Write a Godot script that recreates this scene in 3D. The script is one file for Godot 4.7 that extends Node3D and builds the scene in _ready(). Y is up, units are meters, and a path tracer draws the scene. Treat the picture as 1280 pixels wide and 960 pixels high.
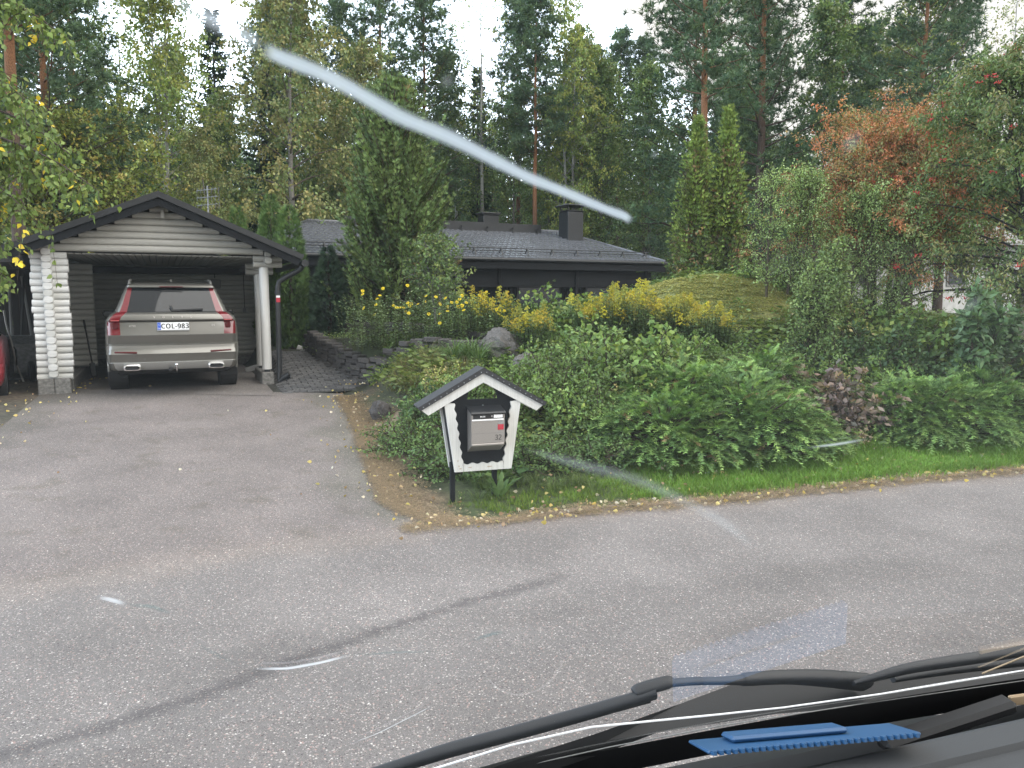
extends Node3D
# A carport with a parked car, a mailbox in a small wooden house, a planted bank and a forest, seen from inside a van on the road.
# Plan coordinates: x to the right, d away from the van (world -z), y up, metres. The road lies at y = 0.

const EYE := 1.92
var rng := RandomNumberGenerator.new()
var M := {}
var T := {}
var taken := {}
var gain := Color(1, 1, 1)

func _ready():
	rng.seed = 20240911
	# ---- camera
	var cam := Camera3D.new()
	cam.name = "camera"
	cam.fov = 53.04
	cam.near = 0.05
	cam.far = 900.0
	cam.position = Vector3(0, EYE, 0)
	cam.rotation = Vector3(-atan(108.0 / 962.0), 0, 0)
	cam.current = true
	add_child(cam)
	# ---- overcast sky
	var sm := ProceduralSkyMaterial.new()
	sm.sky_top_color = Color(0.84, 0.91, 0.985)
	sm.sky_horizon_color = Color(0.95, 0.98, 1.0)
	sm.sky_curve = 0.12
	sm.ground_bottom_color = Color(0.2, 0.2, 0.19)
	sm.ground_horizon_color = Color(0.45, 0.46, 0.46)
	sm.sun_angle_max = 2.0
	sm.sun_curve = 0.1
	sm.energy_multiplier = 1.0
	var sk := Sky.new()
	sk.sky_material = sm
	var env := Environment.new()
	env.background_mode = Environment.BG_SKY
	env.sky = sk
	env.background_energy_multiplier = 1.0
	env.ambient_light_source = Environment.AMBIENT_SOURCE_SKY
	env.reflected_light_source = Environment.REFLECTION_SOURCE_SKY
	env.tonemap_mode = Environment.TONE_MAPPER_LINEAR
	env.tonemap_exposure = 5.9
	# thin fog added to imitate the windscreen's pale veil over the far trees
	env.fog_enabled = true
	env.fog_density = 0.0004
	env.fog_light_color = Color(0.88, 0.92, 0.95)
	env.sdfgi_enabled = true
	env.ssao_enabled = true
	env.ssil_enabled = true
	var we := WorldEnvironment.new()
	we.name = "daylight"
	we.environment = env
	add_child(we)
	# ---- the sun behind cloud
	var sun := DirectionalLight3D.new()
	sun.name = "sun"
	sun.light_energy = 0.22
	sun.light_angular_distance = 80.0
	sun.light_color = Color(1.0, 0.99, 0.97)
	sun.shadow_enabled = true
	sun.rotation_degrees = Vector3(-44, 78, 0)
	add_child(sun)
	make_textures()
	make_materials()
	# ---- the setting and large structures
	build_ground()
	build_road()
	build_path()
	build_carport()
	build_house()
	build_neighbour_house()
	build_shed()
	build_forest()
	build_garden_trees()
	# ---- things
	build_garden_wall()
	build_bank()
	build_verge()
	build_suv()
	build_red_car()
	build_mailbox()
	build_small_things()
	build_van()

# ------------------------------------------------------------------ small helpers
func P(x: float, d: float, y: float) -> Vector3:
	return Vector3(x, y, -d)

func rnd(a: float, b: float) -> float:
	return rng.randf_range(a, b)

func numbered(called: String) -> String:
	var k: int = taken.get(called, 0)
	taken[called] = k + 1
	return called if k == 0 else "%s_%03d" % [called, k]

func tag(o: Node3D, label := "", category := "", group := "", kind := "") -> Node3D:
	if label != "": o.set_meta("label", label)
	if category != "": o.set_meta("category", category)
	if group != "": o.set_meta("group", group)
	if kind != "": o.set_meta("kind", kind)
	return o

func thing(called: String, label: String, category: String, at := Vector3.ZERO, turn := 0.0, group := "") -> Node3D:
	var o := Node3D.new()
	o.name = numbered(called)
	add_child(o)
	o.position = at
	o.rotation.y = turn
	tag(o, label, category, group)
	return o

# a mesh as a named part under a parent (or as a top-level object)
func part(called: String, mesh: Mesh, parent: Node = null, at := Transform3D.IDENTITY) -> MeshInstance3D:
	var o := MeshInstance3D.new()
	o.mesh = mesh
	o.transform = at
	if parent == null:
		o.name = numbered(called)
		add_child(o)
	else:
		var k := 0
		var nm := called
		var key := str(parent.get_instance_id()) + "/" + called
		k = taken.get(key, 0)
		taken[key] = k + 1
		if k > 0: nm = "%s_%03d" % [called, k]
		o.name = nm
		parent.add_child(o, true)
	return o

func scatter(called: String, mesh: Mesh, places: Array, colors: Array, parent: Node = null) -> MultiMeshInstance3D:
	var mm := MultiMesh.new()
	mm.transform_format = MultiMesh.TRANSFORM_3D
	mm.use_colors = colors.size() > 0
	mm.mesh = mesh
	mm.instance_count = places.size()
	for i in places.size():
		mm.set_instance_transform(i, places[i])
		if colors.size() > 0:
			var q: Color = colors[i]
			mm.set_instance_color(i, Color(pow(maxf(q.r, 0), 0.4545), pow(maxf(q.g, 0), 0.4545), pow(maxf(q.b, 0), 0.4545)))
	var o := MultiMeshInstance3D.new()
	o.multimesh = mm
	o.set_meta("kind", "stuff")
	if parent == null:
		o.name = numbered(called)
		add_child(o)
	else:
		o.name = called
		parent.add_child(o, true)
	return o

# a basis whose y axis points along dir, turned by roll about it
func along(dir: Vector3, roll := 0.0) -> Basis:
	var y := dir.normalized()
	var x := y.cross(Vector3(0.31, 0.17, 0.93)).normalized()
	var z := x.cross(y)
	return Basis(x, y, z) * Basis(Vector3.UP, roll)

class Geo:
	var v := PackedVector3Array()
	var n := PackedVector3Array()
	var c := PackedColorArray()
	var uv := PackedVector2Array()
	var ix := PackedInt32Array()
	var col := Color.WHITE

	func tri(a: Vector3, b: Vector3, e: Vector3):
		var nn := (e - a).cross(b - a).normalized()
		var k := v.size()
		v.append(a); v.append(b); v.append(e)
		n.append(nn); n.append(nn); n.append(nn)
		c.append(col); c.append(col); c.append(col)
		ix.append(k); ix.append(k + 1); ix.append(k + 2)

	func quad(a: Vector3, b: Vector3, e: Vector3, f: Vector3):
		var nn := (f - b).cross(a - e).normalized()
		var nn2 := (e - a).cross(b - a)
		if nn.dot(nn2) < 0: nn = -nn
		var k := v.size()
		v.append(a); v.append(b); v.append(e); v.append(f)
		n.append(nn); n.append(nn); n.append(nn); n.append(nn)
		c.append(col); c.append(col); c.append(col); c.append(col)
		ix.append(k); ix.append(k + 1); ix.append(k + 2)
		ix.append(k); ix.append(k + 2); ix.append(k + 3)

	# a quad or triangle turned so that it faces away from o
	func qo(a: Vector3, b: Vector3, e: Vector3, f: Vector3, o: Vector3):
		var nn := (e - a).cross(b - a) + (f - a).cross(e - a)
		if nn.dot((a + b + e + f) * 0.25 - o) < 0: quad(a, f, e, b)
		else: quad(a, b, e, f)

	func to(a: Vector3, b: Vector3, e: Vector3, o: Vector3):
		if (e - a).cross(b - a).dot((a + b + e) / 3.0 - o) < 0: tri(a, e, b)
		else: tri(a, b, e)

	# bevelled box of full size s, centred on t
	func box(t: Transform3D, s: Vector3, bev := 0.0):
		var h := s * 0.5
		var o := t.origin
		var b: float = min(bev, min(h.x, min(h.y, h.z)) * 0.9)
		if b <= 0.0:
			for k in 3:
				for sg in [-1.0, 1.0]:
					var q := []
					for w in [[-1, -1], [1, -1], [1, 1], [-1, 1]]:
						var p := Vector3.ZERO
						p[k] = sg * h[k]
						p[(k + 1) % 3] = w[0] * h[(k + 1) % 3]
						p[(k + 2) % 3] = w[1] * h[(k + 2) % 3]
						q.append(t * p)
					qo(q[0], q[1], q[2], q[3], o)
			return
		for k in 3:
			var k1 := (k + 1) % 3
			var k2 := (k + 2) % 3
			for sg in [-1.0, 1.0]:
				var q := []
				for w in [[-1, -1], [1, -1], [1, 1], [-1, 1]]:
					var p := Vector3.ZERO
					p[k] = sg * h[k]
					p[k1] = w[0] * (h[k1] - b)
					p[k2] = w[1] * (h[k2] - b)
					q.append(t * p)
				qo(q[0], q[1], q[2], q[3], o)
			# edges parallel to axis k
			for s1 in [-1.0, 1.0]:
				for s2 in [-1.0, 1.0]:
					var q2 := []
					for e in [[0, -1], [0, 1], [1, 1], [1, -1]]:
						var p := Vector3.ZERO
						p[k] = e[1] * (h[k] - b)
						p[k1] = s1 * (h[k1] - (b if e[0] == 0 else 0.0))
						p[k2] = s2 * (h[k2] - (0.0 if e[0] == 0 else b))
						q2.append(t * p)
					qo(q2[0], q2[1], q2[2], q2[3], o)
		for sx in [-1.0, 1.0]:
			for sy in [-1.0, 1.0]:
				for sz in [-1.0, 1.0]:
					var p := Vector3(sx * h.x, sy * h.y, sz * h.z)
					to(t * (p - Vector3(0, sy * b, sz * b)), t * (p - Vector3(sx * b, 0, sz * b)), t * (p - Vector3(sx * b, sy * b, 0)), o)

	func bx(x: float, y: float, z: float, sx: float, sy: float, sz: float, bev := 0.0):
		box(Transform3D(Basis.IDENTITY, Vector3(x, y, z)), Vector3(sx, sy, sz), bev)

	# box from a to b with cross-section w x h
	func bar(a: Vector3, b: Vector3, w: float, h: float, up := Vector3.UP, bev := 0.0):
		var y := (b - a).normalized()
		var x := y.cross(up)
		if x.length() < 0.01: x = y.cross(Vector3.RIGHT)
		x = x.normalized()
		box(Transform3D(Basis(x, y, x.cross(y)), (a + b) * 0.5), Vector3(w, a.distance_to(b), h), bev)

	# round tube along a path; flat > 0 squashes it across its second axis
	func tube(path: Array, rad: Array, sides := 6, caps := true, cols := []):
		var base := v.size()
		var m := path.size()
		var ref := Vector3(0.213, 0.08, 0.97)
		for i in m:
			var a: Vector3 = path[max(i - 1, 0)]
			var b: Vector3 = path[min(i + 1, m - 1)]
			var y := (b - a).normalized()
			if absf(y.dot(ref)) > 0.95: ref = Vector3(0.97, 0.1, 0.2)
			var x := y.cross(ref).normalized()
			var z := x.cross(y)
			for s in sides:
				var g := TAU * s / sides
				var r := x * cos(g) + z * sin(g)
				v.append(path[i] + r * rad[i])
				n.append(r)
				c.append(cols[i] if cols.size() > 0 else col)
		for i in m - 1:
			for s in sides:
				var a := base + i * sides + s
				var b := base + i * sides + (s + 1) % sides
				var e := a + sides
				var f := b + sides
				# winding checked against the outward normal
				if (v[f] - v[a]).cross(v[b] - v[a]).dot(n[a]) >= 0:
					ix.append(a); ix.append(b); ix.append(f)
					ix.append(a); ix.append(f); ix.append(e)
				else:
					ix.append(a); ix.append(f); ix.append(b)
					ix.append(a); ix.append(e); ix.append(f)
		if caps:
			for e in [0, m - 1]:
				var o: Vector3 = path[1] if e == 0 else path[m - 2]
				var kc := col
				if cols.size() > 0: col = cols[e]
				for s in sides - 2:
					var q = base + e * sides
					to(v[q], v[q + s + 1], v[q + s + 2], o)
				col = kc

	# polygon (x, y) extruded from z0 to z1
	func prism(poly: PackedVector2Array, z0: float, z1: float, t := Transform3D.IDENTITY):
		var idx := Geometry2D.triangulate_polygon(poly)
		var area := 0.0
		for i in poly.size():
			area += poly[i].cross(poly[(i + 1) % poly.size()])
		var zm := (z0 + z1) * 0.5
		for i in range(0, idx.size(), 3):
			var a := poly[idx[i]]
			var b := poly[idx[i + 1]]
			var e := poly[idx[i + 2]]
			for z in [z0, z1]:
				to(t * Vector3(a.x, a.y, z), t * Vector3(b.x, b.y, z), t * Vector3(e.x, e.y, z), t * Vector3((a.x + b.x + e.x) / 3.0, (a.y + b.y + e.y) / 3.0, zm))
		for i in poly.size():
			var a := poly[i]
			var b := poly[(i + 1) % poly.size()]
			if a.distance_to(b) < 1e-5: continue
			var out := Vector2(b.y - a.y, a.x - b.x).normalized() * signf(area)
			var mid := (a + b) * 0.5 - out
			qo(t * Vector3(a.x, a.y, z0), t * Vector3(b.x, b.y, z0), t * Vector3(b.x, b.y, z1), t * Vector3(a.x, a.y, z1), t * Vector3(mid.x, mid.y, zm))

	# surface of revolution about y, profile of (r, y)
	func lathe(prof: PackedVector2Array, seg: int, t := Transform3D.IDENTITY):
		for i in prof.size() - 1:
			var p := prof[i]
			var q := prof[i + 1]
			var out := Vector2(q.y - p.y, p.x - q.x)
			for s in seg:
				var g := TAU * s / seg
				var h := TAU * (s + 1) / seg
				var a := Vector3(p.x * cos(g), p.y, p.x * sin(g))
				var b := Vector3(p.x * cos(h), p.y, p.x * sin(h))
				var e := Vector3(q.x * cos(h), q.y, q.x * sin(h))
				var f := Vector3(q.x * cos(g), q.y, q.x * sin(g))
				var mg := (g + h) * 0.5
				var o := (a + b + e + f) * 0.25 - Vector3(out.x * cos(mg), out.y, out.x * sin(mg))
				if p.x < 1e-5: to(t * a, t * e, t * f, t * o)
				elif q.x < 1e-5: to(t * a, t * b, t * e, t * o)
				else: qo(t * a, t * b, t * e, t * f, t * o)

	# a pointed leaf of two triangles: from p along d, with a slight fold
	func leaf(p: Vector3, d: Vector3, up: Vector3, l: float, w: float, cc: Color):
		var s := d.cross(up).normalized()
		var nn := s.cross(d).normalized()
		var k := v.size()
		var mid := p + d * (l * 0.45) - nn * (w * 0.12)
		v.append(p); v.append(mid - s * (w * 0.5)); v.append(p + d * l - nn * (l * 0.1)); v.append(mid + s * (w * 0.5))
		n.append(nn); n.append((nn - s * 0.3).normalized()); n.append(nn); n.append((nn + s * 0.3).normalized())
		c.append(cc); c.append(cc); c.append(cc); c.append(cc)
		if (v[k + 2] - v[k]).cross(v[k + 1] - v[k]).dot(nn) >= 0:
			ix.append(k); ix.append(k + 1); ix.append(k + 2)
			ix.append(k); ix.append(k + 2); ix.append(k + 3)
		else:
			ix.append(k); ix.append(k + 2); ix.append(k + 1)
			ix.append(k); ix.append(k + 3); ix.append(k + 2)

	# one thin triangle (a needle bundle, a grass blade)
	func blade(p: Vector3, d: Vector3, side: Vector3, l: float, w: float, cc: Color):
		var k := v.size()
		var nn := side.cross(d).normalized()
		v.append(p - side * (w * 0.5)); v.append(p + d * l); v.append(p + side * (w * 0.5))
		n.append(nn); n.append(nn); n.append(nn)
		c.append(cc); c.append(cc); c.append(cc)
		if (v[k + 2] - v[k]).cross(v[k + 1] - v[k]).dot(nn) >= 0:
			ix.append(k); ix.append(k + 1); ix.append(k + 2)
		else:
			ix.append(k); ix.append(k + 2); ix.append(k + 1)

	func add(g: Geo, t: Transform3D, tint := Color.WHITE):
		var k := v.size()
		for p in g.v: v.append(t * p)
		for p in g.n: n.append((t.basis * p).normalized())
		for q in g.c: c.append(q * tint)
		for i in g.ix: ix.append(i + k)

	# smooth the normals across edges flatter than deg
	func smooth(deg := 40.0) -> Geo:
		var at := {}
		var cosa := cos(deg_to_rad(deg))
		var nv := PackedVector3Array()
		var nc := PackedColorArray()
		var nu := PackedVector2Array()
		var fn := PackedVector3Array()
		for i in range(0, ix.size(), 3):
			var a := v[ix[i]]
			var b := v[ix[i + 1]]
			var e := v[ix[i + 2]]
			var f := (e - a).cross(b - a)
			if f.length() < 1e-12: continue
			var k := fn.size()
			fn.append(f)
			for j in 3:
				var p := v[ix[i + j]]
				nv.append(p)
				nc.append(c[ix[i + j]])
				if uv.size(): nu.append(uv[ix[i + j]])
				var key := Vector3i((p * 4000.0).round())
				if not at.has(key): at[key] = PackedInt32Array()
				at[key].append(k)
		var nn := PackedVector3Array()
		var un := PackedVector3Array()
		for f in fn: un.append(f.normalized())
		for i in nv.size():
			var me := un[i / 3]
			var s := Vector3.ZERO
			for k in at[Vector3i((nv[i] * 4000.0).round())]:
				if un[k].dot(me) > cosa: s += fn[k]
			nn.append(s.normalized())
		v = nv; c = nc; n = nn; uv = nu
		ix = PackedInt32Array(range(nv.size()))
		return self

	func mesh(m: Material) -> ArrayMesh:
		var am := ArrayMesh.new()
		return onto(am, m)

	func onto(am: ArrayMesh, m: Material) -> ArrayMesh:
		if v.is_empty(): return am
		var a := []
		a.resize(Mesh.ARRAY_MAX)
		a[Mesh.ARRAY_VERTEX] = v
		a[Mesh.ARRAY_NORMAL] = n
		if m is BaseMaterial3D and m.vertex_color_is_srgb:
			# kept as sRGB, which holds dark greens finer
			var q := PackedColorArray()
			q.resize(c.size())
			for i in c.size(): q[i] = Color(pow(maxf(c[i].r, 0.0), 0.4545), pow(maxf(c[i].g, 0.0), 0.4545), pow(maxf(c[i].b, 0.0), 0.4545), c[i].a)
			a[Mesh.ARRAY_COLOR] = q
		else:
			a[Mesh.ARRAY_COLOR] = c
		if uv.size() == v.size(): a[Mesh.ARRAY_TEX_UV] = uv
		a[Mesh.ARRAY_INDEX] = ix
		am.add_surface_from_arrays(Mesh.PRIMITIVE_TRIANGLES, a)
		am.surface_set_material(am.get_surface_count() - 1, m)
		return am

# ------------------------------------------------------------------ textures and materials
func noise_tex(seed_: int, freq: float, lo: float, hi: float, oct := 4, size := 512, nmap := 0.0, stretch := false) -> NoiseTexture2D:
	var f := FastNoiseLite.new()
	f.seed = seed_
	f.noise_type = FastNoiseLite.TYPE_SIMPLEX_SMOOTH
	f.frequency = freq
	f.fractal_octaves = oct
	var t := NoiseTexture2D.new()
	t.noise = f
	t.width = size
	t.height = size / (8 if stretch else 1)
	t.seamless = true
	if nmap > 0.0:
		t.as_normal_map = true
		t.bump_strength = nmap
	else:
		var r := Gradient.new()
		r.set_color(0, Color(lo, lo, lo))
		r.set_color(1, Color(hi, hi, hi))
		t.color_ramp = r
	return t

# worn asphalt: grey binder with pale, pink and dark chippings
func asphalt_image(sd: int) -> ImageTexture:
	var s := 1024
	var r := RandomNumberGenerator.new()
	r.seed = sd
	var px := PackedByteArray()
	px.resize(s * s * 3)
	for i in s * s:
		var g := r.randi_range(98, 150)
		px[i * 3] = g + 3
		px[i * 3 + 1] = g
		px[i * 3 + 2] = g - 1
	var pal := [[172, 166, 162], [150, 146, 144], [192, 185, 180], [178, 157, 150], [118, 113, 113], [206, 201, 196], [88, 84, 84], [160, 150, 144], [138, 135, 137], [104, 99, 99]]
	for k in 20000:
		var big := r.randf()
		var rad := 1.3 + 3.6 * big * big * big
		var q: Array = pal[r.randi() % pal.size()]
		var e := r.randf()
		if e < 0.02: q = [244, 241, 236]
		elif e < 0.045: q = [208, 202, 196]
		elif e < 0.065: q = [190, 160, 152]
		var cx := r.randi() % s
		var cy := r.randi() % s
		var sq := r.randf_range(0.6, 1.0)
		var an := r.randf() * PI
		var ca := cos(an)
		var sa := sin(an)
		var lim := int(ceil(rad))
		for y in range(-lim, lim + 1):
			for x in range(-lim, lim + 1):
				var u := x * ca + y * sa
				var w := (y * ca - x * sa) / sq
				if u * u + w * w > rad * rad: continue
				var at := (((cy + y) & (s - 1)) * s + ((cx + x) & (s - 1))) * 3
				px[at] = q[0]
				px[at + 1] = q[1]
				px[at + 2] = q[2]
	return ImageTexture.create_from_image(Image.create_from_data(s, s, false, Image.FORMAT_RGB8, px))

func wood_image(sd: int, lo: float, hi: float, vertical: bool) -> ImageTexture:
	var s := 256
	var f := FastNoiseLite.new()
	f.seed = sd
	f.frequency = 0.02
	f.fractal_octaves = 4
	var im := Image.create(s, s, false, Image.FORMAT_RGB8)
	for y in s:
		for x in s:
			var a := TAU * x / s
			var b := TAU * y / s
			# tileable streaks: little change along, much across
			var along_ := Vector2(cos(a), sin(a)) * 12.0
			var across := Vector2(cos(b), sin(b)) * 260.0
			var g := f.get_noise_3d(along_.x + across.x, along_.y + across.y, along_.x - 0.3 * across.y)
			var h := lerpf(lo, hi, clampf(0.5 + 0.75 * g, 0, 1))
			if vertical: im.set_pixel(y, x, Color(h, h, h))
			else: im.set_pixel(x, y, Color(h, h, h))
	return ImageTexture.create_from_image(im)

func make_textures():
	T.asphalt = asphalt_image(5)
	T.cloud = noise_tex(3, 0.008, 0.78, 1.0, 5)
	T.soft = noise_tex(5, 0.008, 0.86, 1.0, 5)
	T.patchy = noise_tex(11, 0.012, 0.62, 1.0, 5)
	T.grain = noise_tex(7, 0.09, 0.8, 1.0, 3)
	T.rough = noise_tex(9, 0.03, 0.55, 1.0, 4)
	T.bumps = noise_tex(13, 0.05, 0, 1, 4, 512, 6.0)
	T.ripple = noise_tex(17, 0.012, 0, 1, 3, 256, 3.0)
	T.wood_h = wood_image(21, 0.86, 1.0, false)
	T.wood_v = wood_image(23, 0.88, 1.0, true)
	T.stone = noise_tex(29, 0.035, 0.5, 1.0, 6)

func mk(called: String, col: Color, rough := 0.6, tex: Texture2D = null, scale := 1.0, metal := 0.0, nmap: Texture2D = null, nstr := 0.5) -> StandardMaterial3D:
	var m := StandardMaterial3D.new()
	m.resource_name = called
	# col is the surface's linear reflectance
	m.albedo_color = col.linear_to_srgb()
	m.roughness = rough
	m.metallic = metal
	if tex:
		m.albedo_texture = tex
		m.uv1_triplanar = true
		m.uv1_world_triplanar = true
		m.uv1_scale = Vector3.ONE * scale
	if nmap:
		m.normal_enabled = true
		m.normal_texture = nmap
		m.normal_scale = nstr
		m.uv1_triplanar = true
		m.uv1_world_triplanar = true
		m.uv1_scale = Vector3.ONE * scale
	M[called] = m
	return m

func leafy(called: String, rough := 0.5, back := 0.5) -> StandardMaterial3D:
	var m := StandardMaterial3D.new()
	m.resource_name = called
	m.vertex_color_use_as_albedo = true
	m.vertex_color_is_srgb = true
	m.roughness = rough
	m.metallic_specular = 0.35
	m.cull_mode = BaseMaterial3D.CULL_DISABLED
	m.backlight_enabled = back > 0
	m.backlight = Color(back, back, back * 0.5).linear_to_srgb()
	M[called] = m
	return m

func make_materials():
	var m := mk("asphalt", Color(1, 1, 1), 0.88, T.asphalt, 0.8)
	m.vertex_color_use_as_albedo = true
	m.heightmap_enabled = true
	m.heightmap_texture = T.asphalt
	m.heightmap_scale = 0.5
	m.detail_enabled = true
	m.detail_blend_mode = BaseMaterial3D.BLEND_MODE_MUL
	m.detail_uv_layer = BaseMaterial3D.DETAIL_UV_2
	m.detail_albedo = T.soft
	m.uv2_triplanar = true
	m.uv2_world_triplanar = true
	m.uv2_scale = Vector3.ONE * 0.17
	m = mk("soil", Color(1, 1, 1), 0.95, T.patchy, 1.3, 0.0, T.bumps, 0.9)
	m.vertex_color_use_as_albedo = true
	leafy("leaf", 0.45, 0.55)
	leafy("needle", 0.6, 0.25)
	leafy("petal", 0.6, 0.5)
	leafy("dry_leaf", 0.7, 0.2)
	leafy("bark", 0.9, 0.0)
	M.bark.albedo_texture = T.rough
	M.bark.uv1_triplanar = true
	M.bark.uv1_scale = Vector3(3, 1.2, 3)
	leafy("painted", 0.5, 0.0)
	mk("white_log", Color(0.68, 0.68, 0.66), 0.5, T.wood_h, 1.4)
	mk("white_log_worn", Color(0.60, 0.60, 0.57), 0.55, T.wood_h, 0.9)
	mk("white_post", Color(0.68, 0.68, 0.66), 0.45, T.wood_v, 1.1)
	mk("shaded_white_log", Color(0.60, 0.60, 0.56), 0.6, T.wood_h, 1.2)  # same white paint, toned down for the shade inside the carport
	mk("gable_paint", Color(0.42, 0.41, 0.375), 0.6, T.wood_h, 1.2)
	mk("grey_board", Color(0.50, 0.49, 0.46), 0.6, T.wood_v, 1.2)
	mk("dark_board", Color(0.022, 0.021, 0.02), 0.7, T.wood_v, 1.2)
	mk("black_paint", Color(0.010, 0.012, 0.015), 0.6, T.cloud, 0.9)
	M.black_paint.metallic_specular = 0.3
	mk("black_felt", Color(0.03, 0.031, 0.034), 0.75, T.grain, 6.0)
	mk("black_steel", Color(0.02, 0.022, 0.025), 0.4, T.cloud, 1.0)
	mk("roof_tile", Color(0.14, 0.15, 0.17), 0.2, T.cloud, 0.8)
	mk("concrete", Color(0.30, 0.29, 0.27), 0.9, T.stone, 0.9, 0.0, T.bumps, 0.5)
	mk("paver", Color(0.17, 0.165, 0.165), 0.85, T.stone, 1.6, 0.0, T.bumps, 0.4)
	mk("paver_dark", Color(0.12, 0.118, 0.12), 0.85, T.stone, 1.6, 0.0, T.bumps, 0.4)
	mk("wall_stone", Color(0.105, 0.095, 0.09), 0.9, T.stone, 1.7, 0.0, T.bumps, 0.7)
	mk("wall_stone_pale", Color(0.15, 0.135, 0.125), 0.9, T.stone, 1.7, 0.0, T.bumps, 0.7)
	mk("boulder", Color(0.19, 0.178, 0.168), 0.9, T.stone, 2.2, 0.0, T.bumps, 0.9)
	mk("white_paint", Color(0.64, 0.64, 0.61), 0.5, T.wood_v, 1.6)
	mk("house_white", Color(0.7, 0.7, 0.68), 0.7, T.cloud, 0.5)
	mk("steel", Color(0.50, 0.47, 0.44), 0.38, T.grain, 3.0, 0.75)
	mk("chrome", Color(0.7, 0.7, 0.7), 0.15, null, 1.0, 1.0)
	mk("galvanised", Color(0.36, 0.38, 0.39), 0.5, T.patchy, 2.0, 0.2)
	mk("pole_grey", Color(0.3, 0.3, 0.29), 0.6, T.grain, 2.0)
	m = mk("sand_paint", Color(0.17, 0.165, 0.148), 0.34, null, 1.0, 0.6)
	m.clearcoat_enabled = true
	m.clearcoat = 0.8
	m.clearcoat_roughness = 0.06
	mk("skid", Color(0.5, 0.5, 0.48), 0.35, T.grain, 8.0, 0.6)
	mk("black_plastic", Color(0.018, 0.018, 0.019), 0.6, T.grain, 12.0)
	mk("wiper_plastic", Color(0.034, 0.036, 0.04), 0.55, T.grain, 20.0)
	mk("rubber", Color(0.02, 0.02, 0.021), 0.8, T.grain, 10.0)
	m = mk("car_glass", Color(0.008, 0.010, 0.012), 0.04)
	m.metallic_specular = 0.5
	m = mk("lamp_red", Color(0.13, 0.004, 0.01), 0.14)
	m.clearcoat_enabled = true
	m.clearcoat = 1.0
	m.clearcoat_roughness = 0.03
	mk("lamp_dark", Color(0.07, 0.004, 0.006), 0.15)
	mk("lamp_pink", Color(0.4, 0.08, 0.08), 0.15)
	m = mk("red_paint", Color(0.22, 0.01, 0.018), 0.3)
	m.clearcoat_enabled = true
	mk("plate_white", Color(0.78, 0.79, 0.8), 0.4)
	mk("plate_blue", Color(0.03, 0.09, 0.45), 0.4)
	mk("print_black", Color(0.02, 0.02, 0.02), 0.5)
	mk("print_grey", Color(0.03, 0.03, 0.03), 0.5)
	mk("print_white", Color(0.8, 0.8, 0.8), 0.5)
	mk("sticker_red", Color(0.40, 0.02, 0.04), 0.4)
	mk("letter_metal", Color(0.55, 0.53, 0.5), 0.3, null, 1.0, 0.8)
	m = mk("disc_blue", Color(0.024, 0.085, 0.19), 0.45)
	mk("dash_grey", Color(0.055, 0.058, 0.062), 0.7, T.grain, 14.0, 0.0, T.bumps, 0.15)
	mk("dash_black", Color(0.008, 0.008, 0.009), 0.7)
	mk("van_white", Color(0.7, 0.7, 0.7), 0.4)
	mk("wood_stick", Color(0.42, 0.3, 0.18), 0.7, T.wood_h, 2.0)
	m = mk("window_pane", Color(0.02, 0.025, 0.03), 0.05)
	# clear glass of the windscreen
	m = StandardMaterial3D.new()
	m.resource_name = "clear_glass"
	m.transparency = BaseMaterial3D.TRANSPARENCY_ALPHA
	m.albedo_color = Color(0.9, 0.95, 0.95, 0.02)
	m.roughness = 0.0
	m.metallic_specular = 0.5
	M.clear_glass = m
	# dried dirt on the glass, thinner towards its edges
	m = StandardMaterial3D.new()
	m.resource_name = "dried_dirt"
	m.transparency = BaseMaterial3D.TRANSPARENCY_ALPHA
	m.vertex_color_use_as_albedo = true
	m.roughness = 0.8
	m.cull_mode = BaseMaterial3D.CULL_DISABLED
	m.backlight_enabled = true
	m.backlight = Color(1, 1, 1)
	M.dried_dirt = m

# ------------------------------------------------------------------ the lie of the land
func curve(t: float, tab: Array) -> float:
	if t <= tab[0][0]: return tab[0][1]
	for i in tab.size() - 1:
		if t <= tab[i + 1][0]:
			return lerpf(tab[i][1], tab[i + 1][1], (t - tab[i][0]) / (tab[i + 1][0] - tab[i][0]))
	return tab[-1][1]

const ROAD_EDGE := [[-60.0, -28.0], [-12.0, 0.75], [-8.0, 2.75], [-6.0, 3.7], [-3.41, 4.94], [-2.07, 5.67], [-0.9, 6.2], [-0.34, 6.40], [0.72, 6.74], [1.96, 7.08], [2.84, 7.40], [3.8, 7.76], [5.67, 8.36], [20.0, 13.2], [80.0, 33.0]]
const DRIVE_RIGHT := [[5.5, -0.2], [6.4, -0.62], [6.62, -0.92], [6.94, -1.14], [8.72, -1.66], [10.48, -2.15], [12.1, -2.7], [13.0, -2.62], [14.0, -2.6]]
const DRIVE_LEFT := [[2.0, -9.5], [5.0, -7.2], [7.5, -6.2], [9.2, -6.3], [11.7, -7.25]]
const BANK := [[0.0, 0.012], [0.8, 0.05], [1.4, 0.13], [2.2, 0.38], [3.2, 0.68], [4.5, 0.98], [6.0, 1.18], [8.0, 1.3], [10.0, 1.25], [13.0, 1.02], [16.0, 0.95], [40.0, 1.1], [90.0, 2.0]]
const WALL := [[-4.13, 15.6], [-3.95, 15.25], [-3.6, 14.6], [-3.1, 13.9], [-2.6, 13.3], [-2.2, 12.88], [-1.6, 12.42], [-0.75, 12.08], [0.2, 11.95]]
# the carport: a frame of its own, x to its right, y up, z out towards the road
const PORT_AT := Vector3(-5.6, 0.44, -12.55)
const PORT_TURN := 0.4276

func road_edge(x: float) -> float:
	return curve(x, ROAD_EDGE)

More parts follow.
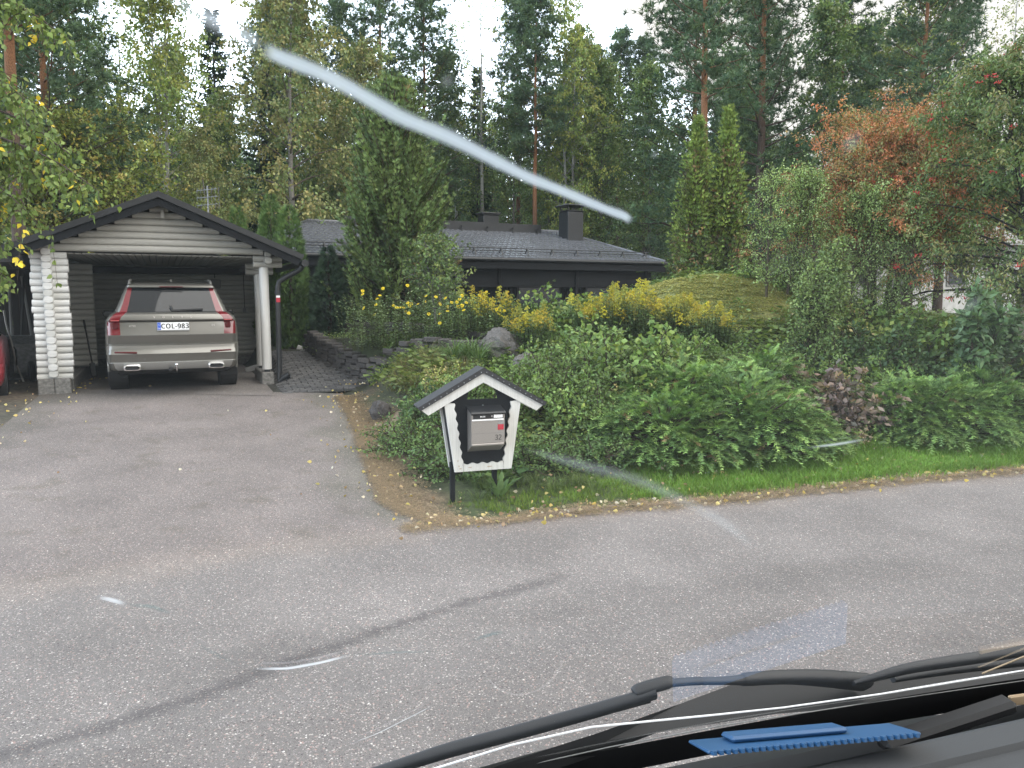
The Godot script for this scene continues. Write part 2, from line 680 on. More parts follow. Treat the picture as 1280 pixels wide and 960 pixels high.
func beyond(x: float, d: float) -> float:
	return (d - road_edge(x)) * 0.94

func port_local(x: float, d: float) -> Vector2:
	var q := Vector3(x, 0, -d) - PORT_AT
	return Vector2(q.x * cos(PORT_TURN) - q.z * sin(PORT_TURN), q.x * sin(PORT_TURN) + q.z * cos(PORT_TURN))

func port_world(lx: float, lz: float) -> Vector2:
	var p := PORT_AT + Basis(Vector3.UP, PORT_TURN) * Vector3(lx, 0, lz)
	return Vector2(p.x, -p.z)

func bankness(x: float, d: float) -> float:
	var s := smoothstep(0.05, 1.4, x - curve(d, DRIVE_RIGHT))
	if d > 12.4 and x < -2.4: s = 0.0
	if x > -4.13:
		s = maxf(s, smoothstep(0.0, 0.16, (d - curve(x, WALL)) * 0.75))
	return s

func h(x: float, d: float) -> float:
	var r := beyond(x, d)
	var lo := clampf(0.054 * r, 0.0, 0.44) + 0.42 * smoothstep(12.2, 15.8, d) * smoothstep(1.6, 1.9, port_local(x, d).x) + 0.5 * smoothstep(19.0, 36.0, d)
	if r <= 0.0: return 0.0
	var hb := curve(r, BANK) - 0.12 * smoothstep(0.5, -1.0, x) + 0.22 * smoothstep(2.0, 5.0, x) * smoothstep(3.0, 6.0, r)
	hb += 0.95 * exp(-pow((x - 3.9) / 2.7, 2) - pow((d - 15.6) / 2.2, 2))
	return lerpf(lo, hb, bankness(x, d))

func sealed(x: float, d: float) -> float:
	# how far under asphalt or paving a point lies, 0 at the edge
	var r := beyond(x, d)
	var m := -r
	if r > -0.2 and d < 12.1:
		m = maxf(m, minf(x - curve(d, DRIVE_LEFT), curve(d, DRIVE_RIGHT) - x))
	var q := port_local(x, d)
	m = maxf(m, minf(minf(q.x + 1.55, 1.5 - q.x), minf(q.y + 4.6, 1.5 - q.y)))
	if q.x > 1.5 and x > -5.6 and d > 11.9 and d < 15.3:
		m = maxf(m, minf(minf(q.x - 1.45, -2.6 - x), minf(d - 12.02, (curve(x, WALL) - d) * 0.7 - 0.05)))
	return m

func build_ground():
	var xs := []
	var ds := []
	var x := 0.0
	for i in range(-68, 62): xs.append(i * 0.125)
	x = 7.75
	while x < 420.0:
		xs.append(x)
		x += 0.3 + (x - 7.0) * 0.12
	x = -8.62
	while x > -420.0:
		xs.push_front(x)
		x -= 0.3 + (-7.8 - x) * 0.12
	for i in 108: ds.append(4.0 + i * 0.125)
	x = 17.5
	while x < 520.0:
		ds.append(x)
		x += 0.3 + (x - 17.0) * 0.1
	x = 3.8
	while x > -60.0:
		ds.push_front(x)
		x -= 0.4 + (4.0 - x) * 0.15
	var g := Geo.new()
	var f := FastNoiseLite.new()
	f.seed = 4
	f.frequency = 0.55
	f.fractal_octaves = 3
	var w := xs.size()
	for d in ds:
		for xx in xs:
			var y := h(xx, d)
			var s := sealed(xx, d)
			y += f.get_noise_2d(xx * 3.0, d * 3.0) * 0.05 * smoothstep(0.0, -0.4, s)
			y -= 0.07 * smoothstep(0.06, 0.22, s)
			g.v.append(P(xx, d, y))
			var e := 0.08
			g.n.append(Vector3(h(xx - e, d) - h(xx + e, d), 2 * e, h(xx, d + e) - h(xx, d - e)).normalized())
			g.c.append(soil_color(xx, d, f))
	for j in ds.size() - 1:
		for i in w - 1:
			var a: int = j * w + i
			# seen from above clockwise: far-left, far-right, near-right, near-left
			g.ix.append(a + w); g.ix.append(a + w + 1); g.ix.append(a + 1)
			g.ix.append(a + w); g.ix.append(a + 1); g.ix.append(a)
	tag(part("ground", g.mesh(M.soil)), "earth of the garden, verge and forest floor", "ground", "", "structure")

func soil_color(x: float, d: float, f: FastNoiseLite) -> Color:
	var nz := f.get_noise_2d(x, d)
	var c := Color(0.055, 0.05, 0.032).lerp(Color(0.05, 0.07, 0.025), clampf(0.5 + nz, 0, 1))
	var r := beyond(x, d)
	var e := x - curve(d, DRIVE_RIGHT)
	# green verge along the road
	c = c.lerp(Color(0.07, 0.10, 0.03), smoothstep(1.4, 0.9, r) * smoothstep(0.2, 0.8, e) * 0.9)
	# needles and sand along the edge of the drive and the road
	var wob := nz * 0.35
	var sand := smoothstep(0.62, 0.2, e + wob * 1.3) * smoothstep(12.5, 11.0, d) * smoothstep(-1.0, 0.0, e) * 0.9 + smoothstep(0.18, 0.04, r + wob * 0.4) * 0.8
	sand = clampf(sand, 0, 1)
	c = c.lerp(Color(0.30, 0.22, 0.145).lerp(Color(0.14, 0.125, 0.075), clampf(0.5 + nz * 1.5, 0, 1)), sand * 0.95)
	# bare earth left of the drive
	if x < curve(d, DRIVE_LEFT) + 0.4 and r > 0:
		c = Color(0.17, 0.135, 0.10).lerp(Color(0.09, 0.085, 0.06), clampf(0.5 + nz * 1.4, 0, 1))
	# yellow moss on the rounded rock
	var mo := exp(-pow((x - 3.7) / 2.5, 2) - pow((d - 15.0) / 1.9, 2))
	c = c.lerp(Color(0.33, 0.31, 0.10).lerp(Color(0.22, 0.25, 0.08), clampf(0.5 + nz * 2.0, 0, 1)), smoothstep(0.3, 0.55, mo))
	return c

# asphalt tint: worn lanes, the damp seam, sandy edges, moss
func asphalt_tint(x: float, d: float, f: FastNoiseLite) -> Color:
	var nz := f.get_noise_2d(x * 1.2, d * 1.2)
	var c := Color(0.80, 0.775, 0.76) * (1.0 + 0.10 * nz)
	var r := beyond(x, d)
	if r < 0.0:
		# dark repair seam across the road
		var s := ((d - 3.03) - 0.866 * (x + 2.15) + 0.05 * sin(x * 2.9)) * 0.756 + nz * 0.03
		var wd := 0.03 + 0.015 * sin(x * 3.7)
		var k := smoothstep(wd + 0.05, wd * 0.3, absf(s)) * smoothstep(0.5, 0.1, x) * (0.85 + 0.9 * f.get_noise_2d(x * 9.0, d * 9.0))
		c = c.lerp(Color(0.26, 0.25, 0.26), clampf(k, 0, 0.62))
		# lighter, sandy strip along the far edge
		var e := smoothstep(-0.5, -0.05, r + nz * 0.2)
		c = c.lerp(Color(0.98, 0.88, 0.80), e * 0.6)
		# faint tyre band
		c = c * (1.0 - 0.10 * smoothstep(0.35, 0.0, absf(r + 1.9 + nz * 0.2)))
	else:
		c = c * Color(0.95, 0.91, 0.90)
		var el := x - curve(d, DRIVE_LEFT)
		var er := curve(d, DRIVE_RIGHT) - x
		c = c.lerp(Color(0.42, 0.42, 0.36), smoothstep(0.9, 0.1, el + nz * 0.5) * 0.6)
		c = c.lerp(Color(0.52, 0.53, 0.42), smoothstep(0.75, 0.15, er + nz * 0.5) * 0.6)
		c = c.lerp(Color(0.98, 0.88, 0.78), smoothstep(0.16, 0.02, er + nz * 0.2) * 0.6)
		c = c.lerp(Color(0.95, 0.86, 0.79), smoothstep(0.3, 0.0, r + nz * 0.1) * 0.5)
		c = c.lerp(Color(0.52, 0.48, 0.40), smoothstep(0.25, 0.6, f.get_noise_2d(x * 2.2 + 40, d * 2.2)) * 0.55)
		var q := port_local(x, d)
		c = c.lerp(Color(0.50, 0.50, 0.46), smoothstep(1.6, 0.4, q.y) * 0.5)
	return Color(c.r, c.g, c.b, 1)

func sheet(called: String, rows: Array, lift: float, m: Material, f: FastNoiseLite, label: String) -> MeshInstance3D:
	# rows: arrays of Vector2 (x, d), near row first, each left to right
	var g := Geo.new()
	var w: int = rows[0].size()
	for row in rows:
		for p in row:
			g.v.append(P(p.x, p.y, h(p.x, p.y) + (lift if called != "driveway" else 0.0046 + 0.0034 * smoothstep(0.0, 0.4, beyond(p.x, p.y)))))
			var e := 0.15
			g.n.append(Vector3(h(p.x - e, p.y) - h(p.x + e, p.y), 2 * e, h(p.x, p.y + e) - h(p.x, p.y - e)).normalized())
			g.c.append(asphalt_tint(p.x, p.y, f))
	for j in rows.size() - 1:
		for i in w - 1:
			var a: int = j * w + i
			g.ix.append(a + w); g.ix.append(a + w + 1); g.ix.append(a + 1)
			g.ix.append(a + w); g.ix.append(a + 1); g.ix.append(a)
	var o := part(called, g.mesh(m))
	tag(o, label, called.replace("_", " "), "", "structure")
	return o

func build_road():
	var f := FastNoiseLite.new()
	f.seed = 8
	f.frequency = 0.8
	f.fractal_octaves = 4
	var xs := []
	for i in range(-130, 131): xs.append(i * 0.06)
	for i in 30:
		xs.append(7.86 + i * i * 0.08 + i * 0.2)
		xs.push_front(-7.86 - i * i * 0.08 - i * 0.2)
	var rows := []
	var back := [60.0, 30.0, 18.0, 12.0, 9.0, 7.0, 5.6, 4.8]
	for i in 66: back.append(4.4 - i * 0.066)
	back.append(0.03)
	back.append(-0.12)
	for b in back:
		var row := []
		for x in xs:
			var e := road_edge(x)
			row.append(Vector2(x, e - b + (0.035 * f.get_noise_1d(x * 3.0) if b < 0.1 else 0.0)))
		rows.append(row)
	sheet("road", rows, 0.004, M.asphalt, f, "grey worn asphalt road crossing the foreground")
	# the drive, from the road up to the carport
	var left := [[0.0, -7.9, 0.0], [0.15, -6.9, 5.4], [0.45, -6.2, 7.6], [0.7, -6.35, 9.4], [0.93, -7.25, 11.75], [1.0, -7.45, 12.35]]
	var right := [[0.0, -0.36, 0.0], [0.06, -0.62, 6.47], [0.1, -0.92, 6.62], [0.15, -1.14, 6.94], [0.45, -1.66, 8.72], [0.70, -2.15, 10.48], [0.93, -2.7, 12.1], [1.0, -2.72, 12.4]]
	rows = []
	for j in 111:
		var t := j / 110.0
		var lx := curve(t, left.map(func(q): return [q[0], q[1]]))
		var ld := maxf(curve(t, left.map(func(q): return [q[0], q[2] if q[0] > 0 else road_edge(q[1])])), 0)
		var rx := curve(t, right.map(func(q): return [q[0], q[1]]))
		var rd := curve(t, right.map(func(q): return [q[0], q[2] if q[0] > 0 else road_edge(q[1])]))
		var row := []
		for i in 91:
			var k := i / 90.0
			var x := lerpf(lx, rx, k)
			var d := lerpf(ld, rd, k)
			var bow := road_edge(x) - lerpf(road_edge(lx), road_edge(rx), k)
			d += bow * pow(1.0 - t, 2.0)
			if i == 90: x += 0.05 * f.get_noise_1d(d * 5.0)
			row.append(Vector2(x, d))
		rows.append(row)
	sheet("driveway", rows, 0.008, M.asphalt, f, "sloping asphalt driveway leading up to the carport")
	rows = []
	for j in 41:
		var t := j / 40.0
		var row := []
		for i in 31:
			var k := i / 30.0
			var a := port_world(lerpf(-1.52, 1.5, k), lerpf(lerpf(-0.05, 1.25, k), -4.6, t))
			row.append(a)
		rows.append(row)
	sheet("carport_floor", rows, 0.014, M.asphalt, f, "dark asphalt floor under the carport roof")

# block paving that climbs between the carport and the garden wall
func build_path():
	var o := Node3D.new()
	o.name = "path"
	add_child(o)
	tag(o, "grey block paved path between the carport and the garden wall", "path", "", "structure")
	var g := Geo.new()
	var kinds := []
	for k in 4:
		var q := Geo.new()
		q.bx(0, -0.03, 0, 0.186, 0.06, 0.086, 0.008)
		kinds.append(q.mesh([M.paver, M.paver_dark, M.paver, M.paver_dark][k]))
	var places := []
	# courses run across the path, in the carport's frame
	for j in 58:
		var lz := 1.0 - j * 0.1
		for i in 14:
			var lx := 1.72 + i * 0.2 + (0.1 if j % 2 else 0.0)
			var w := port_world(lx, lz)
			if w.y < 12.02 + 0.06 * sin(j * 1.7) or w.y > 15.35: continue
			if w.x > -2.56 - 0.1 * (w.y - 12.0) and w.y < 13.3: continue
			if w.x > -4.1 and w.y > curve(w.x, WALL) - 0.16: continue
			places.append(w)
	places.sort_custom(func(a, b): return a.y < b.y)
	var rest := Geo.new()
	for n in places.size():
		var w: Vector2 = places[n]
		var e := 0.1
		var nn := Vector3(h(w.x - e, w.y) - h(w.x + e, w.y), 2 * e, h(w.x, w.y + e) - h(w.x, w.y - e)).normalized()
		nn = (nn + Vector3(rnd(-0.02, 0.02), 0, rnd(-0.02, 0.02))).normalized()
		var x := Vector3(cos(PORT_TURN), 0, -sin(PORT_TURN))
		x = (x - nn * x.dot(nn)).normalized()
		var t := Transform3D(Basis(x, nn, x.cross(nn)), P(w.x, w.y, h(w.x, w.y) + 0.022 + rnd(-0.004, 0.004)))
		if n < 300: part("paver", kinds[rng.randi() % 4], o, t)
		else:
			rest.box(t.translated_local(Vector3(0, -0.03, 0)), Vector3(0.196, 0.06, 0.094))
	if rest.v.size():
		tag(part("far_paver", rest.mesh(M.paver), o), "", "", "", "stuff")
	# sand between the blocks
	for j in 26:
		for i in 13:
			var q := []
			for k in [[0, 1], [1, 1], [1, 0], [0, 0]]:
				var w := port_world(1.5 + (i + k[0]) * 0.2, 1.1 - (j + k[1]) * 0.18)
				q.append(w)
			var mid: Vector2 = (q[0] + q[2]) * 0.5
			if mid.y < 12.0 or mid.y > 15.4 or (mid.x > -4.1 and mid.y > curve(mid.x, WALL) - 0.05): continue
			if mid.x > -2.5 and mid.y < 13.3: continue
			var pq := q.map(func(w): return P(w.x, w.y, h(w.x, w.y) - 0.004))
			g.col = Color(0.05, 0.048, 0.04)
			g.quad(pq[0], pq[1], pq[2], pq[3])
	tag(part("joint_sand", g.mesh(M.soil), o), "", "", "", "stuff")
	# timber edge at the far end
	var k := Geo.new()
	k.bar(P(-5.3, 15.25, h(-5.3, 15.25) + 0.04), P(-4.0, 15.5, h(-4.1, 15.5) + 0.04), 0.09, 0.1, Vector3.UP, 0.01)
	part("edge_timber", k.mesh(M.pole_grey), o)

# ------------------------------------------------------------------ carport
# a round-faced log along x, centred, hw thick (z) and ht high (y)
func log_geo(len_: float, th: float, ht: float) -> Geo:
	var g := Geo.new()
	var poly := PackedVector2Array()
	for s in 14:
		var a := TAU * (s + 0.5) / 14
		var cx := signf(cos(a)) * pow(absf(cos(a)), 0.85)
		var cy := signf(sin(a)) * pow(absf(sin(a)), 0.80)
		poly.append(Vector2(cx * th * 0.5, cy * ht * 0.5))
	var b := 0.006
	# slightly rounded at the sawn ends
	var inner := PackedVector2Array()
	for p in poly: inner.append(p * (1.0 - 2.0 * b / th))
	var hl := len_ * 0.5
	var rings := [[-hl, inner], [-hl + b, poly], [hl - b, poly], [hl, inner]]
	for k in 3:
		var p0: PackedVector2Array = rings[k][1]
		var p1: PackedVector2Array = rings[k + 1][1]
		for s in 14:
			var e := (s + 1) % 14
			g.qo(Vector3(rings[k][0], p0[s].y, p0[s].x), Vector3(rings[k + 1][0], p1[s].y, p1[s].x), Vector3(rings[k + 1][0], p1[e].y, p1[e].x), Vector3(rings[k][0], p0[e].y, p0[e].x), Vector3((rings[k][0] + rings[k + 1][0]) * 0.5, 0, 0))
	for sg in [-1.0, 1.0]:
		for s in range(1, 13):
			g.to(Vector3(sg * hl, inner[0].y, inner[0].x), Vector3(sg * hl, inner[s].y, inner[s].x), Vector3(sg * hl, inner[s + 1].y, inner[s + 1].x), Vector3.ZERO)
	return g.smooth(50.0)

func at3(x: float, y: float, z: float, turn := 0.0) -> Transform3D:
	return Transform3D(Basis(Vector3.UP, turn), Vector3(x, y, z))

func roof_y(x: float) -> float:
	return 3.06 - 0.425 * absf(x + 0.05)

func build_carport():
	var o := thing("carport", "carport of white logs with black gable roof, silver car inside", "carport", PORT_AT, PORT_TURN)
	var rows := 19
	var st := 0.1035
	var y0 := 0.235
	# plinths
	var g := Geo.new()
	g.bx(-1.75, 0.06, -0.03, 0.22, 0.36, 0.26, 0.012)
	part("plinth_block", g.mesh(M.concrete), o)
	g = Geo.new()
	g.bx(-1.525, 0.06, -0.03, 0.22, 0.36, 0.26, 0.012)
	part("plinth_block", g.mesh(M.concrete), o)
	g = Geo.new()
	g.bx(-1.55, 0.03, -2.4, 0.3, 0.34, 4.45, 0.012)
	part("plinth", g.mesh(M.concrete), o)
	g = Geo.new()
	g.bx(1.53, 0.04, -0.48, 0.2, 0.34, 1.1, 0.012)
	part("plinth", g.mesh(M.concrete), o)
	g = Geo.new()
	g.bx(0.3, 0.03, -4.55, 3.4, 0.36, 0.2, 0.012)
	part("plinth", g.mesh(M.concrete), o)
	# log-end corner of the front: stubs across and wall logs that end towards the road
	var stub := log_geo(0.5, 0.13, st + 0.004).mesh(M.white_log)
	var wall := log_geo(4.7, 0.135, st + 0.004).mesh(M.white_log)
	var stub_worn := log_geo(0.49, 0.125, st).mesh(M.white_log_worn)
	var wall_worn := log_geo(4.68, 0.13, st).mesh(M.white_log_worn)
	for i in rows:
		var y := y0 + st * i + 0.045
		part("log", stub if rng.randf() < 0.6 else stub_worn, o, at3(-1.62 + rnd(-0.012, 0.012), y - 0.02, -0.03, rnd(-0.006, 0.006)))
		part("wall_log", wall if rng.randf() < 0.6 else wall_worn, o, at3(-1.64, y + 0.03, -2.23 + rnd(-0.012, 0.012), PI / 2))
	var inner := log_geo(0.42, 0.12, st + 0.004).mesh(M.shaded_white_log)
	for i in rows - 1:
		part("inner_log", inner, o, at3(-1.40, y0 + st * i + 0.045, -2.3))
	var back := log_geo(3.7, 0.13, st + 0.004).mesh(M.shaded_white_log)
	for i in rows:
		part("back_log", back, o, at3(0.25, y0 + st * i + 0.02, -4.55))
	# front beam and the logs of the gable
	var y := 2.245
	var k := 0
	while y < 2.95:
		var top := y + 0.055
		var xl := -0.05 - (3.0 - top) / 0.425
		var xr := -0.05 + (3.0 - top) / 0.425
		if k == 0:
			xl = -1.88
			xr = 1.52
		xl = maxf(xl, -2.3)
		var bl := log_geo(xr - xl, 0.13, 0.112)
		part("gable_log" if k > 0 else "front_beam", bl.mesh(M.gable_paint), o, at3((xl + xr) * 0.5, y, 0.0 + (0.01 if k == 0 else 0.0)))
		y += 0.107
		k += 1
	g = Geo.new()
	g.bx(0.0, 2.80, 0.09, 0.055, 0.13, 0.1, 0.006)
	part("ridge_beam_end", g.mesh(M.grey_board), o)
	# boarded ceiling
	var bd := Geo.new()
	bd.bx(0, 0, 0, 0.094, 0.02, 4.4, 0.006)
	var bm := bd.mesh(M.grey_board)
	for i in 29:
		part("ceiling_board", bm, o, at3(-1.44 + i * 0.1055, 2.165 + rnd(-0.002, 0.002), -2.28))
	g = Geo.new()
	g.bx(0.1, 2.05, -4.38, 3.3, 0.14, 0.12, 0.006)
	part("back_beam", g.mesh(M.dark_board), o)
	# posts, shoes, log-end capitals on the right
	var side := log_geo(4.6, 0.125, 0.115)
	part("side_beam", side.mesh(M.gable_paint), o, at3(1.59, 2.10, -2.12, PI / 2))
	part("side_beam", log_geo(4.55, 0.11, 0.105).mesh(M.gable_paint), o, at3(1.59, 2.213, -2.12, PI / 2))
	for j in 2:
		var z: float = [-0.05, -0.85][j]
		var pg := Geo.new()
		pg.tube([Vector3(1.53, 0.255, z), Vector3(1.53, 1.99, z)], [0.081, 0.077], 18)
		part("post", pg.smooth(50).mesh(M.white_post), o)
		g = Geo.new()
		g.bx(1.53, 0.23, z, 0.09, 0.06, 0.09, 0.0)
		part("post_shoe", g.mesh(M.black_steel), o)
		for n in 2:
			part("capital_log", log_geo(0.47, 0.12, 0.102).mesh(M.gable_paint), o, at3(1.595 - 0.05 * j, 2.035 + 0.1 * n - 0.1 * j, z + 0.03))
	# roof of black felt, black bargeboards, eaves
	for s in 2:
		var a := Vector2(-0.05, roof_y(-0.05))
		var b := Vector2(2.10, roof_y(2.10)) if s == 0 else Vector2(-2.12, roof_y(-2.12))
		var d := (b - a).normalized()
		var nn := Vector2(-d.y, d.x) * (1 if s == 0 else -1)
		g = Geo.new()
		g.prism(PackedVector2Array([a, b, b + nn * 0.05, a + Vector2(0, 0.055)]), -5.0, 0.40)
		part("roof_slope", g.mesh(M.black_felt), o)
		g = Geo.new()
		g.prism(PackedVector2Array([a - Vector2(0, 0.005), b - nn * 0.005, b - nn * 0.145, a - Vector2(0, 0.158)]), 0.34, 0.375)
		part("bargeboard", g.mesh(M.black_paint), o)
		g = Geo.new()
		g.prism(PackedVector2Array([a + Vector2(0, 0.065), b + nn * 0.058 + d * 0.02, b - nn * 0.028 + d * 0.02, a - Vector2(0, 0.032)]), 0.385, 0.41)
		part("verge_flashing", g.mesh(M.black_steel), o)
		g = Geo.new()
		g.prism(PackedVector2Array([a - nn * 0.012 + d * 0.05, b - nn * 0.012, b - nn * 0.03, a - nn * 0.03 + d * 0.05]), -4.95, 0.335)
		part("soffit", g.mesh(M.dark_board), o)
	# back gable boards close the far end
	g = Geo.new()
	g.prism(PackedVector2Array([Vector2(-2.0, 2.1), Vector2(-1.7, 2.1), Vector2(-1.7, 2.14), Vector2(1.75, 2.14), Vector2(-0.05, 2.95)]), -4.66, -4.63)
	part("back_gable", g.mesh(M.grey_board), o)
	# gutter along the right eave and the downpipe
	var path := []
	var rr := []
	for i in 9:
		path.append(Vector3(2.15, 2.055, 0.42 - i * 0.66))
		rr.append(0.06)
	g = Geo.new()
	g.tube(path, rr, 10)
	part("gutter", g.smooth(50).mesh(M.black_steel), o)
	g = Geo.new()
	path = [Vector3(2.14, 2.03, 0.2), Vector3(2.12, 1.98, 0.19), Vector3(2.06, 1.93, 0.17), Vector3(1.86, 1.82, 0.11), Vector3(1.76, 1.75, 0.09), Vector3(1.735, 1.66, 0.08), Vector3(1.725, 0.9, 0.08), Vector3(1.715, 0.12, 0.08), Vector3(1.72, 0.05, 0.09)]
	g.tube(path, [0.045, 0.045, 0.045, 0.045, 0.045, 0.045, 0.045, 0.045, 0.05], 12)
	var dp := part("downpipe", g.smooth(50).mesh(M.black_steel), o)
	g = Geo.new()
	g.tube([Vector3(1.72, 0.06, 0.09), Vector3(1.78, 0.12, 0.12), Vector3(1.87, 0.16, 0.15)], [0.05, 0.05, 0.055], 10)
	part("pipe_shoe", g.smooth(50).mesh(M.black_steel), dp)
	for yy in [1.55, 0.45]:
		g = Geo.new()
		g.tube([Vector3(1.725, yy, 0.08), Vector3(1.725, yy + 0.03, 0.08)], [0.049, 0.049], 12)
		part("pipe_bracket", g.mesh(M.black_steel), dp)
	var rf := Geo.new()
	rf.bx(1.73, 1.44, 0.13, 0.065, 0.075, 0.008, 0.002)
	var red := part("reflector", rf.mesh(M.sticker_red), dp)
	rf = Geo.new()
	rf.bx(1.73, 1.497, 0.13, 0.065, 0.035, 0.008, 0.002)
	part("white_band", rf.mesh(M.print_white), red)
	# boxes on the back wall
	g = Geo.new()
	g.bx(1.02, 1.78, -4.44, 0.24, 0.2, 0.09, 0.02)
	part("junction_box", g.mesh(M.pole_grey), o)
	g = Geo.new()
	g.bx(1.62, 1.2, -4.45, 0.07, 0.09, 0.06, 0.01)
	part("wall_socket", g.mesh(M.pole_grey), o)
	for q in [[Vector3(1.02, 1.9, -4.46), Vector3(1.02, 2.0, -4.46)], [Vector3(1.62, 1.25, -4.46), Vector3(1.62, 1.98, -4.46)]]:
		g = Geo.new()
		g.tube([q[0], q[1]], [0.008, 0.008], 6)
		part("cable", g.mesh(M.black_plastic), o)

# ------------------------------------------------------------------ house
const HOUSE_AT := Vector3(4.85, 0.95, -24.7)
const HOUSE_TURN := 0.471   # its x axis runs along the front eave to the right

func build_house():
	# local frame: right front eave corner at x = 0, z = 0; the eave runs to -x; the house lies at -z
	var o := thing("house", "low black house with dark tiled roof behind the flowers", "house", HOUSE_AT, HOUSE_TURN)
	var ey := 2.07
	var ry := 3.32
	var len_ := 12.9
	var wd := 4.7
	var xr := -1.06
	var xl := -10.16
	# walls
	var g := Geo.new()
	g.bx(-len_ / 2, 0.75, -wd, len_ - 1.2, 2.2, wd * 2 - 1.4)
	var w := part("wall", g.mesh(M.black_paint), o)
	g = Geo.new()
	for i in 42:
		g.bx(-0.75 - i * 0.275, 1.35, -0.69, 0.02, 1.0, 0.02)
	part("batten", g.mesh(M.black_paint), w)
	# windows and a door low in the front wall
	for q in [[-1.9, 0.9, 1.3], [-4.2, 0.9, 1.5], [-6.0, 0.9, 1.5], [-7.6, 0.8, 1.7], [-10.6, 0.9, 1.2]]:
		g = Geo.new()
		g.bx(q[0], q[1], -0.68, q[2], 1.0, 0.06, 0.008)
		var wn := part("window", g.mesh(M.black_steel), o)
		g = Geo.new()
		g.bx(q[0], q[1], -0.645, q[2] - 0.12, 0.88, 0.02)
		part("pane", g.mesh(M.window_pane), wn)
	# deep black eaves board
	g = Geo.new()
	g.bx(-len_ / 2, ey - 0.16, 0.0, len_ + 0.06, 0.26, 0.035, 0.006)
	part("fascia", g.mesh(M.black_paint), o)
	g = Geo.new()
	g.bx(-len_ / 2, ey - 0.25, -0.34, len_, 0.025, 0.66)
	part("soffit", g.mesh(M.black_paint), o)
	g = Geo.new()
	g.bx(-len_ / 2, ey - 0.55, -0.32, len_ - 0.6, 0.5, 0.05, 0.006)
	part("eaves_board", g.mesh(M.black_paint), o)
	for px in [-0.5, -3.1, -5.7, -8.3]:
		g = Geo.new()
		g.bx(px, 0.4, -0.3, 0.1, 2.9, 0.1, 0.008)
		part("veranda_post", g.mesh(M.black_paint), o)
	# roof: steel tiles in courses, front slope and right hip as real stepped courses
	var rise := ry - ey
	var roof := Node3D.new()
	roof.name = "roof"
	o.add_child(roof)
	var courses := 15
	for j in courses:
		var t0 := float(j) / courses
		var t1 := float(j + 1) / courses
		g = Geo.new()
		var x0a := lerpf(0.0, xr, t0)
		var x1a := lerpf(-len_, xl, t0)
		var n := 72
		for i in n * 3:
			# pan tiles: a wave across, a step at the nose of each course
			var u0 := float(i) / (n * 3)
			var u1 := float(i + 1) / (n * 3)
			var xa := lerpf(0.0, -len_, u0)
			var xb := lerpf(0.0, -len_, u1)
			var lim_r := lerpf(0.0, xr, t1)
			var lim_l := lerpf(-len_, xl, t1)
			if xa > x0a + 0.02 or xb < x1a - 0.02: continue
			xa = minf(xa, x0a)
			xb = maxf(xb, x1a)
			var wa := 0.034 * (0.5 + 0.5 * cos(TAU * u0 * n))
			var wb := 0.034 * (0.5 + 0.5 * cos(TAU * u1 * n))
			var xa1 := minf(xa, lim_r)
			var xb1 := maxf(xb, lim_l)
			var a0 := Vector3(xa, ey + rise * t0 + 0.032 + wa, -wd * t0 + 0.02)
			var b0 := Vector3(xb, ey + rise * t0 + 0.032 + wb, -wd * t0 + 0.02)
			var a1 := Vector3(xa1, ey + rise * t1 + wa, -wd * t1)
			var b1 := Vector3(xb1, ey + rise * t1 + wb, -wd * t1)
			g.quad(a0, b0, b1, a1)
			g.quad(a0 - Vector3(0, 0.032, 0), b0 - Vector3(0, 0.032, 0), b0, a0)
		# flip to face outwards
		for i in range(0, g.ix.size(), 3):
			var A := g.v[g.ix[i]]
			var B := g.v[g.ix[i + 1]]
			var C := g.v[g.ix[i + 2]]
			var fn := (C - A).cross(B - A)
			if fn.dot(Vector3(0, 1, 0.6)) < 0:
				var tmp := g.ix[i + 1]
				g.ix[i + 1] = g.ix[i + 2]
				g.ix[i + 2] = tmp
		part("tile_course", g.smooth(35).mesh(M.roof_tile), roof)
	g = Geo.new()
	var A := Vector3(0, ey, 0)
	var R := Vector3(xr, ry, -wd)
	var L := Vector3(xl, ry, -wd)
	var LF := Vector3(-len_, ey, 0)
	var RB := Vector3(0, ey, -wd * 2)
	var LB := Vector3(-len_, ey, -wd * 2)
	var mid := Vector3(-len_ / 2, 0, -wd)
	g.to(A, RB, R, mid)
	g.to(LF, LB, L, mid)
	g.qo(RB, LB, L, R, mid)
	g.qo(A - Vector3(0, 0.02, 0), LF - Vector3(0, 0.02, 0), LB, RB, Vector3(mid.x, 9, mid.z))
	part("roof_back", g.mesh(M.roof_tile), roof)
	# ridge and hip caps
	for q in [[R, L], [R, A], [L, LF], [R, RB], [L, LB]]:
		g = Geo.new()
		g.tube([q[0] + Vector3(0, 0.02, 0), q[1] + Vector3(0, 0.03, 0)], [0.06, 0.06], 8)
		part("ridge_cap", g.smooth(60).mesh(M.roof_tile), roof)
	# gutter
	g = Geo.new()
	g.tube([Vector3(0.05, ey - 0.03, 0.07), Vector3(-len_, ey - 0.03, 0.07)], [0.055, 0.055], 8)
	part("gutter", g.smooth(60).mesh(M.black_steel), o)
	# snow guards: a pair of rails on brackets above the eave, a walkway board below the ridge
	var sl := Vector3(0, rise, -wd).normalized()
	var up := Vector3(0, wd, rise).normalized()
	var guard := Node3D.new()
	guard.name = "snow_guard"
	o.add_child(guard)
	for kk in 2:
		var p := sl * 0.42 + Vector3(0, ey + 0.05, 0) + up * (0.09 + kk * 0.08)
		g = Geo.new()
		g.tube([p + Vector3(-0.35, 0, 0), p + Vector3(-len_ + 0.6, 0, 0)], [0.014, 0.014], 6)
		part("rail", g.mesh(M.black_steel), guard)
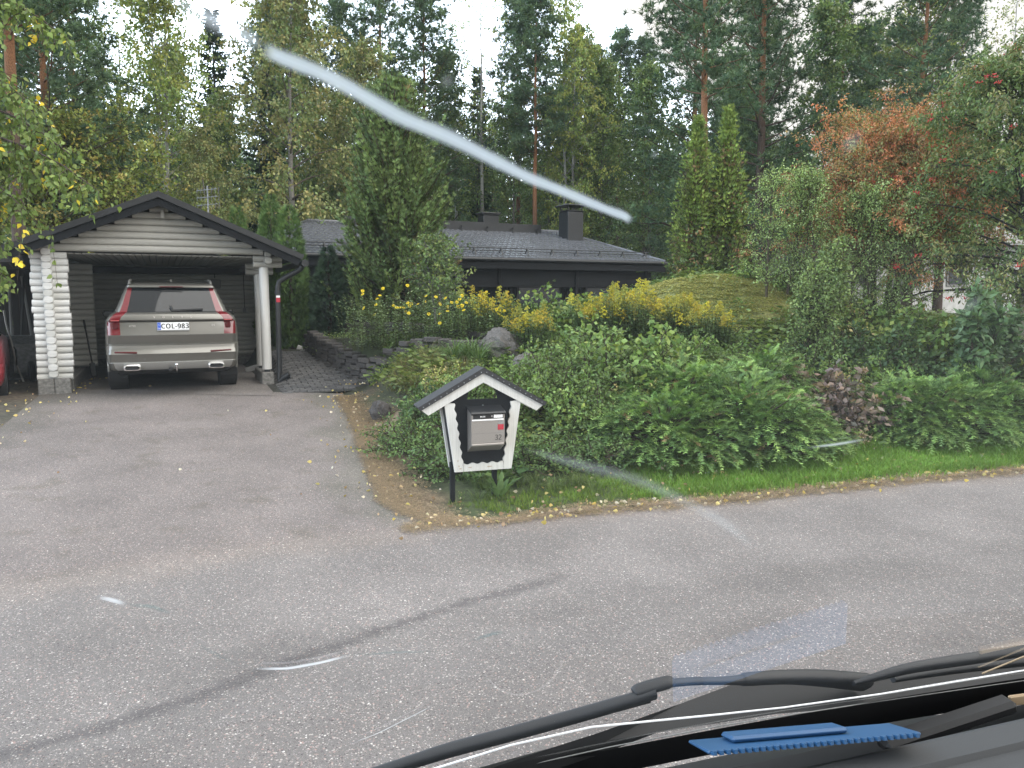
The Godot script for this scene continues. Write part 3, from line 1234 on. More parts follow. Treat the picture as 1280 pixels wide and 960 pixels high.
	for i in 14:
		var p := sl * 0.42 + Vector3(-0.5 - i * 0.85, ey + 0.05, 0)
		g = Geo.new()
		g.bar(p - sl * 0.12, p + up * 0.19, 0.03, 0.012)
		g.bar(p + sl * 0.1, p + up * 0.19, 0.03, 0.012)
		part("bracket", g.mesh(M.black_steel), guard)
	var walk := Node3D.new()
	walk.name = "roof_walkway"
	o.add_child(walk)
	var wp := sl * (sqrt(rise * rise + wd * wd) - 0.55) + Vector3(0, ey, 0) + up * 0.17
	g = Geo.new()
	g.bar(wp + Vector3(-2.2, 0, 0), wp + Vector3(-9.2, 0, 0), 0.3, 0.035, Vector3.BACK)
	part("tread", g.mesh(M.black_steel), walk)
	for i in 8:
		var p := wp + Vector3(-2.4 - i * 0.95, -0.17, 0)
		g = Geo.new()
		g.bar(p - sl * 0.1, p + Vector3(0, 0.16, 0.1), 0.04, 0.015)
		g.bar(p + sl * 0.12, p + Vector3(0, 0.16, -0.1), 0.04, 0.015)
		g.bar(p + Vector3(0, 0.16, 0.14), p + Vector3(0, 0.16, -0.14), 0.03, 0.02)
		part("bracket", g.mesh(M.black_steel), walk)
	# chimneys clad in black sheet, each with a cap on legs
	chimney(o, Vector3(-1.45, 2.74, -3.35), 0.62, 0.62, 1.35, true)
	chimney(o, Vector3(-3.5, 3.22, -5.7), 0.62, 0.5, 0.87, false)

func chimney(o: Node3D, at: Vector3, sx: float, sz: float, top: float, tall: bool):
	var g := Geo.new()
	g.bx(at.x, at.y + top * 0.5 - 0.3, at.z, sx, top + 0.2, sz, 0.012)
	var c := part("chimney", g.mesh(M.black_steel), o)
	var ty := at.y + top - 0.2
	g = Geo.new()
	g.bx(at.x, ty + 0.03, at.z, sx + 0.05, 0.03, sz + 0.05, 0.006)
	part("collar", g.mesh(M.black_steel), c)
	if tall:
		for s in [[-1, -1], [1, -1], [-1, 1], [1, 1]]:
			g = Geo.new()
			g.bx(at.x + s[0] * (sx * 0.5 - 0.05), ty + 0.11, at.z + s[1] * (sz * 0.5 - 0.05), 0.03, 0.16, 0.03)
			part("cap_leg", g.mesh(M.black_steel), c)
		g = Geo.new()
		g.bx(at.x, ty + 0.21, at.z, sx + 0.2, 0.05, sz + 0.2, 0.02)
		part("cap", g.mesh(M.black_steel), c)
	else:
		g = Geo.new()
		g.bx(at.x, ty + 0.075, at.z, sx + 0.12, 0.05, sz + 0.12, 0.015)
		part("cap", g.mesh(M.black_steel), c)
	g = Geo.new()
	g.bx(at.x, at.y + 0.02, at.z + sz * 0.5 + 0.05, sx + 0.16, 0.03, 0.2, 0.004)
	part("flashing", g.mesh(M.black_steel), c)

# the pale house glimpsed through the rowans
func build_neighbour_house():
	var o := thing("neighbour_house", "white house with grey roof glimpsed behind the rowan trees", "house", P(17.5, 38.0, h(17.5, 38.0)), 0.35)
	var g := Geo.new()
	g.bx(0, 1.6, 0, 11.0, 3.2, 7.0)
	part("wall", g.mesh(M.house_white), o)
	g = Geo.new()
	g.prism(PackedVector2Array([Vector2(-4.1, 3.1), Vector2(4.1, 3.1), Vector2(0, 5.0)]), -6.0, 6.0, Transform3D(Basis(Vector3.UP, PI / 2), Vector3.ZERO))
	part("roof", g.mesh(M.pole_grey), o)
	for x in [-3.8, -1.2, 1.6, 4.0]:
		g = Geo.new()
		g.bx(x, 1.8, 3.51, 1.3, 1.2, 0.08, 0.01)
		var w := part("window", g.mesh(M.pole_grey), o)
		g = Geo.new()
		g.bx(x, 1.8, 3.555, 1.1, 1.0, 0.02)
		part("pane", g.mesh(M.window_pane), w)

# the dark lean-to store left of the carport
func build_shed():
	var o := thing("tool_store", "dark open tool store with a low roof left of the carport", "shed", PORT_AT, PORT_TURN)
	var g := Geo.new()
	var bm := Geo.new()
	bm.bx(0, 1.1, 0, 0.115, 2.2, 0.025, 0.004)
	var b := bm.mesh(M.dark_board)
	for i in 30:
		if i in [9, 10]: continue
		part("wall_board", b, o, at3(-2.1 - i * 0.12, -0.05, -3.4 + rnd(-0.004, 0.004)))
	g.prism(PackedVector2Array([Vector2(-2.0, 2.12), Vector2(-5.6, 1.9), Vector2(-5.6, 1.82), Vector2(-2.0, 2.04)]), -3.6, -0.4)
	part("roof", g.mesh(M.black_felt), o)
	for q in [[-2.6, -0.5], [-4.0, -0.5]]:
		g = Geo.new()
		g.bx(q[0], 0.95, q[1], 0.1, 2.0, 0.1, 0.008)
		part("post", g.mesh(M.dark_board), o)
	# poles and boards that lean in the store
	var pl := ["pale pole leaning in the tool store, nearest the log wall", "dark pole leaning in the tool store, second from the log wall", "pale pole leaning in the tool store, behind the wheelbarrow", "dark pole leaning in the tool store, farthest from the log wall"]
	for i in 4:
		var p := thing("leaning_pole", pl[i], "pole", PORT_AT, PORT_TURN, "poles leaning in the tool store")
		g = Geo.new()
		var x := -2.25 - i * 0.2
		g.tube([Vector3(x + rnd(-0.06, 0.06), -0.05, -2.9 + rnd(-0.2, 0.2)), Vector3(x + rnd(-0.2, 0.2), 1.75 + rnd(-0.2, 0.2), -3.33)], [0.022 + rnd(0, 0.012), 0.02], 7)
		part("shaft", g.smooth(50).mesh(M.dark_board if i % 2 else M.pole_grey), p)

# ------------------------------------------------------------------ the parked car
func text_part(called: String, s: String, size: float, m: Material, parent: Node, t: Transform3D, depth := 0.004, font := "Droid Sans", bold := false, squeeze := 1.0) -> MeshInstance3D:
	var f := SystemFont.new()
	f.font_names = PackedStringArray([font])
	if bold: f.font_weight = 700
	var tm := TextMesh.new()
	tm.text = s
	tm.font = f
	tm.font_size = 64
	tm.pixel_size = size / 46.0      # size: height of a capital
	tm.depth = depth
	tm.curve_step = 2.0
	var o := part(called, tm, parent, t * Transform3D(Basis.from_scale(Vector3(squeeze, 1, 1)), Vector3.ZERO))
	o.material_override = m
	o.set_surface_override_material(0, m)
	return o

const CAR := [
	[0.28, -0.30, 0.80, 0.62, 0.70, -4.70], [0.33, -0.16, 0.86, 0.62, 0.74, -4.80], [0.36, -0.095, 0.90, 0.64, 0.80, -4.84],
	[0.40, -0.045, 0.92, 0.66, 0.83, -4.87], [0.475, -0.015, 0.94, 0.67, 0.85, -4.90], [0.487, -0.04, 0.945, 0.67, 0.86, -4.91],
	[0.55, -0.022, 0.95, 0.67, 0.86, -4.93], [0.60, 0.0, 0.955, 0.67, 0.86, -4.94], [0.612, 0.004, 0.955, 0.67, 0.86, -4.94],
	[0.66, -0.034, 0.957, 0.67, 0.86, -4.95], [0.70, -0.042, 0.96, 0.67, 0.86, -4.95], [0.735, -0.046, 0.96, 0.67, 0.86, -4.95],
	[0.748, -0.085, 0.96, 0.67, 0.86, -4.95], [0.76, -0.115, 0.96, 0.675, 0.86, -4.95], [0.82, -0.088, 0.96, 0.71, 0.86, -4.94],
	[0.885, -0.06, 0.957, 0.73, 0.86, -4.92], [0.90, -0.058, 0.955, 0.735, 0.86, -4.9], [1.00, -0.074, 0.95, 0.74, 0.865, -4.75],
	[1.09, -0.092, 0.943, 0.74, 0.865, -4.4], [1.102, -0.105, 0.94, 0.74, 0.865, -4.3], [1.112, -0.062, 0.938, 0.738, 0.863, -4.2],
	[1.13, -0.046, 0.93, 0.733, 0.855, -4.05], [1.17, -0.05, 0.91, 0.715, 0.83, -3.8], [1.21, -0.07, 0.875, 0.675, 0.785, -3.6],
	[1.24, -0.125, 0.83, 0.648, 0.745, -3.52], [1.25, -0.155, 0.815, 0.635, 0.735, -3.5], [1.37, -0.22, 0.765, 0.605, 0.69, -3.25],
	[1.50, -0.305, 0.71, 0.578, 0.652, -2.95], [1.615, -0.385, 0.66, 0.555, 0.612, -2.65], [1.625, -0.335, 0.655, 0.58, 0.605, -2.6],
	[1.655, -0.335, 0.635, 0.56, 0.59, -2.5], [1.675, -0.38, 0.605, 0.52, 0.56, -2.4], [1.695, -0.52, 0.56, 0.45, 0.5, -2.3],
	[1.715, -0.85, 0.47, 0.38, 0.43, -2.2], [1.73, -1.25, 0.36, 0.28, 0.32, -2.05], [1.74, -1.65, 0.15, 0.1, 0.12, -1.9]]

func car_outline(r: Array) -> Array:
	# half outline of one level: from the middle of the tail round the side to the middle of the nose
	var q := []
	var zc: float = r[1]
	var w: float = r[2]
	var c := 0.24 if r[0] < 1.1 else lerpf(0.24, 0.10, smoothstep(1.1, 1.6, r[0]))
	var zx := func(x): return zc - 0.07 * (x / w) * (x / w)
	for k in [0.0, 0.2, 0.4, 0.6, 0.8, 0.93, 1.0]: q.append(Vector2(k * r[3], zx.call(k * r[3])))
	for k in [0.34, 0.67, 1.0]:
		var x := lerpf(r[3], r[4], k)
		q.append(Vector2(x, zx.call(x)))
	for k in range(1, 6):
		var a := k / 5.0 * PI / 2
		q.append(Vector2(r[4] + (w - r[4]) * sin(a), zx.call(r[4]) - c * (1 - cos(a))))
	var z0: float = zx.call(r[4]) - c
	var z1: float = r[5] + minf(0.5, 0.3 * (z0 - r[5]))
	for k in range(1, 37):
		var t := k / 36.0
		var ww := w * (1.0 - 0.025 * pow(maxf(0, t - 0.55) / 0.45, 2.0))
		q.append(Vector2(ww, lerpf(z0, z1, t)))
	for k in range(1, 6):
		var a := k / 5.0 * PI / 2
		q.append(Vector2(w * 0.975 * (1 - 0.45 * (1 - cos(a))), lerpf(z1, r[5] + 0.07, sin(a))))
	for k in [0.6, 0.3, 0.0]: q.append(Vector2(q[-1].x * (0.5 if k > 0 else 0.0), r[5] + 0.07 * k))
	return q

func car_shell(o: Node3D, paint: Material, plain_tail := false):
	var names := ["body", "bumper", "valance", "skid_plate", "tailgate", "rear_window", "side_window", "windscreen"]
	var G := {}
	for n in names: G[n] = Geo.new()
	var lamps := [Geo.new(), Geo.new()]
	var outs := []
	for r in CAR: outs.append(car_outline(r))
	for sg in [1.0, -1.0]:
		for j in CAR.size() - 1:
			var y0: float = CAR[j][0]
			var y1: float = CAR[j + 1][0]
			var ym := (y0 + y1) * 0.5
			for i in outs[0].size() - 1:
				var a := Vector3(outs[j][i].x * sg, y0, outs[j][i].y)
				var b := Vector3(outs[j + 1][i].x * sg, y1, outs[j + 1][i].y)
				var e := Vector3(outs[j + 1][i + 1].x * sg, y1, outs[j + 1][i + 1].y)
				var f := Vector3(outs[j][i + 1].x * sg, y0, outs[j][i + 1].y)
				var zm := (a.z + b.z + e.z + f.z) * 0.25
				var which := "body"
				if i < 9 or i < 13 and ym < 0.74:
					if ym < 0.36: which = "valance"
					elif ym < 0.487 and i < 9: which = "skid_plate"
					elif ym < 0.754: which = "bumper"
					elif i < 6 and ym < 1.245: which = "tailgate"
					elif i < 6 and ym < 1.615: which = "rear_window"
				if i >= 6 and ym > 0.9 and ym < 1.62 and i < (11 if ym < 1.12 else 10 if ym < 1.245 else 9): which = "lamp"
				if i >= 16 and i < 46 and ym > 1.21 and ym < 1.6 and zm > -2.95: which = "side_window"
				if i >= 50 and ym > 1.2 and ym < 1.62: which = "windscreen"
				if i >= 14 and ym < 0.80:
					var hit := false
					for ax in [-1.07, -4.05]:
						if Vector2(zm - ax, ym - 0.38).length() < 0.425: hit = true
					if hit: continue
				var g: Geo = lamps[0 if sg < 0 else 1] if which == "lamp" else G[which]
				if sg > 0: g.quad(a, b, e, f)
				else: g.quad(f, e, b, a)
	# floor
	G.valance.qo(Vector3(-0.8, 0.28, -0.35), Vector3(0.8, 0.28, -0.35), Vector3(0.8, 0.26, -4.6), Vector3(-0.8, 0.26, -4.6), Vector3(0, 1, -2))
	var ms := {"body": paint, "bumper": paint, "valance": M.black_plastic, "skid_plate": M.skid, "tailgate": paint, "rear_window": M.car_glass, "side_window": M.car_glass, "windscreen": M.car_glass}
	var made := {}
	for n in names: made[n] = part(n, G[n].smooth(32).mesh(ms[n]), o)
	for k in 2:
		made["lamp%d" % k] = part("tail_lamp", lamps[k].smooth(40).mesh(M.lamp_red), o)
	return made

func car_wheel(o: Node3D, x: float, z: float):
	var t := Transform3D(Basis(Vector3.BACK, PI / 2), Vector3(x, 0.375, z))
	var g := Geo.new()
	g.lathe(PackedVector2Array([Vector2(0.25, -0.12), Vector2(0.345, -0.137), Vector2(0.366, -0.125), Vector2(0.376, -0.09), Vector2(0.378, -0.042), Vector2(0.366, -0.040), Vector2(0.366, -0.028), Vector2(0.378, -0.026), Vector2(0.378, 0.026), Vector2(0.366, 0.028), Vector2(0.366, 0.040), Vector2(0.378, 0.042), Vector2(0.376, 0.09), Vector2(0.366, 0.125), Vector2(0.345, 0.137), Vector2(0.25, 0.12)]), 40, t)
	var w := Node3D.new()
	w.name = "wheel"
	o.add_child(w, true)
	part("tyre", g.smooth(35).mesh(M.rubber), w)
	g = Geo.new()
	g.lathe(PackedVector2Array([Vector2(0.0, -0.1), Vector2(0.25, -0.12), Vector2(0.25, 0.12), Vector2(0.0, 0.1)]), 24, t)
	part("rim", g.smooth(35).mesh(M.skid), w)

func build_suv():
	var at := port_world(0.07, 0.80)
	var o := thing("parked_car", "large beige metallic estate car parked nose first in the carport", "car", P(at.x, at.y, 0.455), PORT_TURN)
	var made: Dictionary = car_shell(o, M.sand_paint)
	for x in [-0.835, 0.835]:
		for z in [-1.07, -4.05]: car_wheel(o, x, z)
	# dark wheel houses and painted arch lips
	for sg in [-1.0, 1.0]:
		for z in [-1.07, -4.05]:
			var g := Geo.new()
			g.lathe(PackedVector2Array([Vector2(0.0, -0.13), Vector2(0.43, -0.13), Vector2(0.43, 0.13)]), 28, Transform3D(Basis(Vector3.BACK, sg * -PI / 2), Vector3(sg * 0.82, 0.38, z)))
			part("wheel_house", g.mesh(M.black_plastic), o)
			var pth := []
			var rad := []
			for k in 19:
				var a := PI * k / 18.0 * 1.1 - 0.05 * PI
				pth.append(Vector3(sg * 0.945, maxf(0.3, 0.38 + 0.435 * sin(a)), z + 0.435 * cos(a)))
				rad.append(0.028)
			g = Geo.new()
			g.tube(pth, rad, 8)
			part("arch_lip", g.smooth(60).mesh(M.sand_paint), o)
	# tail lamps: pale strips and dark inner bars
	for k in 2:
		var sg := -1.0 if k == 0 else 1.0
		var lamp: Node3D = made["lamp%d" % k]
		var g := Geo.new()
		g.bx(sg * 0.80, 1.118, -0.088, 0.12, 0.014, 0.03, 0.004)
		part("light_strip", g.mesh(M.lamp_pink), lamp)
		g = Geo.new()
		g.bx(sg * 0.80, 1.04, -0.105, 0.075, 0.085, 0.02, 0.006)
		part("inner_bar", g.mesh(M.lamp_dark), lamp)
		# reflectors in the bumper
		g = Geo.new()
		g.bar(Vector3(sg * 0.52, 0.632, -0.028), Vector3(sg * 0.83, 0.640, -0.078), 0.035, 0.03, Vector3.UP, 0.008)
		part("reflector", g.mesh(M.lamp_dark), o)
		# exhaust trims
		g = Geo.new()
		var rr := PackedVector2Array()
		for s in 20:
			var a := TAU * s / 20
			rr.append(Vector2(signf(cos(a)) * pow(absf(cos(a)), 0.4) * 0.118, signf(sin(a)) * pow(absf(sin(a)), 0.5) * 0.046))
		var inner := PackedVector2Array()
		for p in rr: inner.append(Vector2(p.x * 0.82, p.y * 0.66))
		var t := at3(sg * 0.60, 0.405, -0.065, sg * -0.06)
		for s in 20:
			var e := (s + 1) % 20
			var c := t * Vector3(0, 0, -0.02)
			g.qo(t * Vector3(rr[s].x, rr[s].y, 0), t * Vector3(rr[e].x, rr[e].y, 0), t * Vector3(rr[e].x, rr[e].y, 0.045), t * Vector3(rr[s].x, rr[s].y, 0.045), c)
			g.qo(t * Vector3(rr[s].x, rr[s].y, 0.045), t * Vector3(rr[e].x, rr[e].y, 0.045), t * Vector3(inner[e].x, inner[e].y, 0.05), t * Vector3(inner[s].x, inner[s].y, 0.05), c)
			g.qo(t * Vector3(inner[s].x, inner[s].y, 0.05), t * Vector3(inner[e].x, inner[e].y, 0.05), t * Vector3(inner[e].x, inner[e].y, 0.02), t * Vector3(inner[s].x, inner[s].y, 0.02), t * Vector3(0, 0, 0.2))
		var ex := part("exhaust", g.smooth(40).mesh(M.chrome), o)
		g = Geo.new()
		g.prism(inner, 0.018, 0.024, t)
		part("opening", g.mesh(M.dash_black), ex)
		# roof rails
		g = Geo.new()
		g.tube([Vector3(sg * 0.60, 1.68, -0.62), Vector3(sg * 0.595, 1.725, -0.72), Vector3(sg * 0.59, 1.755, -1.2), Vector3(sg * 0.59, 1.755, -2.2), Vector3(sg * 0.58, 1.70, -2.7)], [0.02, 0.02, 0.02, 0.02, 0.02], 8)
		part("roof_rail", g.smooth(60).mesh(M.skid), o)
		# door mirrors
		g = Geo.new()
		g.lathe(PackedVector2Array([Vector2(0, -0.075), Vector2(0.06, -0.07), Vector2(0.105, -0.03), Vector2(0.115, 0.02), Vector2(0.09, 0.065), Vector2(0, 0.075)]), 16, Transform3D(Basis.from_scale(Vector3(1.05, 1, 0.75)), Vector3(sg * 1.03, 1.17, -3.1)))
		var mi := part("door_mirror", g.smooth(50).mesh(M.sand_paint), o)
		g = Geo.new()
		g.bx(sg * 1.03, 1.17, -3.018, 0.17, 0.1, 0.02, 0.008)
		part("mirror_glass", g.mesh(M.car_glass), mi)
		g = Geo.new()
		g.bx(sg * 0.92, 1.13, -3.08, 0.12, 0.03, 0.07, 0.01)
		part("mirror_arm", g.mesh(M.black_plastic), mi)
	# number plate
	var tilt := Basis(Vector3.RIGHT, -0.16)
	var pt := Transform3D(tilt, Vector3(0, 1.02, -0.062))
	var g := Geo.new()
	g.box(pt, Vector3(0.462, 0.138, 0.014), 0.006)
	var plate := part("number_plate", g.mesh(M.pole_grey), o)
	g = Geo.new()
	g.box(pt.translated_local(Vector3(0, 0.008, 0.008)), Vector3(0.446, 0.116, 0.006), 0.003)
	part("plate_face", g.mesh(M.plate_white), plate)
	g = Geo.new()
	g.box(pt.translated_local(Vector3(-0.198, 0.008, 0.0095)), Vector3(0.048, 0.112, 0.006))
	part("blue_band", g.mesh(M.plate_blue), plate)
	text_part("lettering", "COL-983", 0.076, M.print_black, plate, pt.translated_local(Vector3(0.026, 0.006, 0.0125)), 0.003, "Droid Sans", true, 0.98)
	text_part("country_letters", "FIN", 0.018, M.print_white, plate, pt.translated_local(Vector3(-0.198, -0.028, 0.0135)), 0.002)
	for k in 8:
		var a := TAU * k / 8
		g = Geo.new()
		g.box(pt.translated_local(Vector3(-0.198 + 0.014 * cos(a), 0.03 + 0.014 * sin(a), 0.0135)), Vector3(0.004, 0.004, 0.002))
		part("star", g.mesh(M.sticker_red if false else M.print_white), plate)
	# letters along the lip of the tailgate and the small badges
	var letters := ["V", "O", "L", "V", "O"]
	for k in 5:
		text_part("tailgate_letter", letters[k], 0.032, M.letter_metal, o, Transform3D(Basis(Vector3.RIGHT, -0.25), Vector3(-0.26 + 0.13 * k, 1.168, -0.044 - 0.07 * pow((-0.26 + 0.13 * k) / 0.9, 2.0))), 0.008)
	text_part("badge", "XC90", 0.03, M.letter_metal, o, Transform3D(Basis(Vector3.RIGHT, -0.16), Vector3(-0.57, 1.035, -0.095)), 0.006)
	text_part("badge", "D5", 0.03, M.letter_metal, o, Transform3D(Basis(Vector3.RIGHT, -0.16), Vector3(0.58, 1.035, -0.095)), 0.006)
	# rear wiper
	g = Geo.new()
	g.bar(Vector3(-0.02, 1.265, -0.13), Vector3(0.44, 1.285, -0.165), 0.022, 0.03, Vector3.UP, 0.005)
	g.bar(Vector3(-0.03, 1.34, -0.165), Vector3(0.01, 1.26, -0.13), 0.03, 0.03, Vector3.UP, 0.006)
	part("rear_wiper", g.mesh(M.black_plastic), o)
	# aerial fin
	g = Geo.new()
	g.prism(PackedVector2Array([Vector2(-0.6, 1.73), Vector2(-0.42, 1.73), Vector2(-0.44, 1.80), Vector2(-0.47, 1.80)]), -0.018, 0.018, Transform3D(Basis(Vector3.UP, -PI / 2), Vector3(0.02, -0.02, -1.2)))
	part("aerial_fin", g.mesh(M.skid), o)
	# tow ball
	g = Geo.new()
	g.tube([Vector3(0.02, 0.36, -0.12), Vector3(0.02, 0.345, 0.02), Vector3(0.02, 0.37, 0.075), Vector3(0.02, 0.42, 0.085)], [0.02, 0.02, 0.018, 0.016], 10)
	g.lathe(PackedVector2Array([Vector2(0, -0.025), Vector2(0.018, -0.018), Vector2(0.025, 0), Vector2(0.018, 0.018), Vector2(0, 0.025)]), 12, at3(0.02, 0.44, 0.085))
	var tow := part("tow_ball", g.smooth(60).mesh(M.chrome), o)
	g = Geo.new()
	g.bx(-0.06, 0.365, -0.03, 0.07, 0.06, 0.05, 0.012)
	part("socket", g.mesh(M.black_plastic), tow)
	# the rear seats' headrests behind dark glass are not seen; a high brake lamp is
	g = Geo.new()
	g.bx(0, 1.632, -0.318, 0.34, 0.014, 0.012, 0.003)
	part("brake_lamp", g.mesh(M.lamp_dark), o)
	for x in [-0.42, 0.42]:
		g = Geo.new()
		g.tube([Vector3(x, 0.53, -0.05), Vector3(x, 0.53, -0.038)], [0.014, 0.014], 10)
		part("parking_sensor", g.mesh(M.sand_paint), o)

# the red car of which only a rear corner is in the picture
func build_red_car():
	var o := thing("red_car", "red car with black lower bumper, cut off by the left picture edge", "car", P(-8.12, 10.75, 0.33), PORT_TURN + 0.12)
	o.scale = Vector3(0.86, 0.80, 0.84)
	car_shell(o, M.red_paint)
	for x in [-0.835, 0.835]:
		for z in [-1.07, -4.05]: car_wheel(o, x, z)
	var g := Geo.new()
	g.bx(0, 0.42, -0.03, 1.75, 0.2, 0.1, 0.03)
	part("lower_bumper", g.mesh(M.black_plastic), o)

# ------------------------------------------------------------------ mailbox in its little wooden house
func build_mailbox():
	var turn := 0.314
	var at := P(-0.27, 7.07, 0.0)
	var o := thing("mailbox_stand", "black and white wooden mailbox stand shaped like a small house", "mailbox stand", at, turn)
	# black back board with a half-round opening
	var poly := PackedVector2Array([Vector2(-0.27, 0.34), Vector2(0.27, 0.34), Vector2(0.36, 0.95), Vector2(0.36, 0.97), Vector2(0.04, 1.2)])
	poly.append(Vector2(0.0, 1.21))
	# go down into the opening and round it
	poly.append(Vector2(-0.002, 1.135))
	for k in range(0, 13):
		var a := PI / 2 - PI / 2 * k / 12
		poly.append(Vector2(0.145 * cos(a), 0.985 + 0.15 * sin(a)))
	for k in range(0, 13):
		var a := PI - PI / 2 * k / 12
		poly.append(Vector2(0.145 * cos(a) - 0.004, 0.985 + 0.15 * sin(a)))
	poly.append(Vector2(-0.004, 1.21))
	poly.append(Vector2(-0.04, 1.2))
	poly.append(Vector2(-0.36, 0.97))
	poly.append(Vector2(-0.36, 0.95))
	var g := Geo.new()
	g.prism(poly, -0.035, -0.012)
	part("back_board", g.mesh(M.black_paint), o)
	# side boards make it a shallow box
	for s in [-1.0, 1.0]:
		g = Geo.new()
		g.bar(Vector3(s * 0.262, 0.34, -0.08), Vector3(s * 0.352, 0.97, -0.08), 0.022, 0.12, Vector3.BACK, 0.003)
		part("side_board", g.mesh(M.black_paint), o)
		# rear frame strip, white
		g = Geo.new()
		g.bar(Vector3(s * 0.27, 0.335, -0.152), Vector3(s * 0.36, 0.96, -0.152), 0.05, 0.02, Vector3.BACK, 0.003)
		part("rear_trim", g.mesh(M.white_paint), o)
		# scalloped front trim
		var tr := PackedVector2Array()
		tr.append(Vector2(s * 0.275, 0.315))
		tr.append(Vector2(s * 0.368, 0.965))
		for k in 43:
			var t := 1.0 - k / 42.0
			var y := lerpf(0.375, 0.955, t)
			var x := lerpf(0.195, 0.275, t) + 0.0075 * cos(t * TAU * 6.5 + 0.6)
			tr.append(Vector2(s * x, y))
		tr.append(Vector2(s * 0.195, 0.375))
		tr.append(Vector2(s * 0.195, 0.315))
		g = Geo.new()
		g.prism(tr, -0.011, 0.012)
		part("side_trim", g.mesh(M.white_paint), o)
	var tr := PackedVector2Array([Vector2(-0.192, 0.315), Vector2(0.192, 0.315)])
	for k in 37:
		var t := 1.0 - k / 36.0
		tr.append(Vector2(lerpf(-0.192, 0.192, t), 0.385 + 0.0075 * cos(t * TAU * 4.0 + 0.4)))
	g = Geo.new()
	g.prism(tr, -0.011, 0.010)
	part("bottom_trim", g.mesh(M.white_paint), o)
	# roof
	for s in [-1.0, 1.0]:
		var a := Vector2(0, 1.255)
		var b := Vector2(s * 0.595, 0.925)
		var d := (b - a).normalized()
		var nn = Vector2(-d.y, d.x) * s
		g = Geo.new()
		g.prism(PackedVector2Array([a - Vector2(0, 0.03), b - nn * 0.026, b, a]), -0.175, 0.02)
		var r := part("roof_board", g.mesh(M.black_paint), o)
		g = Geo.new()
		g.prism(PackedVector2Array([a + Vector2(0, 0.002), b + nn * 0.0 + d * 0.012, b + nn * 0.022 + d * 0.012, a + Vector2(0, 0.028)]), -0.19, 0.045)
		g.prism(PackedVector2Array([a - Vector2(0, 0.022), b - nn * 0.018 + d * 0.012, b + nn * 0.0 + d * 0.012, a + Vector2(0, 0.002)]), 0.022, 0.045)
		part("roofing", g.mesh(M.black_felt), r)
		g = Geo.new()
		for k in 11:
			var p = a.lerp(b, (k + 0.5) / 11.0) - nn * 0.002
			g.lathe(PackedVector2Array([Vector2(0.006, 0), Vector2(0.005, 0.003), Vector2(0, 0.004)]), 6, Transform3D(Basis(Vector3.RIGHT, PI / 2), Vector3(p.x, p.y, 0.045)))
		part("nail_heads", g.mesh(M.galvanised), r)
		g = Geo.new()
		g.prism(PackedVector2Array([a - Vector2(0, 0.024), b - nn * 0.02 - d * 0.002, b - nn * 0.095 - d * 0.035, a - Vector2(0, 0.112)]), 0.0, 0.024)
		part("bargeboard", g.mesh(M.white_paint), o)
		g = Geo.new()
		g.prism(PackedVector2Array([a - Vector2(0, 0.034), b - nn * 0.03 - d * 0.01, b - nn * 0.095 - d * 0.035, a - Vector2(0, 0.112)]), -0.18, -0.165)
		part("rear_bargeboard", g.mesh(M.white_paint), o)
	# legs
	for q in [[-0.285, -0.05], [0.15, -0.14]]:
		g = Geo.new()
		g.bx(q[0], 0.1, q[1], 0.045, 0.6, 0.045, 0.004)
		part("leg", g.mesh(M.black_paint), o)
	# worn paint low on the trim
	for q in [[-0.222, 0.345, 0.02, 0.007], [-0.235, 0.37, 0.008, 0.014], [-0.13, 0.352, 0.03, 0.005], [0.06, 0.35, 0.045, 0.006], [-0.245, 0.42, 0.006, 0.02]]:
		g = Geo.new()
		g.bx(q[0], q[1], 0.0125, q[2], q[3], 0.0012)
		part("bare_patch", g.mesh(M.wood_stick), o)
	# the steel mailbox
	var b := thing("mailbox", "steel mailbox numbered 32 hung in the wooden stand", "mailbox", at, turn)
	var side := PackedVector2Array([Vector2(0.0, 0.50), Vector2(0.03, 0.515), Vector2(0.14, 0.578), Vector2(0.147, 0.60), Vector2(0.147, 0.875), Vector2(0.0, 0.905)])
	g = Geo.new()
	# profile in (z, y) pushed along x
	g.prism(side, -0.16, 0.155, Transform3D(Basis(Vector3(0, 0, 1), Vector3(0, 1, 0), Vector3(-1, 0, 0)), Vector3(0.005, 0, 0)))
	part("case", g.mesh(M.steel), b)
	g = Geo.new()
	g.prism(PackedVector2Array([Vector2(-0.005, 0.91), Vector2(0.155, 0.872), Vector2(0.162, 0.862), Vector2(0.168, 0.875), Vector2(0.158, 0.888), Vector2(-0.005, 0.927)]), -0.165, 0.16, Transform3D(Basis(Vector3(0, 0, 1), Vector3(0, 1, 0), Vector3(-1, 0, 0)), Vector3(0.005, 0, 0)))
	var lid := part("lid", g.mesh(M.black_steel), b)
	g = Geo.new()
	g.lathe(PackedVector2Array([Vector2(0.008, 0), Vector2(0.006, 0.008), Vector2(0, 0.01)]), 10, at3(0.0, 0.925, 0.0))
	part("lid_knob", g.mesh(M.galvanised), lid)
	g = Geo.new()
	g.bx(0.008, 0.845, 0.149, 0.285, 0.042, 0.006, 0.002)
	var band := part("name_band", g.mesh(M.black_plastic), b)
	g = Geo.new()
	g.bx(0.102, 0.845, 0.1525, 0.085, 0.032, 0.003, 0.001)
	part("name_card", g.mesh(M.print_white), band)
	text_part("lettering", "BLIK", 0.012, M.print_white, band, at3(-0.045, 0.845, 0.153), 0.001, "Droid Sans", true, 1.4)
	g = Geo.new()
	g.tube([Vector3(0.042, 0.847, 0.15), Vector3(0.042, 0.847, 0.156)], [0.009, 0.009], 12)
	part("lock", g.mesh(M.chrome), band)
	g = Geo.new()
	g.bx(0.005, 0.813, 0.15, 0.3, 0.014, 0.008, 0.003)
	part("rib", g.mesh(M.print_white), b)
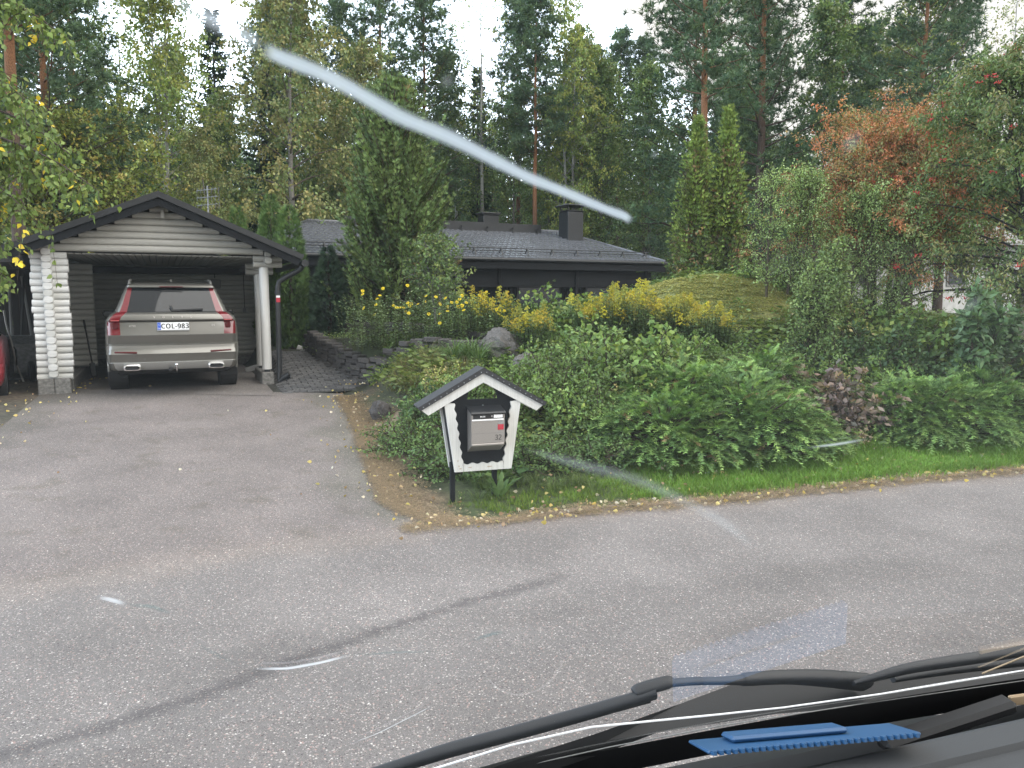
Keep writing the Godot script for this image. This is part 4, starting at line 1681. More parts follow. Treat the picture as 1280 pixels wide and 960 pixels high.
	g = Geo.new()
	g.bx(0.005, 0.69, 0.1475, 0.29, 0.003, 0.002)
	part("seam", g.mesh(M.pole_grey), b)
	g = Geo.new()
	g.bx(0.127, 0.742, 0.1485, 0.056, 0.05, 0.002)
	var st := part("sticker", g.mesh(M.sticker_red), b)
	g = Geo.new()
	g.bx(0.127, 0.785, 0.1484, 0.056, 0.032, 0.0018)
	part("paper_strip", g.mesh(M.pole_grey), st)
	g = Geo.new()
	for k in 3: g.bx(0.122 + 0.002 * k, 0.755 - 0.013 * k, 0.1497, 0.03 - 0.004 * k, 0.003, 0.001)
	part("small_print", g.mesh(M.lamp_pink), st)
	text_part("house_number", "32", 0.048, M.print_grey, b, at3(0.105, 0.647, 0.1485), 0.002, "Droid Sans", false, 0.9)
	g = Geo.new()
	g.bx(0.005, 0.585, 0.149, 0.31, 0.02, 0.01, 0.004)
	part("lower_lip", g.mesh(M.steel), b)

# ------------------------------------------------------------------ the van from which the picture is taken
const VAN_TURN := 0.314

func glass_z(x: float, y: float, off := 0.0) -> float:
	return -(0.78 - (0.5 - (EYE - y)) * 0.84 - 0.05 * pow(x - 0.37, 2.0) + off)

func on_glass(x: float, y: float, off := 0.0) -> Vector3:
	return Vector3(x, y, glass_z(x, y, off))

# dried dirt on the inside of the glass: a soft-edged band through points (x, y)
func dirt(o: Node3D, called: String, pts: Array, wid: Array, cc: Color, soft := 0.55):
	var g := Geo.new()
	var ring := []
	var fine := []
	var fw := []
	for i in pts.size() - 1:
		for k in 6:
			var t := k / 6.0
			fine.append(Vector2(pts[i][0], pts[i][1]).lerp(Vector2(pts[i + 1][0], pts[i + 1][1]), t))
			fw.append(lerpf(wid[i], wid[i + 1], t))
	fine.append(Vector2(pts[-1][0], pts[-1][1]))
	fw.append(wid[-1])
	# round the corners of the line
	for n in 2:
		var sm := fine.duplicate()
		for i in range(1, fine.size() - 1): sm[i] = (fine[i - 1] + fine[i] * 2.0 + fine[i + 1]) * 0.25
		fine = sm
	var offs := [-1.0, -0.72, -0.4, 0.0, 0.4, 0.72, 1.0]
	var falls := [0.0, 0.28, 0.85, 1.0, 0.85, 0.28, 0.0] if soft > 0.4 else [0.0, 0.15, 0.55, 1.0, 0.55, 0.15, 0.0]
	for i in fine.size():
		var a: Vector2 = fine[max(i - 1, 0)]
		var b: Vector2 = fine[min(i + 1, fine.size() - 1)]
		var d := (b - a).normalized()
		var s := Vector2(-d.y, d.x)
		var fade := smoothstep(-0.5, 5.0, float(i)) * smoothstep(-0.5, 5.0, float(fine.size() - 1 - i))
		var wob := 1.15 + 0.05 * sin(i * 0.9) + 0.03 * sin(i * 2.3)
		for k in 7:
			var p: Vector2 = fine[i] + s * (offs[k] * fw[i] * 0.5 * wob)
			g.v.append(on_glass(p.x, p.y, -0.003))
			g.n.append(Vector3(0, -0.64, 0.77))
			var al: float = cc.a * fade * falls[k]
			g.c.append(Color(cc.r, cc.g, cc.b, al))
	for i in fine.size() - 1:
		for k in 6:
			var a := i * 7 + k
			if (g.v[a + 8] - g.v[a]).cross(g.v[a + 7] - g.v[a]).dot(g.n[a]) >= 0: g.ix.append_array(PackedInt32Array([a, a + 7, a + 8, a, a + 8, a + 1]))
			else: g.ix.append_array(PackedInt32Array([a, a + 8, a + 7, a, a + 1, a + 8]))
	part(called, g.mesh(M.dried_dirt), o)

# an oval bar swept through points [x, y, z, half depth, half height], smoothed
func swept(pts: Array) -> Geo:
	var fine := []
	for i in pts.size() - 1:
		for k in 5:
			var t := k / 5.0
			var row := []
			for q in 5: row.append(cubic_interpolate(float(pts[i][q]), float(pts[i + 1][q]), float(pts[max(i - 1, 0)][q]), float(pts[min(i + 2, pts.size() - 1)][q]), t))
			fine.append(row)
	fine.append(pts[-1])
	var g := Geo.new()
	var sides := 12
	var rings := []
	for i in fine.size():
		var a: Array = fine[max(i - 1, 0)]
		var b: Array = fine[min(i + 1, fine.size() - 1)]
		var y := Vector3(b[0] - a[0], b[1] - a[1], b[2] - a[2]).normalized()
		var z := Vector3(0, 0.64, -0.77)
		var x := y.cross(z).normalized()
		z = x.cross(y)
		var ring := []
		for s in sides:
			var an := TAU * (s + 0.5) / sides
			ring.append(Vector3(fine[i][0], fine[i][1], fine[i][2]) + x * (signf(cos(an)) * pow(absf(cos(an)), 0.7) * fine[i][4]) + z * (signf(sin(an)) * pow(absf(sin(an)), 0.7) * fine[i][3]))
		rings.append(ring)
	for i in rings.size() - 1:
		var o := Vector3((fine[i][0] + fine[i + 1][0]) * 0.5, (fine[i][1] + fine[i + 1][1]) * 0.5, (fine[i][2] + fine[i + 1][2]) * 0.5)
		for s in sides:
			var e := (s + 1) % sides
			g.qo(rings[i][s], rings[i + 1][s], rings[i + 1][e], rings[i][e], o)
	for e in [0, rings.size() - 1]:
		var o := Vector3(fine[1][0], fine[1][1], fine[1][2]) if e == 0 else Vector3(fine[-2][0], fine[-2][1], fine[-2][2])
		for s in sides - 2: g.to(rings[e][0], rings[e][s + 1], rings[e][s + 2], o)
	return g.smooth(50)

func build_van():
	var o := thing("van", "front of the van the picture is taken from, with wipers and dashboard", "van", Vector3.ZERO, VAN_TURN)
	# windscreen
	var g := Geo.new()
	var nx := 24
	var ny := 10
	for j in ny + 1:
		for i in nx + 1:
			var x := lerpf(-0.75, 1.5, float(i) / nx)
			var y := lerpf(1.27, 2.32, float(j) / ny)
			g.v.append(on_glass(x, y))
			g.n.append(Vector3(-(x - 0.37) * -0.06, 0.64, -0.77).normalized())
			g.c.append(Color.WHITE)
	for j in ny:
		for i in nx:
			var a := j * (nx + 1) + i
			g.ix.append_array(PackedInt32Array([a, a + nx + 2, a + nx + 1, a, a + 1, a + nx + 2]))
	var ws := part("windscreen", g.mesh(M.clear_glass), o)
	# black printed band along its lower edge and a reflected light line, built as a thin pale strip
	g = Geo.new()
	for i in nx:
		var x0 := lerpf(-0.75, 1.5, float(i) / nx)
		var x1 := lerpf(-0.75, 1.5, float(i + 1) / nx)
		var t0 := 1.352 - 0.03 * smoothstep(0.4, -0.2, x0)
		var t1 := 1.352 - 0.03 * smoothstep(0.4, -0.2, x1)
		g.qo(on_glass(x0, 1.265, -0.004), on_glass(x0, t0, -0.004), on_glass(x1, t1, -0.004), on_glass(x1, 1.265, -0.004), Vector3(x0, 1.0, -2.0))
	part("printed_band", g.mesh(M.dash_black), ws)
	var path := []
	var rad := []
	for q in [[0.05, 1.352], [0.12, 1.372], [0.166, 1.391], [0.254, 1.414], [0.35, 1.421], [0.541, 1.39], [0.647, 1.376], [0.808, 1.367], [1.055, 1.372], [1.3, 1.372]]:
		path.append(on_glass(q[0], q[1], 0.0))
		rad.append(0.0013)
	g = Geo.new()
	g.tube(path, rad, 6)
	part("light_line", g.smooth(60).mesh(M.print_white), ws)
	path = []
	for q in [[0.1, 1.33], [0.272, 1.353], [0.398, 1.359], [0.558, 1.36], [0.8, 1.35], [1.3, 1.345]]: path.append(on_glass(q[0], q[1], -0.004))
	g = Geo.new()
	g.tube(path, [0.0008, 0.0008, 0.0008, 0.0008, 0.0008, 0.0008], 5)
	part("light_line", g.mesh(M.pole_grey), ws)
	# dirt and scratches on the glass
	var W := Color(0.72, 0.78, 0.82, 0.78)
	dirt(ws, "streak", [[0.003, 2.003], [0.009, 2.001], [0.022, 1.998], [0.034, 1.994], [0.052, 1.987], [0.072, 1.982], [0.093, 1.975], [0.108, 1.970], [0.124, 1.966], [0.15, 1.959], [0.159, 1.957], [0.164, 1.9545]], [0.0045, 0.0048, 0.005, 0.0052, 0.0056, 0.0055, 0.005, 0.0046, 0.0044, 0.004, 0.004, 0.0034], W)
	dirt(ws, "streak", [[-0.024, 2.013], [-0.013, 2.009], [-0.003, 2.006], [0.004, 2.003]], [0.004, 0.0065, 0.006, 0.004], Color(0.80, 0.84, 0.87, 0.55), 0.2)
	dirt(ws, "scratch", [[-0.099, 1.744], [-0.091, 1.739], [-0.084, 1.733]], [0.0035, 0.005, 0.004], Color(0.9, 0.9, 0.9, 0.75))
	dirt(ws, "scratch", [[-0.084, 1.733], [-0.071, 1.729], [-0.060, 1.718]], [0.003, 0.004, 0.003], Color(0.24, 0.32, 0.30, 0.5))
	dirt(ws, "scratch", [[-0.052, 1.689], [-0.039, 1.669], [-0.024, 1.650]], [0.003, 0.004, 0.003], Color(0.22, 0.26, 0.25, 0.4))
	dirt(ws, "scratch", [[-0.015, 1.644], [0.010, 1.637], [0.034, 1.638], [0.057, 1.642]], [0.0035, 0.0045, 0.0045, 0.004], Color(0.92, 0.92, 0.92, 0.85))
	dirt(ws, "scratch", [[0.055, 1.642], [0.091, 1.637], [0.136, 1.626]], [0.0035, 0.0035, 0.002], Color(0.24, 0.31, 0.30, 0.45))
	dirt(ws, "smudge", [[0.156, 1.636], [0.172, 1.641], [0.187, 1.642]], [0.005, 0.009, 0.005], Color(0.16, 0.25, 0.25, 0.5), 0.3)
	dirt(ws, "scratch", [[0.06, 1.492], [0.091, 1.503], [0.123, 1.526], [0.146, 1.543]], [0.002, 0.0028, 0.0035, 0.002], Color(0.85, 0.85, 0.85, 0.45))
	dirt(ws, "scratch", [[0.364, 1.8145], [0.389, 1.8155], [0.415, 1.8185]], [0.003, 0.0042, 0.0036], Color(0.8, 0.86, 0.82, 0.62), 0.3)
	dirt(ws, "streak", [[0.145, 1.831], [0.187, 1.815], [0.241, 1.797], [0.331, 1.75], [0.396, 1.705]], [0.004, 0.01, 0.011, 0.011, 0.006], Color(0.7, 0.74, 0.74, 0.2), 0.15)
	for q in [[0.068, 1.998, 0.006], [0.163, 1.98, 0.004], [0.26, 1.99, 0.012], [0.5, 1.95, 0.016], [0.41, 1.915, 0.014]]:
		dirt(ws, "smudge", [[q[0] - q[2] * 0.5, q[1]], [q[0], q[1] + 0.001], [q[0] + q[2] * 0.5, q[1]]], [q[2] * 0.5, q[2], q[2] * 0.5], Color(0.8, 0.82, 0.84, 0.14), 0.1)
	# wipers: a long moulded blade on a cranked arm, and the second blade at the right
	var wb := part("wiper_blade", swept([[0.02, 1.338, -0.880, 0.004, 0.006], [0.09, 1.354, -0.868, 0.006, 0.009], [0.15, 1.367, -0.860, 0.007, 0.011], [0.20, 1.377, -0.855, 0.008, 0.0104], [0.27, 1.388, -0.847, 0.008, 0.0108], [0.34, 1.399, -0.840, 0.008, 0.0108], [0.40, 1.413, -0.828, 0.008, 0.0108], [0.455, 1.426, -0.818, 0.007, 0.011]]).mesh(M.wiper_plastic), o)
	part("blade_clip", swept([[0.428, 1.428, -0.822, 0.006, 0.006], [0.435, 1.431, -0.822, 0.008, 0.0065], [0.47, 1.437, -0.818, 0.008, 0.0065], [0.478, 1.436, -0.819, 0.006, 0.006]]).mesh(M.wiper_plastic), wb)
	part("blade_rubber", swept([[0.06, 1.330, -0.890, 0.003, 0.004], [0.165, 1.356, -0.872, 0.003, 0.005], [0.45, 1.415, -0.822, 0.003, 0.005]]).mesh(M.rubber), wb)
	part("wiper_arm", swept([[0.47, 1.433, -0.822, 0.005, 0.005], [0.49, 1.430, -0.826, 0.005, 0.005], [0.52, 1.424, -0.832, 0.005, 0.005], [0.56, 1.415, -0.838, 0.005, 0.005], [0.595, 1.408, -0.843, 0.006, 0.007], [0.61, 1.406, -0.845, 0.008, 0.010], [0.68, 1.394, -0.853, 0.009, 0.0104], [0.76, 1.370, -0.872, 0.010, 0.014], [0.86, 1.334, -0.90, 0.011, 0.016]]).mesh(M.wiper_plastic), o)
	part("wiper_blade", swept([[0.80, 1.363, -0.857, 0.003, 0.005], [0.85, 1.371, -0.852, 0.006, 0.009], [0.90, 1.377, -0.847, 0.007, 0.011], [1.0, 1.378, -0.841, 0.008, 0.0104], [1.1, 1.378, -0.835, 0.008, 0.0108], [1.2, 1.375, -0.829, 0.008, 0.0108], [1.35, 1.369, -0.820, 0.008, 0.0108]]).mesh(M.wiper_plastic), o)
	part("wiper_arm", swept([[0.90, 1.340, -0.885, 0.005, 0.006], [1.05, 1.338, -0.879, 0.006, 0.008], [1.32, 1.328, -0.865, 0.008, 0.010]]).mesh(M.wiper_plastic), o)
	# cowl in front of the glass
	g = Geo.new()
	# its front edge (x, y, z), the back edge lies under the glass
	var edge := [[-0.75, 1.30, -0.84], [0.1, 1.34, -0.83], [0.328, 1.372, -0.83], [0.396, 1.370, -0.845], [0.534, 1.36, -0.89], [0.666, 1.354, -0.93], [0.752, 1.34, -0.94], [0.871, 1.319, -0.945], [1.052, 1.299, -0.945], [1.244, 1.286, -0.94], [1.5, 1.265, -0.92]]
	for i in edge.size() - 1:
		var e0 := Vector3(edge[i][0], edge[i][1], edge[i][2])
		var e1 := Vector3(edge[i + 1][0], edge[i + 1][1], edge[i + 1][2])
		var b0 := on_glass(e0.x, minf(e0.y - 0.012, 1.355), 0.012)
		var b1 := on_glass(e1.x, minf(e1.y - 0.012, 1.355), 0.012)
		var c := (e0 + e1 + b0 + b1) * 0.25 - Vector3(0, 0.1, 0)
		g.qo(b0, e0, e1, b1, c)
		g.qo(e0, e1, e1 - Vector3(0, 0.03, 0), e0 - Vector3(0, 0.03, 0), c)
	part("cowl", g.smooth(30).mesh(M.black_plastic), o)
	# bonnet and nose below the line of sight, pillars and doors; unseen roof and bulkhead added to keep the cab dark
	g = Geo.new()
	g.prism(PackedVector2Array([Vector2(0.70, 1.20), Vector2(0.96, 1.16), Vector2(1.45, 0.86), Vector2(1.60, 0.70), Vector2(1.64, 0.32), Vector2(0.70, 0.32)]), -0.78, 1.52, Transform3D(Basis(Vector3(0, 0, -1), Vector3(0, 1, 0), Vector3(1, 0, 0)), Vector3.ZERO))
	part("bonnet", g.smooth(30).mesh(M.black_paint), o)
	g = Geo.new()
	g.bx(0.37, 2.42, 1.0, 2.3, 0.06, 2.1, 0.02)
	part("roof", g.mesh(M.dash_grey), o)
	g = Geo.new()
	g.bx(0.37, 1.3, 2.0, 2.3, 2.2, 0.06)
	part("bulkhead", g.mesh(M.dash_grey), o)
	for sg in [-1.0, 1.0]:
		var x: float = 0.37 + sg * 1.13
		g = Geo.new()
		g.bar(on_glass(x, 1.25, -0.01), on_glass(x, 2.42, -0.01), 0.07, 0.09, Vector3.BACK, 0.015)
		part("windscreen_pillar", g.mesh(M.dash_black), o)
		g = Geo.new()
		g.bx(x, 0.85, 0.55, 0.06, 1.1, 2.9)
		part("door", g.mesh(M.dash_grey), o)
		for z in [-1.15, 1.75]:
			g = Geo.new()
			g.lathe(PackedVector2Array([Vector2(0, -0.1), Vector2(0.3, -0.11), Vector2(0.33, -0.08), Vector2(0.33, 0.08), Vector2(0.3, 0.11), Vector2(0, 0.1)]), 24, Transform3D(Basis(Vector3.BACK, PI / 2), Vector3(x - sg * 0.12, 0.335, z)))
			part("wheel", g.smooth(35).mesh(M.rubber), o)
	g = Geo.new()
	g.bx(0.37, 0.45, 0.4, 2.2, 0.06, 3.2)
	part("cab_floor", g.mesh(M.dash_black), o)
	# dashboard: grey pad with a groove, a dark trough before the glass
	g = Geo.new()
	var dp := PackedVector2Array([Vector2(0.715, 1.360), Vector2(0.70, 1.369), Vector2(0.662, 1.371), Vector2(0.658, 1.364), Vector2(0.632, 1.364), Vector2(0.628, 1.3725), Vector2(0.45, 1.375), Vector2(0.25, 1.362), Vector2(0.16, 1.32), Vector2(0.14, 1.0), Vector2(0.3, 0.95), Vector2(0.72, 1.2)])
	g.prism(dp, -0.72, 1.46, Transform3D(Basis(Vector3(0, 0, -1), Vector3(0, 1, 0), Vector3(1, 0, 0)), Vector3.ZERO))
	part("dashboard", g.smooth(25).mesh(M.dash_grey), o)
	g = Geo.new()
	g.bx(0.37, 1.21, -0.80, 2.2, 0.03, 0.24)
	part("vent_trough", g.mesh(M.dash_black), o)
	g = Geo.new()
	g.lathe(PackedVector2Array([Vector2(0, 0.0), Vector2(0.055, 0.0), Vector2(0.062, -0.03), Vector2(0, -0.03)]), 28, at3(0.30, 1.338, -0.70))
	part("vent_rim", g.smooth(40).mesh(M.dash_black), o)
	g = Geo.new()
	var ring := []
	var rr := []
	for k in 25:
		var a := TAU * k / 24
		ring.append(Vector3(0.30 + 0.056 * cos(a), 1.339, -0.70 + 0.056 * sin(a)))
		rr.append(0.0012)
	g.tube(ring, rr, 5, false)
	part("vent_ring", g.mesh(M.pole_grey), o)
	# dark strut in the trough on the right
	g = Geo.new()
	g.bar(Vector3(0.80, 1.30, -0.80), Vector3(1.0, 1.345, -0.77), 0.03, 0.02, Vector3.UP, 0.006)
	part("trough_clip", g.mesh(M.black_plastic), o)
	g = Geo.new()
	g.bar(Vector3(1.0, 1.345, -0.775), Vector3(1.25, 1.352, -0.74), 0.006, 0.016, Vector3.UP, 0.002)
	part("wooden_sliver", g.mesh(M.wood_stick), o)
	# thin stem hanging on the glass at the right edge
	g = Geo.new()
	g.tube([on_glass(0.955, 1.39, -0.006), on_glass(1.02, 1.45, -0.006), on_glass(1.075, 1.50, -0.006)], [0.0012, 0.0012, 0.0008], 5)
	part("dry_stem", g.mesh(M.wood_stick), ws)
	# the blue parking disc that lies at the front of the dashboard
	var b := thing("parking_disc", "blue plastic parking disc with toothed edge lying on the dashboard", "parking disc", Basis(Vector3.UP, VAN_TURN) * Vector3(0.61, 1.384, -0.722), VAN_TURN - 0.17)
	g = Geo.new()
	g.box(Transform3D(Basis(Vector3.RIGHT, -0.36), Vector3(0, 0.002, -0.01)), Vector3(0.27, 0.004, 0.065), 0.0015)
	part("plate", g.mesh(M.disc_blue), b)
	g = Geo.new()
	for k in 31:
		g.prism(PackedVector2Array([Vector2(-0.132 + k * 0.0085, 0), Vector2(-0.125 + k * 0.0085, 0), Vector2(-0.1265 + k * 0.0085, -0.006), Vector2(-0.1305 + k * 0.0085, -0.006)]), -0.001, 0.0035, Transform3D(Basis(Vector3.RIGHT, -0.36) * Basis(Vector3(1, 0, 0), Vector3(0, 0, -1), Vector3(0, 1, 0)), Vector3(0, 0.012, 0.0205)))
	part("teeth", g.mesh(M.disc_blue), b)
	g = Geo.new()
	g.box(Transform3D(Basis(Vector3.RIGHT, -0.36), Vector3(-0.02, 0.005, -0.02)), Vector3(0.15, 0.007, 0.036), 0.003)
	part("pocket", g.mesh(M.disc_blue), b)

# ------------------------------------------------------------------ small things round the carport
func build_small_things():
	# wheelbarrow stood on its nose against the store
	var o := thing("wheelbarrow", "grey steel wheelbarrow tipped up against the tool store", "wheelbarrow", P(-8.8, 13.9, 0.44), 0.7)
	var g := Geo.new()
	# the tray: a tapered tub standing upright, its open side towards the store
	var outer := [Vector3(-0.33, 0.03, 0.05), Vector3(0.33, 0.03, 0.05), Vector3(0.30, 0.80, 0.02), Vector3(-0.30, 0.80, 0.02)]
	var inner := [Vector3(-0.24, 0.16, 0.33), Vector3(0.24, 0.16, 0.33), Vector3(0.22, 0.66, 0.31), Vector3(-0.22, 0.66, 0.31)]
	var c := Vector3(0, 0.4, 0.1)
	g.qo(inner[0], inner[1], inner[2], inner[3], c)
	for k in 4: g.qo(outer[k], outer[(k + 1) % 4], inner[(k + 1) % 4], inner[k], c)
	part("tray", g.mesh(M.galvanised), o)
	g = Geo.new()
	g.tube([outer[0], outer[1], outer[2], outer[3], outer[0]], [0.014, 0.014, 0.014, 0.014, 0.014], 6)
	part("rim", g.mesh(M.galvanised), o)
	for sg in [-1.0, 1.0]:
		g = Geo.new()
		g.tube([Vector3(sg * 0.12, 0.0, 0.45), Vector3(sg * 0.2, 0.3, 0.38), Vector3(sg * 0.25, 0.72, 0.36), Vector3(sg * 0.28, 1.02, 0.12), Vector3(sg * 0.29, 1.25, 0.05)], [0.016, 0.016, 0.016, 0.016, 0.018], 8)
		part("handle", g.smooth(60).mesh(M.steel), o)
		g = Geo.new()
		g.tube([Vector3(sg * 0.22, 0.62, 0.36), Vector3(sg * 0.22, 0.58, 0.58), Vector3(sg * 0.22, 0.42, 0.60), Vector3(sg * 0.2, 0.3, 0.38)], [0.013, 0.013, 0.013, 0.013], 7)
		part("leg", g.smooth(60).mesh(M.black_steel), o)
	g = Geo.new()
	g.lathe(PackedVector2Array([Vector2(0, -0.03), Vector2(0.1, -0.035), Vector2(0.17, -0.04), Vector2(0.19, 0), Vector2(0.17, 0.04), Vector2(0.1, 0.035), Vector2(0, 0.03)]), 20, Transform3D(Basis(Vector3.BACK, PI / 2), Vector3(0, 0.19, 0.52)))
	part("wheel", g.smooth(40).mesh(M.rubber), o)
	# broom leaning on the inner wall
	var br := thing("broom", "dark broom leaning against the inner log wall of the carport", "broom", PORT_AT, PORT_TURN)
	g = Geo.new()
	g.tube([Vector3(-1.22, 0.25, -1.55), Vector3(-1.33, 1.05, -1.75)], [0.014, 0.014], 8)
	part("shaft", g.mesh(M.dark_board), br)
	g = Geo.new()
	g.bar(Vector3(-1.20, 0.10, -1.52), Vector3(-1.235, 0.34, -1.575), 0.09, 0.05, Vector3.BACK, 0.012)
	part("head", g.mesh(M.black_plastic), br)
	g = Geo.new()
	g.bar(Vector3(-1.315, 0.93, -1.72), Vector3(-1.335, 1.09, -1.758), 0.035, 0.035, Vector3.BACK, 0.01)
	part("grip", g.mesh(M.black_plastic), br)
	# aerial on its mast behind the carport
	var an := thing("television_aerial", "pale television aerial on a mast above the carport roof", "aerial", P(-7.05, 18.2, h(-7.05, 18.2)))
	g = Geo.new()
	g.tube([Vector3.ZERO, Vector3(0, 4.05, 0)], [0.022, 0.018], 8)
	part("mast", g.mesh(M.galvanised), an)
	for k in 3:
		g = Geo.new()
		var y := 3.95 - 0.17 * k
		g.tube([Vector3(-0.30, y, -0.1), Vector3(0.26, y + 0.02, 0.1)], [0.008, 0.008], 6)
		var boom := part("boom", g.mesh(M.galvanised), an)
		for i in 7:
			var x := -0.29 + i * 0.09
			g = Geo.new()
			g.tube([Vector3(x - 0.02, y - 0.08 * (0.6 + 0.05 * i), -0.1 + x * 0.2), Vector3(x + 0.02, y + 0.08 * (0.6 + 0.05 * i), -0.05 + x * 0.2)], [0.007, 0.007], 5)
			part("element", g.mesh(M.galvanised), boom)
	# two little white lanterns or stones by the hedge are one pale stone
	var ps := thing("pale_stone", "small pale stone at the foot of the hedge beside the path", "stone", P(-4.35, 15.75, h(-4.35, 15.75)))
	part("rock", rock_geo(77, 0.06, 0.09, 0.06, 2).mesh(M.white_paint), ps)

# a weathered stone: a lumpy ball
func rock_geo(sd: int, sx: float, sy: float, sz: float, detail := 3) -> Geo:
	var f := FastNoiseLite.new()
	f.seed = sd
	f.frequency = 0.9
	f.fractal_octaves = 4
	var g := Geo.new()
	var nu := 12 * detail
	var nv := 7 * detail
	var pt := func(u, v):
		var a = TAU * u / nu
		var b = PI * v / nv - PI / 2
		var d := Vector3(cos(b) * cos(a), sin(b), cos(b) * sin(a))
		# facets: flatten along a few planes
		var r := 1.0 + 0.34 * f.get_noise_3dv(d * 1.6) + 0.12 * f.get_noise_3dv(d * 5.0 + Vector3(9, 2, 4))
		for k in 5:
			var pn := Vector3(sin(k * 2.4 + sd), 0.5 * cos(k * 1.7 + sd * 2), cos(k * 3.1 + sd)).normalized()
			r = minf(r, 0.93 / maxf(0.2, d.dot(pn)))
		return Vector3(d.x * sx, d.y * sy, d.z * sz) * r
	for j in nv:
		for i in nu:
			g.qo(pt.call(i, j), pt.call(i, j + 1), pt.call((i + 1) % nu, j + 1), pt.call((i + 1) % nu, j), Vector3.ZERO)
	return g.smooth(38)

# ------------------------------------------------------------------ trees
func pick(pal: Array) -> Color:
	return pal[rng.randi() % pal.size()]

func vary(c: Color, k: float) -> Color:
	var f := 1.0 + rnd(-k, k)
	return Color(c.r * gain.r * f * (1 + rnd(-0.06, 0.06)), c.g * gain.g * f, c.b * gain.b * f * (1 + rnd(-0.1, 0.1)), 1)

func randdir() -> Vector3:
	var z := rnd(-1, 1)
	var a := rnd(0, TAU)
	var r := sqrt(1 - z * z)
	return Vector3(r * cos(a), z, r * sin(a))

# one leafy branch with its twigs
func leafy_branch(tr: Geo, cr: Geo, from: Vector3, az: float, el: float, len_: float, r0: float, p: Dictionary, tone: float):
	var path := [from]
	var rad := [r0]
	var dir := Vector3(cos(az) * cos(el), sin(el), sin(az) * cos(el))
	var n := 5
	var step := len_ / n
	for k in n:
		dir = (dir + Vector3(rnd(-0.16, 0.16), rnd(-0.1, 0.1) - p.droop * (k + 1.0) / n, rnd(-0.16, 0.16))).normalized()
		path.append(path[-1] + dir * step)
		rad.append(lerpf(r0, 0.004, (k + 1.0) / n))
	tr.col = p.get("limb", p.bark)
	tr.tube(path, rad, 4 if r0 < 0.03 else 6, false)
	for w in p.tw:
		var s: float = lerpf(p.get("twig_from", 0.25), 1.0, (w + rnd(0.1, 0.9)) / p.tw) * n
		var k := mini(int(s), n - 1)
		var at: Vector3 = path[k].lerp(path[k + 1], s - k)
		var bd: Vector3 = (path[k + 1] - path[k]).normalized()
		var td := (bd * 0.5 + randdir() * 0.9 + Vector3(0, p.twig_up, 0)).normalized()
		var tl: float = p.twl * rnd(0.55, 1.15)
		var mid := at + td * tl * 0.5
		td = (td + Vector3(0, -p.twig_droop, 0)).normalized()
		var tip := mid + td * tl * 0.5
		if p.get("twigs", true): tr.tube([at, mid, tip], [0.005, 0.004, 0.002], 3, false)
		var tt := tone * rnd(0.72, 1.28)
		var base: Color = pick(p.pal)
		for q in p.lf:
			var u := rnd(0.1, 1.05)
			var c: Vector3 = (at.lerp(mid, u * 2) if u < 0.5 else mid.lerp(tip, u * 2 - 1)) + randdir() * p.spread * rnd(0.3, 1.0)
			var ld := (td * 0.5 + randdir() + Vector3(0, -p.leaf_hang, 0)).normalized()
			var up := (Vector3.UP * 0.8 + randdir() * 0.8)
			var cc := vary(base if rng.randf() < 0.75 else pick(p.pal), 0.22)
			cr.leaf(c, ld, up, p.ll * rnd(0.75, 1.25), p.lw * rnd(0.8, 1.2), Color(cc.r * tt, cc.g * tt, cc.b * tt))
	return path[-1]

func crown_shape(kind: String, t: float) -> float:
	match kind:
		"oval": return sqrt(maxf(0.02, 1.0 - pow(2.0 * t - 0.85, 2.0) / 1.35))
		"cone": return lerpf(1.0, 0.1, t) * (0.75 if t < 0.08 else 1.0)
		"dome": return sqrt(maxf(0.03, 1.0 - t * t))
		"tall": return pow(sin(PI * clampf(0.12 + t * 0.86, 0, 1)), 0.7)
	return 1.0

func leafy_tree(p: Dictionary) -> Dictionary:
	rng.seed = p.seed
	var tr := Geo.new()
	var cr := Geo.new()
	var H: float = p.H
	var tips := []
	for st in p.get("stems", 1):
		var lean = Vector3(rnd(-1, 1), 0, rnd(-1, 1)) * p.get("lean", 0.02)
		var off = Vector3(rnd(-1, 1), 0, rnd(-1, 1)) * p.get("stem_gap", 0.0) * (0 if st == 0 else 1)
		var path := []
		var rad := []
		var cols := []
		var n := 14
		var sway := Vector3.ZERO
		var hh := H * (1.0 if st == 0 else rnd(0.75, 0.98))
		for k in n + 1:
			var t := float(k) / n
			sway += Vector3(rnd(-1, 1), 0, rnd(-1, 1)) * p.get("sway", 0.03)
			path.append(off + Vector3(0, hh * t - (0.25 if k == 0 else 0.0), 0) + sway * t + lean * hh * t)
			rad.append(lerpf(p.r, 0.01, pow(t, 0.8)))
			var b: Color = p.bark
			if p.has("bark_top"): b = b.lerp(p.bark_top, smoothstep(0.3, 0.5, t))
			if p.has("fleck") and rng.randf() < 0.3: b = b.lerp(p.fleck, 0.7)
			cols.append(b)
		tr.tube(path, rad, 8, false, cols)
		var nb: int = p.nb
		for b in nb:
			var t: float = (b + rnd(0.1, 0.9)) / nb
			var ht: float = lerpf(p.base, 0.985, t)
			var f := ht * n
			var k := mini(int(f), n - 1)
			var at: Vector3 = path[k].lerp(path[k + 1], f - k)
			var L: float = p.R * crown_shape(p.shape, t) * rnd(0.7, 1.12)
			var el: float = lerpf(p.el0, p.el1, t) + rnd(-0.2, 0.2)
			tips.append(leafy_branch(tr, cr, at, b * 2.399 + rnd(-0.4, 0.4) + st, el, L, maxf(0.008, p.r * 0.42 * (1 - ht)), p, rnd(0.8, 1.2)))
	return {"trunk": tr.mesh(M.bark), "crown": cr.mesh(M.leaf), "tips": tips}

